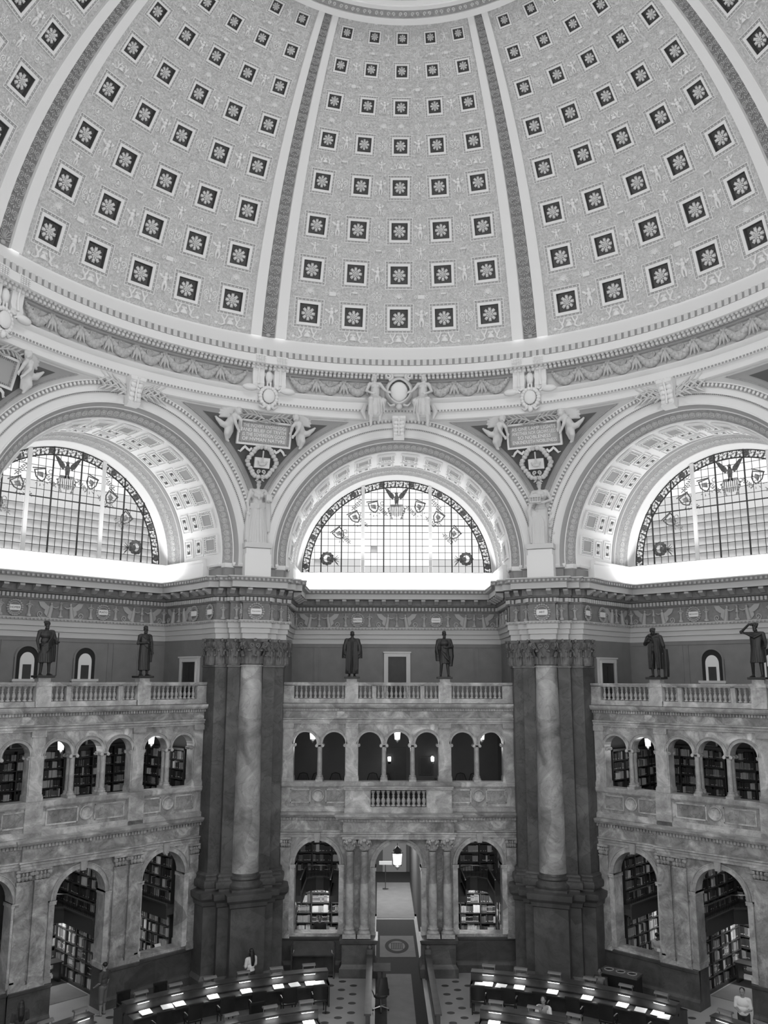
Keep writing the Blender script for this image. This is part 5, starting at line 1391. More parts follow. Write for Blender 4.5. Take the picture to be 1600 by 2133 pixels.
def st_salute():         # short tunic, arm lifted to shade the eyes
    b = MB(); base_block(b); torso(b, .0, 1.05)
    leg(b, -1, (-.14, -.1, .52), (-.2, .05, .09), r=1.05); leg(b, 1, (.1, -.03, .5), (.12, -.02, .09), r=1.05)
    loft(b, [(0, 0, .48, .22, .17, .06, 9, .3), (0, 0, .75, .21, .17, .05, 9, .6), (0, 0, 1.0, .185, .15, .03, 9, 1.0), (0, 0, 1.35, .2, .14, .02, 8, 1)])
    skirt_folds(b, 1.0, .48, .18, .23, 11)
    loft(b, [(0, .08, .5, .25, .1, .06, 7, 0), (0, .09, .9, .24, .1, .05, 7, 1), (0, .05, 1.4, .24, .1, .03, 7, 1)], 26)
    limb(b, [(-.21, 0, 1.43), (-.47, -.04, 1.5), (-.16, -.12, 1.74)], [.075, .058, .04]); hand(b, (-.16, -.12, 1.74), (1, -.2, .05), 1, .2)
    limb(b, [(.22, 0, 1.42), (.3, -.03, 1.15), (.33, -.16, .98)], [.08, .06, .042]); hand(b, (.33, -.16, .98), (.1, -.8, -.2), -1, 1.0)
    b.tube([(.35, -.22, 0), (.35, -.2, 1.3)], [.016, .02], 8); b.tube([(-.22, -.1, 1.4), (0, -.17, 1.3), (.22, -.1, 1.42)], .04, 7)
    head(b, (0, -.04, 1.66), -.15, .05, beard=.8, hair=CURLS)
    return b
stat = []
for t, u, fn, lb in ((-45, -2.07, st_staff, 'dark bronze robed statue with a staff on the left balustrade'), (-45, 2.07, st_robe, 'dark bronze robed statue with folded arm on the left balustrade'),
                     (0, -2.07, st_gown, 'dark bronze statue in a long gown left of the balcony door'), (0, 2.07, st_apron, 'dark bronze bare legged caped statue right of the balcony door'),
                     (45, -2.07, st_coat, 'dark bronze statue in a greatcoat on the right balustrade'), (45, 2.07, st_salute, 'dark bronze statue shading its eyes on the right balustrade')):
    me = remesh(fn(), 'bronze_statue', 'bronze', .0125, 1)
    o = put('bronze_statue', me, None, loc=bay(t, u, W_S - .05, H(.07)), rotz=rad(-t), scale=1.14)
    tag(o, lb, 'statue', 'bronze statues of the balconies')
def st_wisdom():         # draped woman with a book against her hip, hand holding the gown
    b = MB(); base_block(b, .36, .28, .12); torso(b, .0, .95)
    leg(b, -1, (-.1, -.03, .5), (-.12, .0, .08)); leg(b, 1, (.12, -.08, .5), (.13, .0, .08))
    loft(b, [(.0, 0, .02, .27, .21, .09, 11, .3), (0, 0, .35, .25, .2, .09, 11, .5), (0, 0, .75, .225, .175, .07, 11, .7), (0, 0, .98, .19, .15, .03, 10, 1.2), (0, 0, 1.12, .165, .13, .02, 8, 1.4)])
    skirt_folds(b, 1.0, .03, .18, .275, 11, .034)
    for k in range(5): b.tube([(-.2, -.05, 1.08 - .03 * k), (0, -.18, 1.03 - .02 * k), (.2, -.05, 1.12 - .03 * k)], .024, 6)
    for k in range(5): b.tube([(-.17 + .02 * k, -.08, 1.44 - .02 * k), (0, -.16 - .002 * k, 1.28 - .03 * k), (.17 - .02 * k, -.08, 1.44 - .02 * k)], .016, 6)
    for s in (-1, 1): b.ell((s * .075, -.1, 1.3), (.07, .065, .07), 10, 7)
    limb(b, [(-.19, 0, 1.42), (-.27, .0, 1.14), (-.25, -.06, .88)], [.075, .05, .036]); hand(b, (-.25, -.06, .88), (.05, -.2, -1), 1, .8)
    b.tube([(-.26, -.06, .8), (-.27, -.04, .5), (-.25, -.02, .1)], [.05, .07, .09], 8)
    limb(b, [(.19, 0, 1.42), (.28, -.02, 1.18), (.26, -.16, 1.14)], [.075, .06, .04]); hand(b, (.26, -.16, 1.12), (-.3, -1, .1), -1, .8)
    b.box(.18, .34, -.24, -.17, 1.12, 1.32)
    loft(b, [(.3, .04, .35, .07, .09, .1, 5, 0), (.3, .03, .8, .09, .1, .08, 5, .6), (.27, .0, 1.25, .08, .09, .04, 5, 1)], 20)
    head(b, (0, -.02, 1.63), .08, .1, hair=[((0, .02, .05), (.092, .1, .075)), ((0, .03, .12), (.06, .07, .06)), ((0, .05, -.06), (.07, .06, .09))])
    b.lathe([(.092, .03), (.1, .05), (.088, .07)], 16, (0, -.02, 1.63)); b.tube([(0, -.09, 1.72), (0, .0, 1.79), (0, .09, 1.73)], [.015, .025, .015], 7)
    return b
def st_art():            # bare-shouldered woman carrying a small temple, wreathed, sapling behind
    b = MB(); base_block(b, .36, .28, .12); torso(b, .0, .92)
    leg(b, -1, (-.1, -.05, .5), (-.11, .0, .08)); leg(b, 1, (.12, -.06, .5), (.13, .0, .08), r=1.05)
    loft(b, [(-.03, 0, .02, .2, .18, .06, 9, .3), (-.02, 0, .35, .19, .175, .05, 9, .6), (0, 0, .7, .2, .165, .035, 9, 1.0), (0, 0, .95, .185, .145, .02, 8, 1.2)])
    for i in range(9): b.tube([(-.2 + .03 * i, -.13 - .004 * i, 1.0 - .03 * i), (-.18 + .035 * i, -.17, .6), (-.18 + .035 * i, -.17, .03)], [.018, .03, .034], 6)
    for s in (-1, 1): b.ell((s * .075, -.1, 1.29), (.068, .065, .068), 10, 7)
    limb(b, [(-.19, 0, 1.42), (-.27, -.04, 1.2), (-.16, -.2, 1.12)], [.065, .05, .036]); hand(b, (-.16, -.2, 1.1), (.8, -.5, .1), -1, .4)
    limb(b, [(.19, 0, 1.42), (.29, -.04, 1.19), (.1, -.22, 1.1)], [.065, .05, .036]); hand(b, (.1, -.22, 1.1), (-1, -.3, 0), 1, .4)
    b.box(-.22, .08, -.32, -.16, 1.1, 1.13); b.box(-.22, .08, -.32, -.16, 1.24, 1.28)
    for i in range(5): b.tube([(-.2 + .065 * i, -.3, 1.12), (-.2 + .065 * i, -.3, 1.25)], .014, 6)
    b.prism([(-.23, 1.28), (.09, 1.28), (-.07, 1.34)], -.33, -.15); b.box(-.2, .06, -.24, -.17, 1.12, 1.26)
    b.tube([(-.2, -.22, 1.1), (-.27, -.2, .9), (-.24, -.16, .7)], [.05, .07, .05], 8); b.tube([(-.22, -.18, .75), (-.26, -.12, .4), (-.22, -.1, .05)], [.05, .06, .05], 8)
    head(b, (0, -.02, 1.63), -.1, .06, hair=LONGH + CURLS[:-1])
    b.tube([(.28, .08, .0), (.3, .09, .6), (.27, .1, 1.2), (.24, .1, 1.7)], [.07, .06, .05, .03], 8)
    for i in range(9):
        z = .25 + .18 * i; s = 1 if i % 2 else -.4; b.ell((.3 + .09 * s, .05, z), (.08, .04, .06), 8, 6); b.ell((.3 - .05 * s, .03, z + .07), (.06, .04, .05), 8, 6)
    return b
for th, fn, lb in ((-22.5, st_wisdom, 'white plaster statue of a helmeted draped woman above the left pier'), (22.5, st_art, 'white plaster statue of a wreathed woman carrying a small temple')):
    me = remesh(fn(), 'plaster_statue', 'statue_plaster', .011, 0)
    o = put('plaster_statue', me, None, loc=bay(th, 0, 16.42, H(5.55) + .22), rotz=rad(-th), scale=1.68); tag(o, lb, 'statue', 'plaster statues on the piers')
# ------------------------------------------------------------------ inscribed tablets with winged boys
def flying():            # on the viewer's left, bending toward the tablet at +x
    b = MB()
    limb(b, [(0, -.12, .0), (.1, -.17, .17), (.2, -.2, .32)], [.155, .165, .14], 12); b.ell((.29, -.24, .5), (.115, .12, .13), 12, 9)
    for i in range(9): a = i * .75; b.ell((.28 + .095 * cos(a), -.2 + .06 * sin(a), .57 + .05 * sin(a * 1.7)), (.055, .055, .05), 7, 5)
    b.ell((.34, -.36, .48), (.02, .025, .028), 6, 5); b.ell((.37, -.32, .44), (.04, .04, .035), 7, 5)
    limb(b, [(.28, -.24, .36), (.4, -.3, .2), (.42, -.26, .02)], [.075, .062, .045]); hand(b, (.42, -.26, .02), (.2, 0, -1), -1, .5, s=1.2)
    limb(b, [(.12, -.26, .34), (.2, -.36, .12), (.3, -.32, -.08)], [.075, .062, .045]); hand(b, (.3, -.32, -.08), (.6, 0, -1), -1, .5, s=1.2)
    limb(b, [(-.04, -.14, -.02), (-.22, -.2, .02), (-.4, -.16, .17)], [.135, .105, .06], 11); b.ell((-.3, -.16, .1), (.08, .07, .08), 9, 7); b.tube([(-.4, -.16, .17), (-.48, -.17, .26)], [.055, .035], 8)
    limb(b, [(.02, -.14, -.06), (-.04, -.24, -.28), (.0, -.18, -.5)], [.135, .105, .06], 11); b.ell((-.02, -.2, -.38), (.08, .07, .1), 9, 7); b.tube([(0, -.18, -.5), (.07, -.22, -.57)], [.055, .035], 8)
    for k in range(8):
        a = rad(60 + 17 * k); L = .52 - .02 * k
        b.tube([(.04, -.04, .3), (.04 + L * .6 * cos(a), -.03, .3 + L * .6 * sin(a)), (.04 + L * cos(a + .12), -.02, .3 + L * sin(a + .12))], [.06, .075, .04], 7)
    b.ell((-.08, -.04, .46), (.18, .06, .16), 10, 7)
    loft(b, [(.04, -.12, -.46, .07, .07, .12, 5, 0), (.06, -.14, -.22, .13, .1, .1, 5, 1), (.03, -.12, .02, .18, .16, .05, 5, 1)], 20)
    return b
me_fly = remesh(flying(), 'winged_boy', 'statue_plaster', .02, 1)
def tablet(th, lines, label):
    r = 15.72
    o = thing('inscription_tablet', label, 'tablet', bay(th, 0, 15.62, H(10.62)), rad(-th), 'inscribed tablets of the pendentives'); o.rotation_euler = (.3, 0, rad(-th))
    b = MB(); b.box(-1.12, 1.12, -.06, .1, -.5, .5); b.build('tablet_face', 'tablet_face', o, smooth=False)
    b = MB()
    for (x0, x1, z0, z1) in ((-1.22, 1.22, .47, .56), (-1.22, 1.22, -.56, -.47), (-1.22, -1.13, -.47, .47), (1.13, 1.22, -.47, .47)): b.box(x0, x1, -.14, .08, z0, z1)
    b.build('tablet_frame', 'plaster', o, smooth=False)
    b = MB()
    for i in range(26):
        x = -1.08 + 2.16 * i / 25
        for z in (-.43, .43): b.box(x - .025, x + .025, -.1, -.05, z - .035, z + .035)
    for i in range(10):
        z = -.38 + .76 * i / 9
        for x in (-1.08, 1.08): b.box(x - .035, x + .035, -.1, -.05, z - .025, z + .025)
    b.build('frame_leaves', 'ornament_grey', o, smooth=False, kind='stuff')
    for i, l in enumerate(lines):
        me = text_mesh('lettering', l, .215, 'letter_white', .008); w = max(v.co.x for v in me.vertices) - min(v.co.x for v in me.vertices); k = min(1.0, 1.95 / w)
        put('lettering', me, o, mtx=Matrix.Translation((0, -.07, .29 - .195 * i)) @ RX90 @ Matrix.Diagonal((k, 1, 1, 1)), kind='stuff')
    put('winged_boy', me_fly, o, mtx=Matrix.Translation((-1.66, .0, .2)) @ Matrix.Scale(1.25, 4))
    put('winged_boy', me_fly, o, mtx=Matrix.Translation((1.66, .0, .2)) @ Matrix.Scale(-1, 4, (1, 0, 0)) @ Matrix.Scale(1.25, 4))
    # wreath with open book
    b = MB()
    for i in range(26):
        a = 2 * PI * i / 26
        for q in range(2): b.ell((.6 * cos(a) + .05 * cos(5 * a), -.12 - .05 * q, -1.26 + .66 * sin(a)), (.12, .1, .11), 7, 5)
    for k in (0, .25, .5, .75):
        a = 2 * PI * k; b.tube([(.6 * cos(a) - .15 * sin(a) - .08 * cos(a), -.24, -1.26 + .66 * sin(a) - .1 * cos(a)), (.6 * cos(a) + .12 * cos(a), -.26, -1.26 + .66 * sin(a) + .1)], .03, 5)
    b.build('wreath', 'plaster_warm', o, ang=60)
    b = MB()
    for s in (-1, 1): b.add([(0, -.14, -1.52), (s * .34, -.22, -1.52), (s * .34, -.22, -1.06), (0, -.14, -1.06), (0, -.04, -1.52), (s * .34, -.06, -1.52), (s * .34, -.06, -1.06), (0, -.04, -1.06)], [(0, 1, 2, 3), (7, 6, 5, 4), (0, 4, 5, 1), (1, 5, 6, 2), (2, 6, 7, 3), (3, 7, 4, 0)])
    b.build('open_book', 'plaster', o, smooth=False)
    b = MB(); b.tube([(0, -.24, -.75), (0, -.26, -1.3)], [.035, .03], 7); b.ell((0, -.26, -1.36), (.16, .06, .07), 10, 6)
    for s in (-1, 1): b.tube([(0, -.26, -1.34), (s * .16, -.26, -1.3), (s * .2, -.26, -1.2)], .03, 6); b.tube([(s * x, -.2, z - 1.68) for x, _, z in spiral((.1, 0, 0), .1, 1.3, 1, 12)], .03, 5)
    b.build('lamp_emblem', 'plaster_warm', o, ang=60)
    for s in (-1, 1):
        b = MB()
        b.tube([(s * (.5 + .1 * k), -.08 - .04 * sin(k * 1.9), -.68 - .1 * sin(k * 1.5) - .02 * k) for k in range(7)], [.05, .07, .06, .07, .06, .05, .02], 6, flat=.5); b.build('ribbon', 'plaster', o, ang=60)
    b = MB()
    for s in (-1, 1):
        b.tube([(s * .05, -.1, -1.92), (s * .17, -.12, -1.98), (s * .1, -.1, -2.04), (s * .2, -.1, -2.1)], [.05, .06, .05, .02], 6, flat=.5)
    b.build('ribbon', 'plaster', o, ang=60)
    b = MB()
    for s in (-1, 1):
        base = [(s * (.1 + .2 * i), -.2 + .01 * i, .62 + .16 * sin(i * .55)) for i in range(8)]
        b.tube(base, [.05] * 7 + [.02], 6)
        for i in range(1, 8):
            x, y, z = base[i]
            for q in (-1, 1): b.tube([(x - s * .1, y, z), (x + s * .05, y - .04, z + q * .13), (x + s * .14, y - .02, z + q * .2)], [.03, .035, .01], 5)
    for s in (-1, 1): b.tube([(0, -.2, .6), (s * .3, -.2, .5), (s * .62, -.16, .58)], [.05, .04, .03], 6)
    b.lathe([(.09, -.03), (.12, 0), (.09, .03)], 12, cap=False, M=Matrix.Translation((0, -.22, .53)) @ RX90)
    b.build('palm_branches', 'ornament', o, ang=60)
    return o
tablet(-22.5, ('THE INQVIRY KNOWLEDGE', 'AND BELIEF OF TRVTH', 'IS THE SOVEREIGN GOOD', 'OF HVMAN NATVRE'), 'plaster tablet reading the inquiry knowledge, above the helmeted statue')
tablet(22.5, ('AS ONE LAMP LIGHTS', 'ANOTHER NOR GROWS LESS', 'SO NOBLENESS', 'ENKINDLETH NOBLENESS'), 'plaster tablet reading as one lamp lights, above the temple bearing statue')
tablet(-67.5, (), 'plaster tablet with winged boys at the far left edge')
# ------------------------------------------------------------------ cartouche with seated figures over the entrance arch
def seated():            # left one, turned to the middle
    b = MB()
    b.ell((0, -.2, .75), (.2, .17, .17), 12, 8); limb(b, [(0, -.2, .8), (.02, -.24, 1.0), (.02, -.26, 1.2)], [.16, .155, .15], 12)
    limb(b, [(-.16, -.26, 1.3), (.17, -.26, 1.3)], [.075, .075]); limb(b, [(0, -.26, 1.3), (0, -.28, 1.42)], [.065, .055])
    for s in (-1, 1): b.ell((.02 + s * .075, -.37, 1.2), (.065, .06, .065), 9, 7)
    head(b, (0, -.3, 1.52), .5, .15, hair=LONGH)
    limb(b, [(-.18, -.26, 1.3), (-.27, -.34, 1.04), (-.1, -.48, .92)], [.065, .05, .036]); hand(b, (-.1, -.48, .92), (1, -.1, .1), 1, .4)
    limb(b, [(.18, -.26, 1.3), (.33, -.36, 1.08), (.42, -.42, .98)], [.065, .05, .036]); hand(b, (.42, -.42, .98), (1, 0, -.2), -1, .5)
    for s, kn, an in ((-1, (-.12, -.62, .66), (-.12, -.5, -.12)), (1, (.3, -.55, .62), (.18, -.5, .05))):
        limb(b, [(s * .09, -.22, .72), kn, an], [.12, .1, .05], 11); b.tube([an, (an[0], an[1] - .03, an[2] - .1), (an[0] - .03, an[1] - .13, an[2] - .17)], [.045, .045, .025], 8)
    loft(b, [(.02, -.46, .12, .22, .13, .1, 7, 0), (.05, -.46, .4, .26, .18, .07, 7, .7), (.06, -.4, .7, .27, .22, .05, 7, 1.2), (.02, -.26, .85, .21, .17, .03, 7, 1)], 28)
    for i in range(7): b.tube([(-.15 + .07 * i, -.6, .72), (-.17 + .08 * i, -.64, .45), (-.2 + .09 * i, -.6, .12 + .05 * (i % 2))], [.02, .026, .02], 6)
    b.tube([(-.3, -.2, .6), (-.4, -.3, .3), (-.3, -.35, .05)], [.08, .1, .04], 8)
    return b
me_seat = remesh(seated(), 'seated_figure', 'statue_plaster', .013, 1)
ck = thing('wall_cartouche', 'large plaster cartouche flanked by two seated draped figures above the entrance arch', 'cartouche', bay(0, 0, 14.95, H(12.75)), 0)
put('seated_figure', me_seat, ck, mtx=Matrix.Translation((-1.1, .22, -1.43)) @ Matrix.Scale(1.34, 4))
put('seated_figure', me_seat, ck, mtx=Matrix.Translation((1.1, .22, -1.43)) @ Matrix.Scale(-1, 4, (1, 0, 0)) @ Matrix.Scale(1.34, 4))
b = MB()
P = []
for k, e in ((1.0, .1), (1.0, -.12), (.86, -.22), (.74, -.18)):
    P.append([(x * k, e, z * k) for x, z in [(.58 * cos(2 * PI * i / 32) * (1.0 + .12 * cos(4 * PI * i / 32)), .7 * sin(2 * PI * i / 32)) for i in range(32)]])
b.grid(P, 0, cv=True); b.build('cartouche_frame', 'plaster_warm', ck, ang=50)
b = MB(); b.ell((0, -.08, -.03), (.4, .16, .48), 20, 12); b.build('blank_shield', 'plaster', ck)
b = MB()
for s in (-1, 1):
    b.tube([(s * x, -.18, z) for x, _, z in spiral((.46, 0, .68), .2, 1.6, -1, 20)], .07, 7); b.tube([(s * .2, -.12, -.66), (s * .4, -.16, -.72), (s * .52, -.12, -.56)], [.08, .07, .04], 7)
b.box(-.2, .2, -.2, .1, .66, .92); b.ell((0, -.16, -.76), (.16, .1, .14), 10, 7); b.build('scrolls', 'plaster_warm', ck, ang=50)

# ================================================================== BOOKCASES, ALCOVES, GALLERIES
def book_unit(i):
    b = MB(); n = 5
    pts = [(-.5, 0), (-.5, -.42)] + [(-.5 + i_ / 4, -.42 - .08 * sin(PI * i_ / 4)) for i_ in range(1, 4)] + [(.5, -.42), (.5, 0)]
    k = len(pts)
    b.add([(x, y, 0) for x, y in pts] + [(x, y, 1) for x, y in pts], [tuple(range(k)), tuple(range(2 * k - 1, k - 1, -1))] + [(j, (j + 1) % k, (j + 1) % k + k, j + k) for j in range(k)])
    b.box(-.42, .42, -.515, -.5, .1, .2, 1); b.box(-.42, .42, -.515, -.5, .72, .8, 1)
    return b.mesh('book', ['book%d' % i, 'book%d' % (5 if i < 4 else 1)], smooth=False)
BOOK = [book_unit(i) for i in range(6)]
NBOOK = [0]
def ordn(n): return '%d%s' % (n, {1: 'st', 2: 'nd', 3: 'rd'}.get(n if n < 20 else n % 10, 'th'))
def bookcase(M, width, height, nsh, label, books_label=None, depth=.32, bright=.4, individual=0, fill=.97, rnd=None):
    """M places the case: x along it, -y toward the reader, z up from its foot"""
    rnd = rnd or random
    o = thing('bookcase', label, 'bookcase'); o.matrix_world = M
    b = MB(); b.box(-width / 2, width / 2, -.03, 0, 0, height); b.build('back_panel', 'wood_shelf', o, smooth=False)
    nb = max(1, int(round(width / 1.0)))
    for i in range(nb + 1):
        x = -width / 2 + width * i / nb; b = MB(); b.box(x - .025, x + .025, -depth, 0, 0, height); b.build('upright', 'wood_shelf', o, smooth=False)
    b = MB(); b.box(-width / 2 - .04, width / 2 + .04, -depth - .05, 0, height, height + .09); b.build('cornice', 'wood_shelf', o, smooth=False)
    b = MB(); b.box(-width / 2 - .03, width / 2 + .03, -depth - .03, 0, 0, .1); b.build('plinth', 'wood_shelf', o, smooth=False); got = 0
    hs = (height - .1) / nsh; stuff = MB()
    for k in range(nsh):
        z0 = .1 + hs * k
        b = MB(); b.box(-width / 2, width / 2, -depth, -.03, z0 - .02, z0 + .01); b.build('shelf', 'wood_shelf', o, smooth=False)
        for i in range(nb):
            x = -width / 2 + width * i / nb + .03; xe = x + width / nb - .06
            stop = xe - (1 - fill) * (xe - x) * rnd.random() * 3; set_i = rnd.randrange(6); run = 0; idx = 0
            while x < stop - .03:
                if run <= 0: set_i = min(5, int(rnd.random() ** (1.6 - bright) * 6)); run = rnd.randrange(2, 9); hh = hs * rnd.uniform(.62, .86)
                run -= 1; idx += 1; w = rnd.uniform(.028, .062); h = hh * rnd.uniform(.97, 1.02); d = depth * rnd.uniform(.55, .75)
                if x + w > xe: break
                if got < individual and k >= 1 and (k + i) % 2 == 0 and NBOOK[0] < 300:
                    q = bpy.data.objects.new('book', BOOK[set_i]); COL.objects.link(q); NBOOK[0] += 1; got += 1
                    q.matrix_world = M @ Matrix.Translation((x + w / 2, -.06, z0 + .012)) @ Matrix.Diagonal((w * .95, d * 1.5, h, 1))
                    tag(q, '%s book, %s from left, %s shelf, %s section, %s' % (('black', 'dark', 'dim', 'grey', 'pale', 'white')[set_i], ordn(idx), ('lowest', 'second', 'third', 'fourth', 'top')[k], ('first', 'second', 'third', 'fourth')[i], books_label), 'book', 'shelved books of the ' + books_label)
                else:
                    v0 = -d - .04
                    stuff.box(x, x + w * .94, v0, -.05, z0 + .012, z0 + h, set_i)
                    if rnd.random() < .5: stuff.box(x + .1 * w, x + w * .84, v0 - .004, v0, z0 + .012 + h * .12, z0 + .012 + h * .22, 5)
                x += w
    if stuff.f:
        s = stuff.build('shelved_books', ['book%d' % i for i in range(6)], o, smooth=False, kind='stuff')
    return o
def bm(t, u, w, h, face=0.0): return Matrix.Translation(bay(t, u, w, H(h))) @ Matrix.Rotation(rad(-t) + face, 4, 'Z')
R_ = random.Random(3)
side_word = {-45: 'left', 0: 'central', 45: 'right'}
# upper galleries of the side bays
for t in (-45, 45):
    for i, u in enumerate((-3.4, 0, 3.4)):
        bookcase(bm(t, u, 22.5, -5.55), 3.1, 2.5, 6, 'dark wooden bookcase in the %s upper gallery, %s' % (side_word[t], ('behind the arches at the left edge', 'behind the three middle arches', 'behind the pair of arches beside the pier')[i] if t == -45 else ('behind the pair of arches beside the pier', 'behind the three middle arches', 'behind the outermost arches')[i]), bright=.25, rnd=R_)
    for s in (-1, 1):
        bookcase(bm(t, s * 5.1, 19.9, -5.55, -s * PI / 2), 4.2, 2.5, 6, 'tall bookcase on the %s end wall of the %s upper gallery' % ('near' if s < 0 else 'far', side_word[t]), bright=.3, rnd=R_)
    root = bpy.data.objects['wall_%s_rooms' % side_word[t]]
    for u in (-2.6, -.4, 1.2, 3.0):
        b = MB(); b.box(u - .3, u + .3, 22.52, 22.6, H(-2.95), H(-1.95)); q = b.build('gallery_window', 'door_wood', root, (0, 22.6, 0), smooth=False)
        b = MB()
        for (x0, x1, z0, z1) in ((u - .36, u + .36, -3.02, -2.93), (u - .36, u - .29, -2.93, -1.95), (u + .29, u + .36, -2.93, -1.95)): b.box(x0, x1, 22.48, 22.58, H(z0), H(z1))
        b.build('window_frame', 'upper_trim', q, (0, 22.6, 0), smooth=False)
# lower alcoves
def mezz(t, ua, ub, name):
    root = bpy.data.objects['wall_%s_rooms' % name]; O2 = (0, 22.6, 0)
    e = .85; c = .45; wb = 20.6
    edge = [(ua + e, 17.7), (ua + e, wb - c), (ua + e + c, wb), (ub - e - c, wb), (ub - e, wb - c), (ub - e, 17.7)]
    poly = edge + [(ub, 17.7), (ub, 22.5), (ua, 22.5), (ua, 17.7)]
    b = MB(); b.prismz(poly, H(-9.55), H(-9.3)); q = b.build('mezzanine', 'slab', root, O2, smooth=False)
    b = MB(); b.sweep(edge, [(0, H(-9.7)), (.05, H(-9.7)), (.05, H(-9.18)), (.09, H(-9.16)), (.09, H(-9.1)), (0, H(-9.08))], 0); b.build('fascia', 'slab', q, O2, smooth=False)
    b = MB()
    pts = [(x, y, H(-8.62)) for x, y in edge]; b.tube(pts, .03, 6)
    b.build('handrail', 'brass', q, O2)
    b = MB()
    for (c0, d, st) in along(edge, .16, .03): b.tube([(c0.x, c0.y, H(-9.1)), (c0.x, c0.y, H(-8.62))], .009, 4)
    b.build('railing_bars', 'black_plastic', q, O2, smooth=False, kind='stuff')
def alc_light(t, u, w, h, sx, sy, p, face=0):
    area('alcove_tube_lamp', bay(t, u, w, H(h)), Euler((0, 0, rad(-t)), 'XYZ'), sx, sy, p)
for t, nm in ((-45, 'left'), (0, 'back'), (45, 'right')):
    root = bpy.data.objects['wall_%s_rooms' % nm]; O2 = (0, 22.6, 0)
    spans = [(-5.1, -2.1), (2.1, 5.1)] + ([(-1.9, 1.9)] if t else [])
    for s in (-1, 1):
        b = MB(); b.box(min(s * 1.92, s * 2.08), max(s * 1.92, s * 2.08), 17.5, 22.6, H(-12.1), H(-6.2)); b.build('partition', 'room_wall', root, O2, smooth=False)
    for ua, ub in spans:
        mezz(t, ua, ub, nm); c = (ua + ub) / 2; wd = ub - ua
        pos = 'middle' if c == 0 else ('left hand' if c < 0 else 'right hand')
        bay_w = {'left': 'left', 'back': 'central', 'right': 'right'}[nm]
        show = c == 0 or t == 0
        bookcase(bm(t, c, 22.45, -12.1), wd - .1, 2.35, 5, 'lower bookcase at the back of the %s alcove of the %s bay' % (pos, bay_w), '%s alcove back, %s bay' % (pos.split()[0], bay_w), bright=.95 if t == 0 else .8, individual=75 if t == 0 else 0, rnd=R_)
        bookcase(bm(t, c, 22.45, -9.3), wd - .1, 2.7, 6, 'mezzanine bookcase at the back of the %s alcove of the %s bay' % (pos, bay_w), bright=.3, rnd=R_)
        # cases against the partition seen through the arch
        fs = (1,) if t < 0 else ((-1,) if t > 0 else ((-1,) if c < 0 else (1,)))
        for s in fs:
            u = ub if s > 0 else ua
            bookcase(bm(t, u - s * .02, 20.1, -12.1, -s * PI / 2), 3.6, 2.35, 5, 'lower bookcase on the side wall of the %s alcove of the %s bay' % (pos, bay_w), '%s alcove side, %s bay' % (pos.split()[0], bay_w), bright=.9, individual=75 if c == 0 else 0, rnd=R_)
            bookcase(bm(t, u - s * .02, 20.1, -9.3, -s * PI / 2), 3.6, 2.7, 6, 'mezzanine bookcase on the side wall of the %s alcove of the %s bay' % (pos, bay_w), bright=.35, rnd=R_)
        alc_light(t, c, 21.2, -9.75, wd - 1.2, .12, 26 if show else 20)
        alc_light(t, c, 19.8, -6.35, wd - 1.2, .2, 9)
# rugs of the middle alcoves, reading shelf, small signs
for t, nm in ((-45, 'left'), (45, 'right')):
    b = MB(); b.prismz([(-1.45, -1.4), (1.45, -1.4), (1.45, 1.4), (-1.45, 1.4)], 0, .012); o = b.build('alcove_rug', 'carpet_light', None, smooth=False); o.location = bay(t, 0, 20.0, 0.003); o.rotation_euler = (0, 0, rad(-t)); tag(o, 'pale plain rug on the floor of the %s middle alcove' % nm, 'rug')
    o = thing('reading_table', 'dark narrow reading table inside the %s middle alcove' % nm, 'table', bay(t, .1 if t < 0 else -.1, 21.0, .017), rad(-t))
    b = MB(); b.box(-1.3, 1.3, -.3, .3, .72, .77); b.build('table_top', 'wood', o, smooth=False)
    for x in (-1.2, 1.2): b = MB(); b.box(x - .05, x + .05, -.25, .25, 0, .72); b.build('leg', 'wood', o, smooth=False)
sg = thing('cardboard_sign', 'small white cardboard sign on the right alcove railing', 'sign', bay(45, .62, 19.85, H(-9.35)), rad(-45))
b = MB(); b.box(-.3, .3, -.01, .01, -.28, .28); b.build('board', 'plaster_warm', sg, smooth=False)
for k, tx in enumerate(('MA', 'C')): put('lettering', text_mesh('lettering', tx, .24, 'dark_gap', .003), sg, mtx=Matrix.Translation((.0, -.015, .12 - .24 * k)) @ RX90, kind='stuff')
# ------------------------------------------------------------------ hanging lanterns
def lantern_mesh():
    b = MB(); g = MB()
    b.tube([(0, 0, .35), (0, 0, 1.0)], .012, 6); b.lathe([(.02, .36), (.1, .28), (.14, .2), (.17, .18), (.17, .15), (.13, .15)], 8)
    b.lathe([(.12, -.22), (.13, -.2), (.13, -.17), (.11, -.17)], 8); b.lathe([(.1, -.22), (.05, -.28), (.0, -.34)], 8)
    for i in range(8):
        a = 2 * PI * i / 8; b.tube([(.145 * cos(a), .145 * sin(a), .16), (.118 * cos(a), .118 * sin(a), -.18)], .009, 4)
    g.lathe([(.135, .15), (.108, -.17)], 8)
    return b.mesh('lantern_frame', 'brass', smooth=False), g.mesh('lantern_glass', 'lantern_glow', smooth=False)
me_lf, me_lg = lantern_mesh()
def lantern(t, u, w, h, label, sc=1.0, power=8, chain=1.0):
    o = thing('hanging_lantern', label, 'lantern', bay(t, u, w, H(h)), rad(-t), 'hanging lanterns')
    put('lantern_frame', me_lf, o, scale=(sc, sc, sc)); put('lantern_glass', me_lg, o, scale=(sc, sc, sc))
    l = bpy.data.lights.new('lantern_light', 'POINT'); l.energy = power; l.shadow_soft_size = .25
    q = bpy.data.objects.new('lantern_light', l); COL.objects.link(q); q.location = bay(t, u, w - .35, H(h) - .45); return o
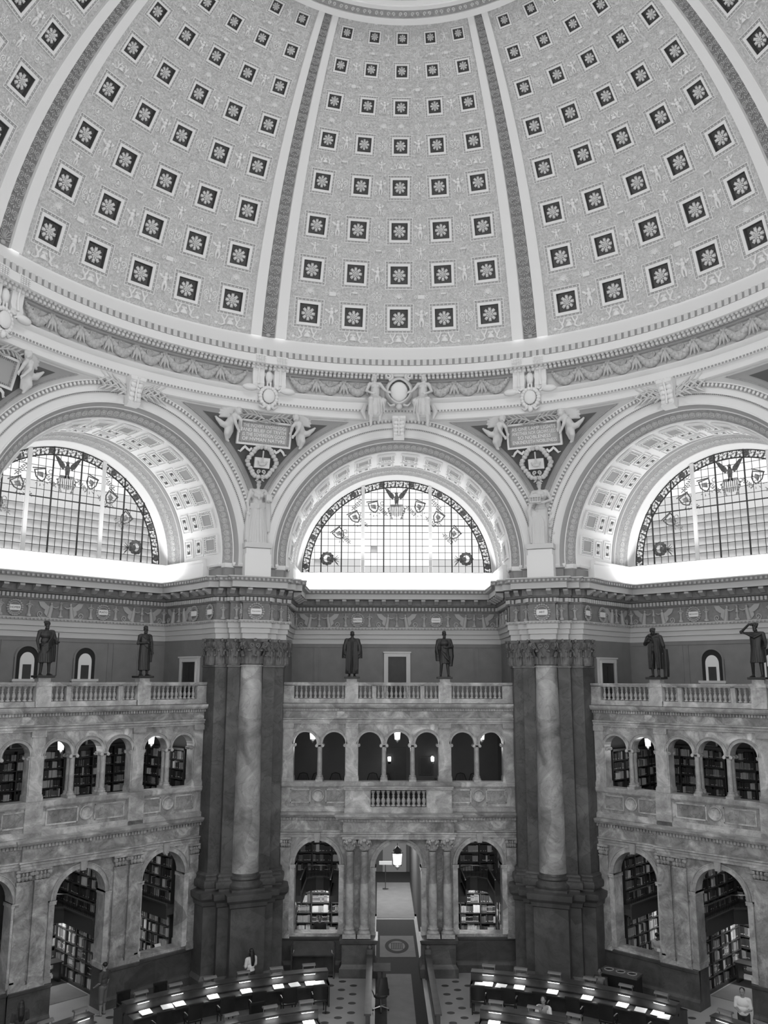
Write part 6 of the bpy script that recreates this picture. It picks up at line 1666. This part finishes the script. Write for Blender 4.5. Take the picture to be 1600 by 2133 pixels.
lantern(0, -3.93, 19, -2.6, 'lit glass lantern behind the leftmost arch of the central upper gallery')
lantern(0, 0.0, 19, -2.6, 'lit glass lantern behind the middle arch of the central upper gallery')
lantern(0, 3.92, 19, -2.6, 'lit glass lantern behind the rightmost arch of the central upper gallery')
lantern(-45, 3.87, 19, -2.62, 'lit glass lantern in the left upper gallery beside the pier')
lantern(-45, -.17, 19, -2.65, 'lit glass lantern in the middle of the left upper gallery')
lantern(45, -3.75, 19, -2.66, 'lit glass lantern in the right upper gallery beside the pier')
lantern(0, 0, 19, -8.0, 'lit glass lantern hanging in the entrance doorway', 1.5, 14)
# ------------------------------------------------------------------ central gallery furniture
def bow_chair():
    fr = MB(); fr.tube([(-.26, .2, .42), (-.27, .22, .7), (-.18, .24, .95), (0, .25, 1.0), (.18, .24, .95), (.27, .22, .7), (.26, .2, .42)], .022, 6)
    sp = MB(); sp.tube([(0, .2, .42), (0, .245, .98)], .01, 5)
    se = MB(); se.prismz([(-.24, -.24), (.24, -.24), (.27, .2), (-.27, .2)], .4, .45)
    lg = MB(); lg.tube([(0, 0, 0), (0, 0, .42)], .02, 6)
    return [m.mesh(n, 'chair_wood') for m, n in ((fr, 'back_bow'), (sp, 'spindle'), (se, 'seat'), (lg, 'leg'))]
bc = bow_chair()
for i, u in enumerate((-4.6, -3.9, -3.0, -2.25, -1.15, -.55, 3.2, 3.9)):
    o = thing('bow_back_chair', 'bow backed wooden chair in the central upper gallery, number %s from its left end' % ('one two three four five six seven eight'.split()[i]), 'chair', bay(0, u, 21.9, H(-5.59)), 0, 'bow backed gallery chairs')
    put('back_bow', bc[0], o); put('seat', bc[2], o)
    for x in (-.16, -.08, 0, .08, .16): put('spindle', bc[1], o, loc=(x, 0, 0), scale=(1, 1, 1 - abs(x) * .25))
    for x, y in ((-.22, -.2), (.22, -.2), (-.24, .17), (.24, .17)): put('leg', bc[3], o, loc=(x, y, 0))
def sconce(u, label):
    o = thing('wall_sconce', label, 'sconce', bay(0, u, 22.52, H(-4.0)), 0, 'gallery wall sconces')
    b = MB(); b.box(-.06, .06, 0, .04, -.2, .2); b.tube([(0, 0, -.12), (0, -.12, -.16), (0, -.16, -.06)], .015, 6); b.build('bracket', 'brass', o)
    b = MB(); b.lathe([(.07, -.06), (.085, .14), (.06, .16)], 8, (0, -.16, 0)); b.build('glass_shade', 'lantern_glow', o)
sconce(-.33, 'small lit sconce left of the gallery back door'); sconce(1.83, 'small lit sconce right of the gallery back door')
o = thing('framed_picture', 'dark framed picture on the central gallery wall', 'picture', bay(0, 1.5, 22.55, H(-4.3)), 0)
b = MB(); b.box(-.28, .28, -.03, .03, -.4, .4); b.build('canvas', 'door_wood', o, smooth=False)
b = MB(); sqf(b, .32, .44, -.03, .05, .08, 0); b.v = [(x, -z, y) for x, y, z in b.v]; b.build('frame', 'wood', o, smooth=False)
root = bpy.data.objects['wall_back_rooms']
b = MB(); b.box(-.5, .5, 22.52, 22.6, H(-5.6), H(-3.4)); b.build('gallery_door', 'door_wood', root, (0, 22.6, 0), smooth=False)
o = thing('side_table', 'small dark side table at the right of the central gallery', 'table', bay(0, 2.3, 21.9, H(-5.59)), 0)
b = MB(); b.box(-.4, .4, -.25, .25, .7, .75); b.build('table_top', 'wood', o, smooth=False)
for x in (-.36, .36):
    for y in (-.2, .2): b = MB(); b.box(x - .03, x + .03, y - .03, y + .03, 0, .7); b.build('leg', 'wood', o, smooth=False)
# ------------------------------------------------------------------ entrance passage
b = MB(); b.box(-1.3, 1.3, 36, 36.2, 0, 5.9); b.box(-.6, .9, 35.95, 36, 0, 2.3, 1); b.build('passage_end', ['room_wall', 'plaster_grey'], root, (0, 22.6, 0), smooth=False)
b = MB(); b.arch([(1.15, 17.5), (1.15, 36)], H(-7.9), 20); b.build('passage_vault', 'room_wall', root, (0, 22.6, 0))
def flat(name, poly, z0, z1, m, label, cat):
    b = MB(); b.prismz(poly, z0, z1); o = b.build(name, m, None, smooth=False); tag(o, label, cat); return o
def rect(x0, x1, y0, y1): return [(x0, y0), (x1, y0), (x1, y1), (x0, y1)]
flat('aisle_carpet', rect(-.96, .96, 9.5, 15.95), .002, .010, 'carpet_dark', 'dark carpet running along the central aisle into the doorway', 'carpet')
b = MB(); b.prismz(rect(-.96, .96, 15.95, 24.9), .002, .010); b.build('doorway_carpet', 'carpet_dark', floor, smooth=False)
flat('carpet_runner', rect(-.52, .52, 9.5, 16.6), .0115, .018, 'carpet_light', 'pale carpet runner down the middle of the aisle', 'carpet')
mt = thing('door_mat', 'pale door mat with oval wreath emblem in the doorway', 'mat', (0, 20.4, .0115), 0)
b = MB(); b.prismz(rect(-.78, .82, -1.6, 1.6), 0, .01); b.build('mat', 'carpet_light', mt, smooth=False)
b = MB(); b.lathe([(.36, .010), (.36, .013), (.52, .013), (.52, .010)], 40, cap=False, M=Matrix.Diagonal((1.05, 2.1, 1, 1)) @ Matrix.Identity(4)); b.build('emblem_ring', 'carpet_dark', mt, smooth=False)
b = MB()
for k in range(7): b.box(-.24 + .08 * k - .02, -.24 + .08 * k + .02, -.4, .4, .010, .0125)
b.box(-.3, .3, -.48, -.42, .01, .0125); b.box(-.3, .3, .42, .48, .01, .0125)
b.build('emblem_building', 'carpet_dark', mt, smooth=False, kind='stuff')
flat('passage_carpet', rect(-.95, 1.02, 25.1, 33), .003, .012, 'carpet_light', 'pale carpet in the passage beyond the doorway', 'carpet')
o = thing('sign_stand', 'slim metal sign stand in the passage beyond the doorway', 'sign', (-.45, 31.3, .013), 0)
b = MB(); b.lathe([(.18, 0), (.18, .03), (.03, .05)], 16); b.build('base', 'steel', o)
b = MB(); b.tube([(0, 0, .04), (0, 0, 1.35)], .025, 8); b.build('pole', 'steel', o)
b = MB(); b.box(-.38, .38, -.03, .03, 1.35, 1.55); b.build('sign_panel', 'plaster_warm', o, smooth=False)
area('vestibule_fill', (0, 20.6, H(-7.15)), (0, 0, 0), 1.2, 2.2, 20)  # added fill light without a fitting, brightens the mat in the doorway
area('passage_lamp', (0, 29, H(-7.2)), (0, 0, 0), 1.2, 6, 190)
# low wooden partitions along the aisle
for s, l in ((-1, 'left'), (1, 'right')):
    o = thing('aisle_partition', 'low dark wooden partition on the %s of the aisle' % l, 'partition', (s * 1.2, 13.2, 0), 0)
    b = MB(); b.box(-.07, .07, -3.6, 2.9, 0.0, .9); b.build('panel', 'wood', o, smooth=False)
    b = MB(); b.box(-.12, .12, -3.65, 2.95, .9, .96); b.build('cap_rail', 'wood', o, smooth=False)
    b = MB(); b.box(-.12, .12, 2.72, 2.95, 0, 1.15); b.ell((0, 2.83, 1.2), (.1, .1, .09)); b.build('newel_post', 'marble_dado', o, smooth=False)
# dark ovals let into the floor
iv = MB(); iv.prismz([(.15 * cos(2 * PI * i / 16), .13 * sin(2 * PI * i / 16)) for i in range(16)], .0, .004); me_iv = iv.mesh('floor_inlay', 'floor_inlay', smooth=False)
n_in = 0
for i in range(-27, 28):
    for j in range(24):
        x = .46 * i; y = 8.6 + .95 * j * .5 * 2 + (.475 if i % 2 else 0)
        if abs(x) < 1.45 or y > 16.0 or y < 8.4: continue
        r = sqrt(x * x + y * y); th = abs(math.degrees(math.atan2(x, y)))
        if r > 16.1 or (12.9 < r < 14.9 and 10.5 < th < 44) or (9.4 < r < 11 and 14 < th < 40): continue
        if n_in < 300: put('floor_inlay', me_iv, floor, loc=(x, y, 0)); n_in += 1

# ================================================================== READING DESKS, LAMPS, CHAIRS
def pol(th, r, z=0.0): return Vector((r * sin(rad(th)), r * cos(rad(th)), z))
def arcstrip(mb, th0, th1, prof, n, m=0):       # prof (r,z) swept round the room's axis
    P = [[tuple(pol(th0 + (th1 - th0) * i / n, r, z)) for r, z in prof] for i in range(n + 1)]
    mb.grid(P, m); k = len(prof); mb.add(P[0], [tuple(range(k))], m); mb.add(P[-1], [tuple(range(k))], m)
hood = MB(); P = []
for x in (-.25, .25): P.append([(x, -.1 * cos(a) , .17 + .075 * sin(a)) for a in [PI * i / 8 for i in range(9)]])
hood.grid(P); 
for x in (-.25, .25): hood.add([(x, -.1 * cos(PI * i / 8), .17 + .075 * sin(PI * i / 8)) for i in range(9)], [tuple(range(9))])
me_hood = hood.mesh('lamp_hood', 'lamp_hood', ang=30)
pt = MB(); pt.box(-.012, .012, -.012, .012, 0, .18); me_post = pt.mesh('lamp_post', 'steel', smooth=False)
tb = MB(); tb.tube([(-.21, 0, .165), (.21, 0, .165)], .018, 6); me_tube = tb.mesh('lamp_tube', 'desk_bulb')
pd = MB(); pd.box(-.2, .2, -.15, .15, 0, .006); me_pad = pd.mesh('reading_pad', 'paper', smooth=False)
ORD = 'first second third fourth fifth sixth'.split()
def chair_parts():
    se = MB(); se.prismz([(-.25, -.25), (.25, -.25), (.27, .22), (-.27, .22)], .42, .47)
    lgm = MB(); lgm.tube([(0, 0, 0), (0, 0, .43)], [.018, .025], 8)
    bk = MB(); P = [[(-.25 + .5 * i / 6, .22 + .05 * sin(PI * i / 6), z) for z in (.52, .96)] for i in range(7)]; P2 = [[(x, y + .03, z) for x, y, z in r] for r in P]
    bk.grid(P); bk.grid(P2); bk.box(-.26, .26, .2, .29, .96, 1.03)
    ps = MB(); ps.tube([(0, .2, .45), (0, .24, 1.02)], .026, 7)
    ar = MB(); ar.tube([(0, .22, .68), (0, -.1, .69), (0, -.2, .66), (0, -.2, .45)], [.022, .024, .022, .018], 7)
    return {n: m.mesh(n, 'chair_wood', ang=40) for n, m in (('seat', se), ('leg', lgm), ('backrest', bk), ('back_post', ps), ('armrest', ar))}
CH = chair_parts()
def chair(th, r, facing, label, group):       # facing 0: sitter looks outward
    o = thing('reading_chair', label, 'chair', pol(th, r, 0.0005), rad(-th) + (PI if facing == 0 else 0), group)
    o.rotation_euler = (0, 0, rad(-th) + (0 if facing else PI))
    put('seat', CH['seat'], o); put('backrest', CH['backrest'], o)
    for x, y in ((-.21, -.21), (.21, -.21), (-.22, .18), (.22, .18)): put('leg', CH['leg'], o, loc=(x, y, 0))
    for s in (-1, 1): put('back_post', CH['back_post'], o, loc=(s * .24, 0, 0)); put('armrest', CH['armrest'], o, loc=(s * .26, 0, 0))
def desk(th0, th1, rr, lamps, label, word, lp=10.0, near_chairs=True, far_chairs=()):
    thm = (th0 + th1) / 2; o = thing('reading_desk', label, 'desk', (0, 0, 0), 0)
    n = max(6, int(abs(th1 - th0)))
    def part(nm, prof, m, a=th0, b_=th1):
        mb = MB(); arcstrip(mb, a, b_, prof, n); return mb.build(nm, m, o, smooth=False)
    part('near_top', [(rr - .72, .76), (rr - .72, .72), (rr - .05, .72), (rr - .05, .84)], 'wood')
    part('far_top', [(rr + .72, .76), (rr + .72, .72), (rr + .05, .72), (rr + .05, .84)], 'wood')
    part('ridge', [(rr - .16, .80), (rr - .16, 1.02), (rr - .12, 1.08), (rr + .12, 1.08), (rr + .16, 1.02), (rr + .16, .80)], 'wood')
    part('ridge_shelf', [(rr - .2, 1.08), (rr - .2, 1.11), (rr + .2, 1.11), (rr + .2, 1.08)], 'wood')
    part('modesty_panel', [(rr - .03, .02), (rr - .03, .72), (rr + .03, .72), (rr + .03, .02)], 'wood')
    for e in (th0, th1):
        d = .25 if e == min(th0, th1) else -.25
        part('end_panel', [(rr - .68, .0), (rr - .68, .72), (rr + .68, .72), (rr + .68, .0)], 'wood', e, e + d)
    for i, th in enumerate(lamps):
        lab = '%s lamp from the aisle on the %s' % (ORD[i], word)
        l = thing('desk_lamp', 'hooded desk lamp, ' + lab, 'lamp', pol(th, rr + .02, 1.111), rad(-th), 'reading desk lamps')
        put('lamp_hood', me_hood, l); put('lamp_tube', me_tube, l)
        for s in (-1, 1): put('lamp_post', me_post, l, loc=(s * .22, 0, 0))
        # lit strip under the ridge on the near side
        u = thing('under_shelf_lamp', 'strip lamp below the %s' % lab, 'lamp', pol(th, rr - .185, 1.045), rad(-th), 'strip lamps under the desk shelves')
        b = MB(); b.box(-.24, .24, -.05, .02, .0, .03); b.build('lamp_case', 'lamp_hood', u, smooth=False); b = MB(); b.box(-.21, .21, -.04, .0, -.012, 0); b.build('lamp_tube', 'desk_bulb', u, smooth=False)
        p = put('reading_pad', me_pad, None, loc=pol(th, rr - .43, .79), rotz=rad(-th)); p.rotation_euler = (rad(10.2), 0, rad(-th)); tag(p, 'lit white paper before the %s' % lab, 'paper', 'papers under the strip lamps')
        area('desk_lamp_light', pol(th, rr - .3, 1.02), Euler((rad(-8), 0, rad(-th))), .4, .06, lp)
        area('desk_lamp_light', pol(th, rr + .02, 1.27), Euler((0, 0, rad(-th))), .4, .05, lp * .35)
        if near_chairs: chair(th + (-1.1 if th > 0 else .9), rr - 1.15, 0, 'dark armchair before the %s' % lab, 'reading room armchairs')
        if i in far_chairs: chair(th, rr + 1.12, 1, 'dark armchair behind the %s' % lab, 'reading room armchairs')
    return o
desk(-43.6, -11.6, 13.92, (-14.6, -19.8, -25.0, -30.3, -35.7, -41.0), 'long curved dark reading desk of the left outer row', 'left outer desk', 1.6, far_chairs=(4, 5))
desk(11.4, 43.4, 13.82, (14.2, 19.3, 24.6, 30.1, 35.6, 41.0), 'long curved dark reading desk of the right outer row', 'right outer desk', 1.6, far_chairs=(3,))
desk(-46, -16.6, 10.2, (-18.8, -25.9, -33.6), 'curved dark reading desk of the left inner row', 'left inner desk', 1.6, near_chairs=False, far_chairs=(1,))
desk(15.2, 46, 10.15, (18.2, 25.7, 33.3), 'curved dark reading desk of the right inner row', 'right inner desk', 1.6, near_chairs=False, far_chairs=())
desk(-66, -48.5, 13.92, (-50.2, -55.4), 'curved dark reading desk at the far left edge', 'far left outer desk', 1.6, near_chairs=False)
desk(48.5, 66, 13.82, (50.4, 55.6), 'curved dark reading desk at the far right edge', 'far right outer desk', 1.6, near_chairs=False)
# loose papers, laptops and books on the desks
def laptop(th, r, z, face, label):
    o = thing('laptop', label, 'laptop', pol(th, r, z), rad(-th) + (0 if face else PI), 'laptops')
    b = MB(); b.box(-.17, .17, -.12, .12, 0, .018); b.build('keyboard_base', 'black_plastic', o, smooth=False)
    b = MB(); b.box(-.17, .17, .11, .125, .015, .24); b.build('screen_lid', 'black_plastic', o, smooth=False)
laptop(-32.3, 14.3, .845, 0, 'open laptop on the far side of the left outer desk'); laptop(-26.6, 14.32, .845, 0, 'open laptop beside the long haired reader')
laptop(36.9, 14.15, .845, 0, 'open laptop on the far side of the right outer desk'); laptop(42.2, 14.32, .845, 0, 'dark laptop at the outer end of the right outer desk')
for i, (th, r, a, lb) in enumerate(((-13.2, 13.45, .05, 'white sheet near the aisle end of the left desk'), (-17.2, 13.5, .2, 'white sheet left of the first lamp on the left desk'), (-37.6, 13.5, -.1, 'white sheet near the outer end of the left desk'),
                                    (13.0, 13.3, .0, 'white sheet near the aisle end of the right desk'), (16.4, 13.35, -.15, 'white sheet beside the first lamp on the right desk'), (38.5, 13.35, .1, 'white sheet near the outer end of the right desk'), (42.2, 13.3, .2, 'white sheet at the far end of the right desk'))):
    p = put('paper_sheet', me_pad, None, loc=pol(th, r - .0, .79 if r > 13.4 else .785), rotz=rad(-th) + a); p.rotation_euler = (rad(10.2), 0, rad(-th) + a); tag(p, lb, 'paper', 'loose papers on the desks')
# end caps: pale writing slabs at the aisle ends
# catalogue desk against the left dado, bins at the right
o = thing('catalogue_desk', 'dark slanted catalogue desk against the wall left of the entrance', 'desk', (-3.55, 16.3, 0), 0)
b = MB(); b.add([(x, y, z) for x in (-.85, .85) for y, z in ((-.25, .9), (.25, 1.3), (.25, .85), (-.25, .85))], [(0, 1, 2, 3), (7, 6, 5, 4), (0, 4, 5, 1), (1, 5, 6, 2), (2, 6, 7, 3), (3, 7, 4, 0)]); b.build('slanted_top', 'wood', o, smooth=False)
b = MB(); b.box(-.9, -.84, -.28, .28, 0, 1.22); b.build('side_panel', 'wood', o, smooth=False)
b = MB(); b.box(.84, .9, -.28, .28, 0, 1.22); b.build('side_panel', 'wood', o, smooth=False)
b = MB(); b.box(-.84, .84, .18, .24, .1, .85); b.build('back_panel', 'wood', o, smooth=False)
b = MB(); b.box(-.84, .84, -.2, .2, .1, .14); b.build('lower_shelf', 'wood', o, smooth=False)
b = MB(); b.tube([(-.86, -.28, .95), (-.8, -.3, 1.0), (-.78, -.26, 1.1)], .012, 5); b.build('brass_arm', 'brass', o)
b = MB(); b.tube([(.86, -.28, .95), (.8, -.3, 1.0), (.78, -.26, 1.1)], .012, 5); b.build('brass_arm', 'brass', o)
o = thing('recycling_bin', 'dark three hole recycling bin with pale top beside the right alcove wall', 'bin', pol(32.3, 15.75, 0), rad(-45 + 8))
b = MB(); b.box(-.72, .72, -.3, .3, 0, 1.05); b.build('bin_body', 'black_plastic', o, smooth=False)
b = MB(); b.box(-.76, .76, -.34, .34, 1.05, 1.13); b.build('bin_top', 'marble_dado', o, smooth=False)
for k in (-1, 0, 1):
    b = MB(); b.lathe([(.0, 1.131), (.15, 1.131)], 20, (k * .46, 0, 0), cap=False); q = b.build('hole', 'dark_gap', o, smooth=False)
    b = MB(); b.lathe([(.15, 1.13), (.15, 1.15), (.18, 1.15), (.18, 1.13)], 20, (k * .46, 0, 0), cap=False); b.build('hole_rim', 'plaster_grey', o, smooth=False)
o = thing('wheeled_chair', 'dark wheeled office chair standing in the aisle', 'chair', (-.75, 12.6, .0185), rad(200))
b = MB(); b.ell((0, 0, .48), (.27, .26, .06), 14, 8); b.build('seat', 'leather', o)
b = MB(); P = [[(.26 * sin(a) * (1 - .1 * k), .22 + .08 * cos(a), .6 + .15 * k) for k in range(5)] for a in [-1.1 + 2.2 * i / 8 for i in range(9)]]; b.grid(P); b.grid([[(x, y + .05, z) for x, y, z in r] for r in P]); b.build('backrest', 'leather', o)
b = MB(); b.tube([(0, 0, .12), (0, 0, .45)], .035, 8); b.build('gas_column', 'steel', o)
for k in range(5):
    a = 2 * PI * k / 5; b = MB(); b.tube([(0, 0, .14), (.3 * cos(a), .3 * sin(a), .08)], [.03, .02], 6); q = b.build('base_arm', 'steel', o)
    b = MB(); b.ell((.3 * cos(a), .3 * sin(a), .04), (.035, .035, .035), 8, 6); b.build('castor', 'black_plastic', q)
for s in (-1, 1): b = MB(); b.tube([(s * .27, .1, .5), (s * .32, .0, .68), (s * .3, -.2, .69)], .02, 6); b.build('armrest', 'black_plastic', o)
o = thing('book_stand', 'small dark lectern stand at the aisle edge', 'stand', (-.7, 14.35, .0105), 0)
b = MB(); b.box(-.04, .04, -.04, .04, .0, .9); b.build('post', 'wood', o, smooth=False)
b = MB(); b.box(-.15, .15, -.2, .2, 0, .05); b.build('foot', 'wood', o, smooth=False)
b = MB(); b.add([(x, y, z + d) for d in (0, .03) for x in (-.34, .34) for y, z in ((-.25, .85), (.25, 1.0))], [(0, 1, 3, 2), (4, 6, 7, 5), (0, 4, 5, 1), (2, 3, 7, 6), (0, 2, 6, 4), (1, 5, 7, 3)]); b.build('slanted_board', 'wood', o, smooth=False)
# ================================================================== PEOPLE
def person(label, loc, rotz, pose, shirt, trousers, skin='skin', hairstyle='short'):
    o = thing('person', label, 'person', loc, rotz)
    body = MB(); sh = MB(); tr = MB(); hr = MB()
    sit = pose == 'sit'
    dz = -.46 if sit else 0.0
    torso(body, -.03 if sit else 0, .95, z=dz)
    hd = (0, -.05 if sit else -.02, 1.66 + dz); head(body, hd, 0, .25 if sit else .1)
    if pose == 'read':
        arms = [[(s * .2, 0, 1.42), (s * .25, -.02, 1.14), (s * .12, -.22, 1.12)] for s in (-1, 1)]
    elif sit: arms = [[(s * .2, -.02, 1.42 + dz), (s * .27, -.12, 1.16 + dz), (s * .12, -.34, 1.12 + dz)] for s in (-1, 1)]
    else: arms = [[(-.2, 0, 1.42), (-.27, .0, 1.14), (-.26, -.06, .9)], [(.2, 0, 1.42), (.26, .0, 1.14), (.2, -.2, 1.0)]]
    for s, a in zip((-1, 1), arms):
        limb(body, a, [.062, .046, .032]); hand(body, a[2], Vector(a[2]) - Vector(a[1]), -s, .5)
        mid = tuple(Vector(a[0]).lerp(Vector(a[1]), .8)); limb(sh, [a[0], mid], [.078, .066])
    if sit:
        for s in (-1, 1):
            limb(body, [(s * .1, 0, .5), (s * .13, -.42, .48), (s * .13, -.4, .09)], [.1, .065, .042]); body.tube([(s * .13, -.36, .04), (s * .13, -.44, .05), (s * .13, -.58, .03)], [.04, .045, .03], 8)
            limb(tr, [(s * .1, .0, .5), (s * .13, -.43, .48), (s * .13, -.41, .14)], [.115, .08, .062])
        tr.ell((0, 0, .52), (.19, .15, .12), 14, 8)
    else:
        leg(body, -1, (-.1, -.03, .5), (-.1, .02, .08)); leg(body, 1, (.11, -.02, .5), (.12, .02, .08))
        short = pose == 'stand'
        for s in (-1, 1): limb(tr, [(s * .095, 0, .95), (s * .1, -.02, .52), (s * .105, .0, .45 if short else .12)], [.118, .095, .095 if short else .065])
        tr.ell((0, 0, .95), (.185, .14, .13), 14, 8)
        for s in (-1, 1): tr_s = None
    sh.ell((0, -.01, 1.0 + dz), (.185, .14, .12), 14, 9); sh.ell((0, -.01, 1.16 + dz), (.175, .135, .17), 14, 9); sh.ell((0, -.015, 1.33 + dz), (.205, .145, .17), 14, 9); limb(sh, [(-.17, 0, 1.42 + dz), (.17, 0, 1.42 + dz)], [.088, .088])
    R = Matrix.Translation(hd)
    hr.ell((0, .035, .055), (.094, .098, .085), 14, 9, 0, R)
    if hairstyle == 'long':
        hr.ell((0, .095, -.08), (.1, .055, .16), 12, 8, 0, R); hr.tube([(0, .11, -.05), (0, .14, -.3), (0, .13, -.48)], [.1, .1, .06], 10, 0, R, flat=.5)
        for s in (-1, 1): hr.ell((s * .085, .03, -.06), (.025, .05, .1), 8, 6, 0, R)
    put('body', remesh(body, 'body', skin, .011, 1), o); put('shirt', remesh(sh, 'shirt', shirt, .015, 2), o); put('trousers', remesh(tr, 'trousers', trousers, .015, 2), o); put('hair', remesh(hr, 'hair', 'hair', .012, 1), o)
    if not sit:
        for s in (-1, 1): b = MB(); b.ell((s * .11, -.05, .035), (.05, .13, .045), 10, 7); b.build('shoe', 'black_plastic', o)
    return o
person('man in grey shirt and pale shorts standing by the left alcove', pol(-42.0, 16.35, .002), rad(42 - 150), 'stand', 'cloth_grey', 'cloth_khaki')
person('long haired person in white standing behind the left outer desk', pol(-22.7, 14.98, 0.001), rad(22.7 + 205), 'read', 'cloth_white', 'cloth_dark', hairstyle='long')
def sitter(label, th, r, rot, shirt, hair='short', skin='skin'): person(label, pol(th, r, 0.0), rot, 'sit', shirt, 'cloth_dark', skin, hair)
sitter('person in pale shirt seated behind the right inner desk', 25.7, 11.25, rad(-25.7), 'cloth_white')
sitter('dark clothed person seated behind the right outer desk', 30.1, 15.1, rad(-30.1), 'cloth_dark', skin='skin_dark')
person('man in white shirt at the bottom right corner', pol(50.4, 15.0, 0.0), rad(-50 + 20), 'read', 'cloth_white', 'cloth_dark')
person('long haired person in dark clothes at the bottom left corner', pol(-56.2, 15.0, 0.0), rad(56 + 160), 'read', 'cloth_dark', 'cloth_dark', hairstyle='long')
person('person in white shirt inside the right alcove window arch', bay(45, -3.75, 18.9, 0), rad(-45 + 180), 'read', 'cloth_white', 'cloth_dark', 'skin_dark')
person('person at a table behind the left window arch of the entrance bay', bay(0, -3.45, 18.6, 0), 0, 'read', 'cloth_dark', 'cloth_dark')
for t, u, lb in ((0, -3.3, 'left window arch of the entrance bay'), (0, 3.6, 'right window arch of the entrance bay'), (45, -3.6, 'near arch of the right bay'), (-45, 3.6, 'far arch of the left bay')):
    o = thing('alcove_desk', 'dark alcove desk behind the %s' % lb, 'desk', bay(t, u, 17.95, 0), rad(-t))
    b = MB(); b.box(-.9, .9, -.28, .28, 1.2, 1.25); b.build('desk_top', 'wood', o, smooth=False)
    for x in (-.85, .85): b = MB(); b.box(x - .04, x + .04, -.25, .25, 0, 1.2); b.build('leg', 'wood', o, smooth=False)
    p = put('notice_card', me_pad, None, loc=bay(t, u + .45, 17.95, 1.365), rotz=rad(-t)); p.rotation_euler = (rad(60), 0, rad(-t)); p.scale = (.7, .7, 1); tag(p, 'small white card standing on the desk behind the %s' % lb, 'card', 'cards on the alcove desks')
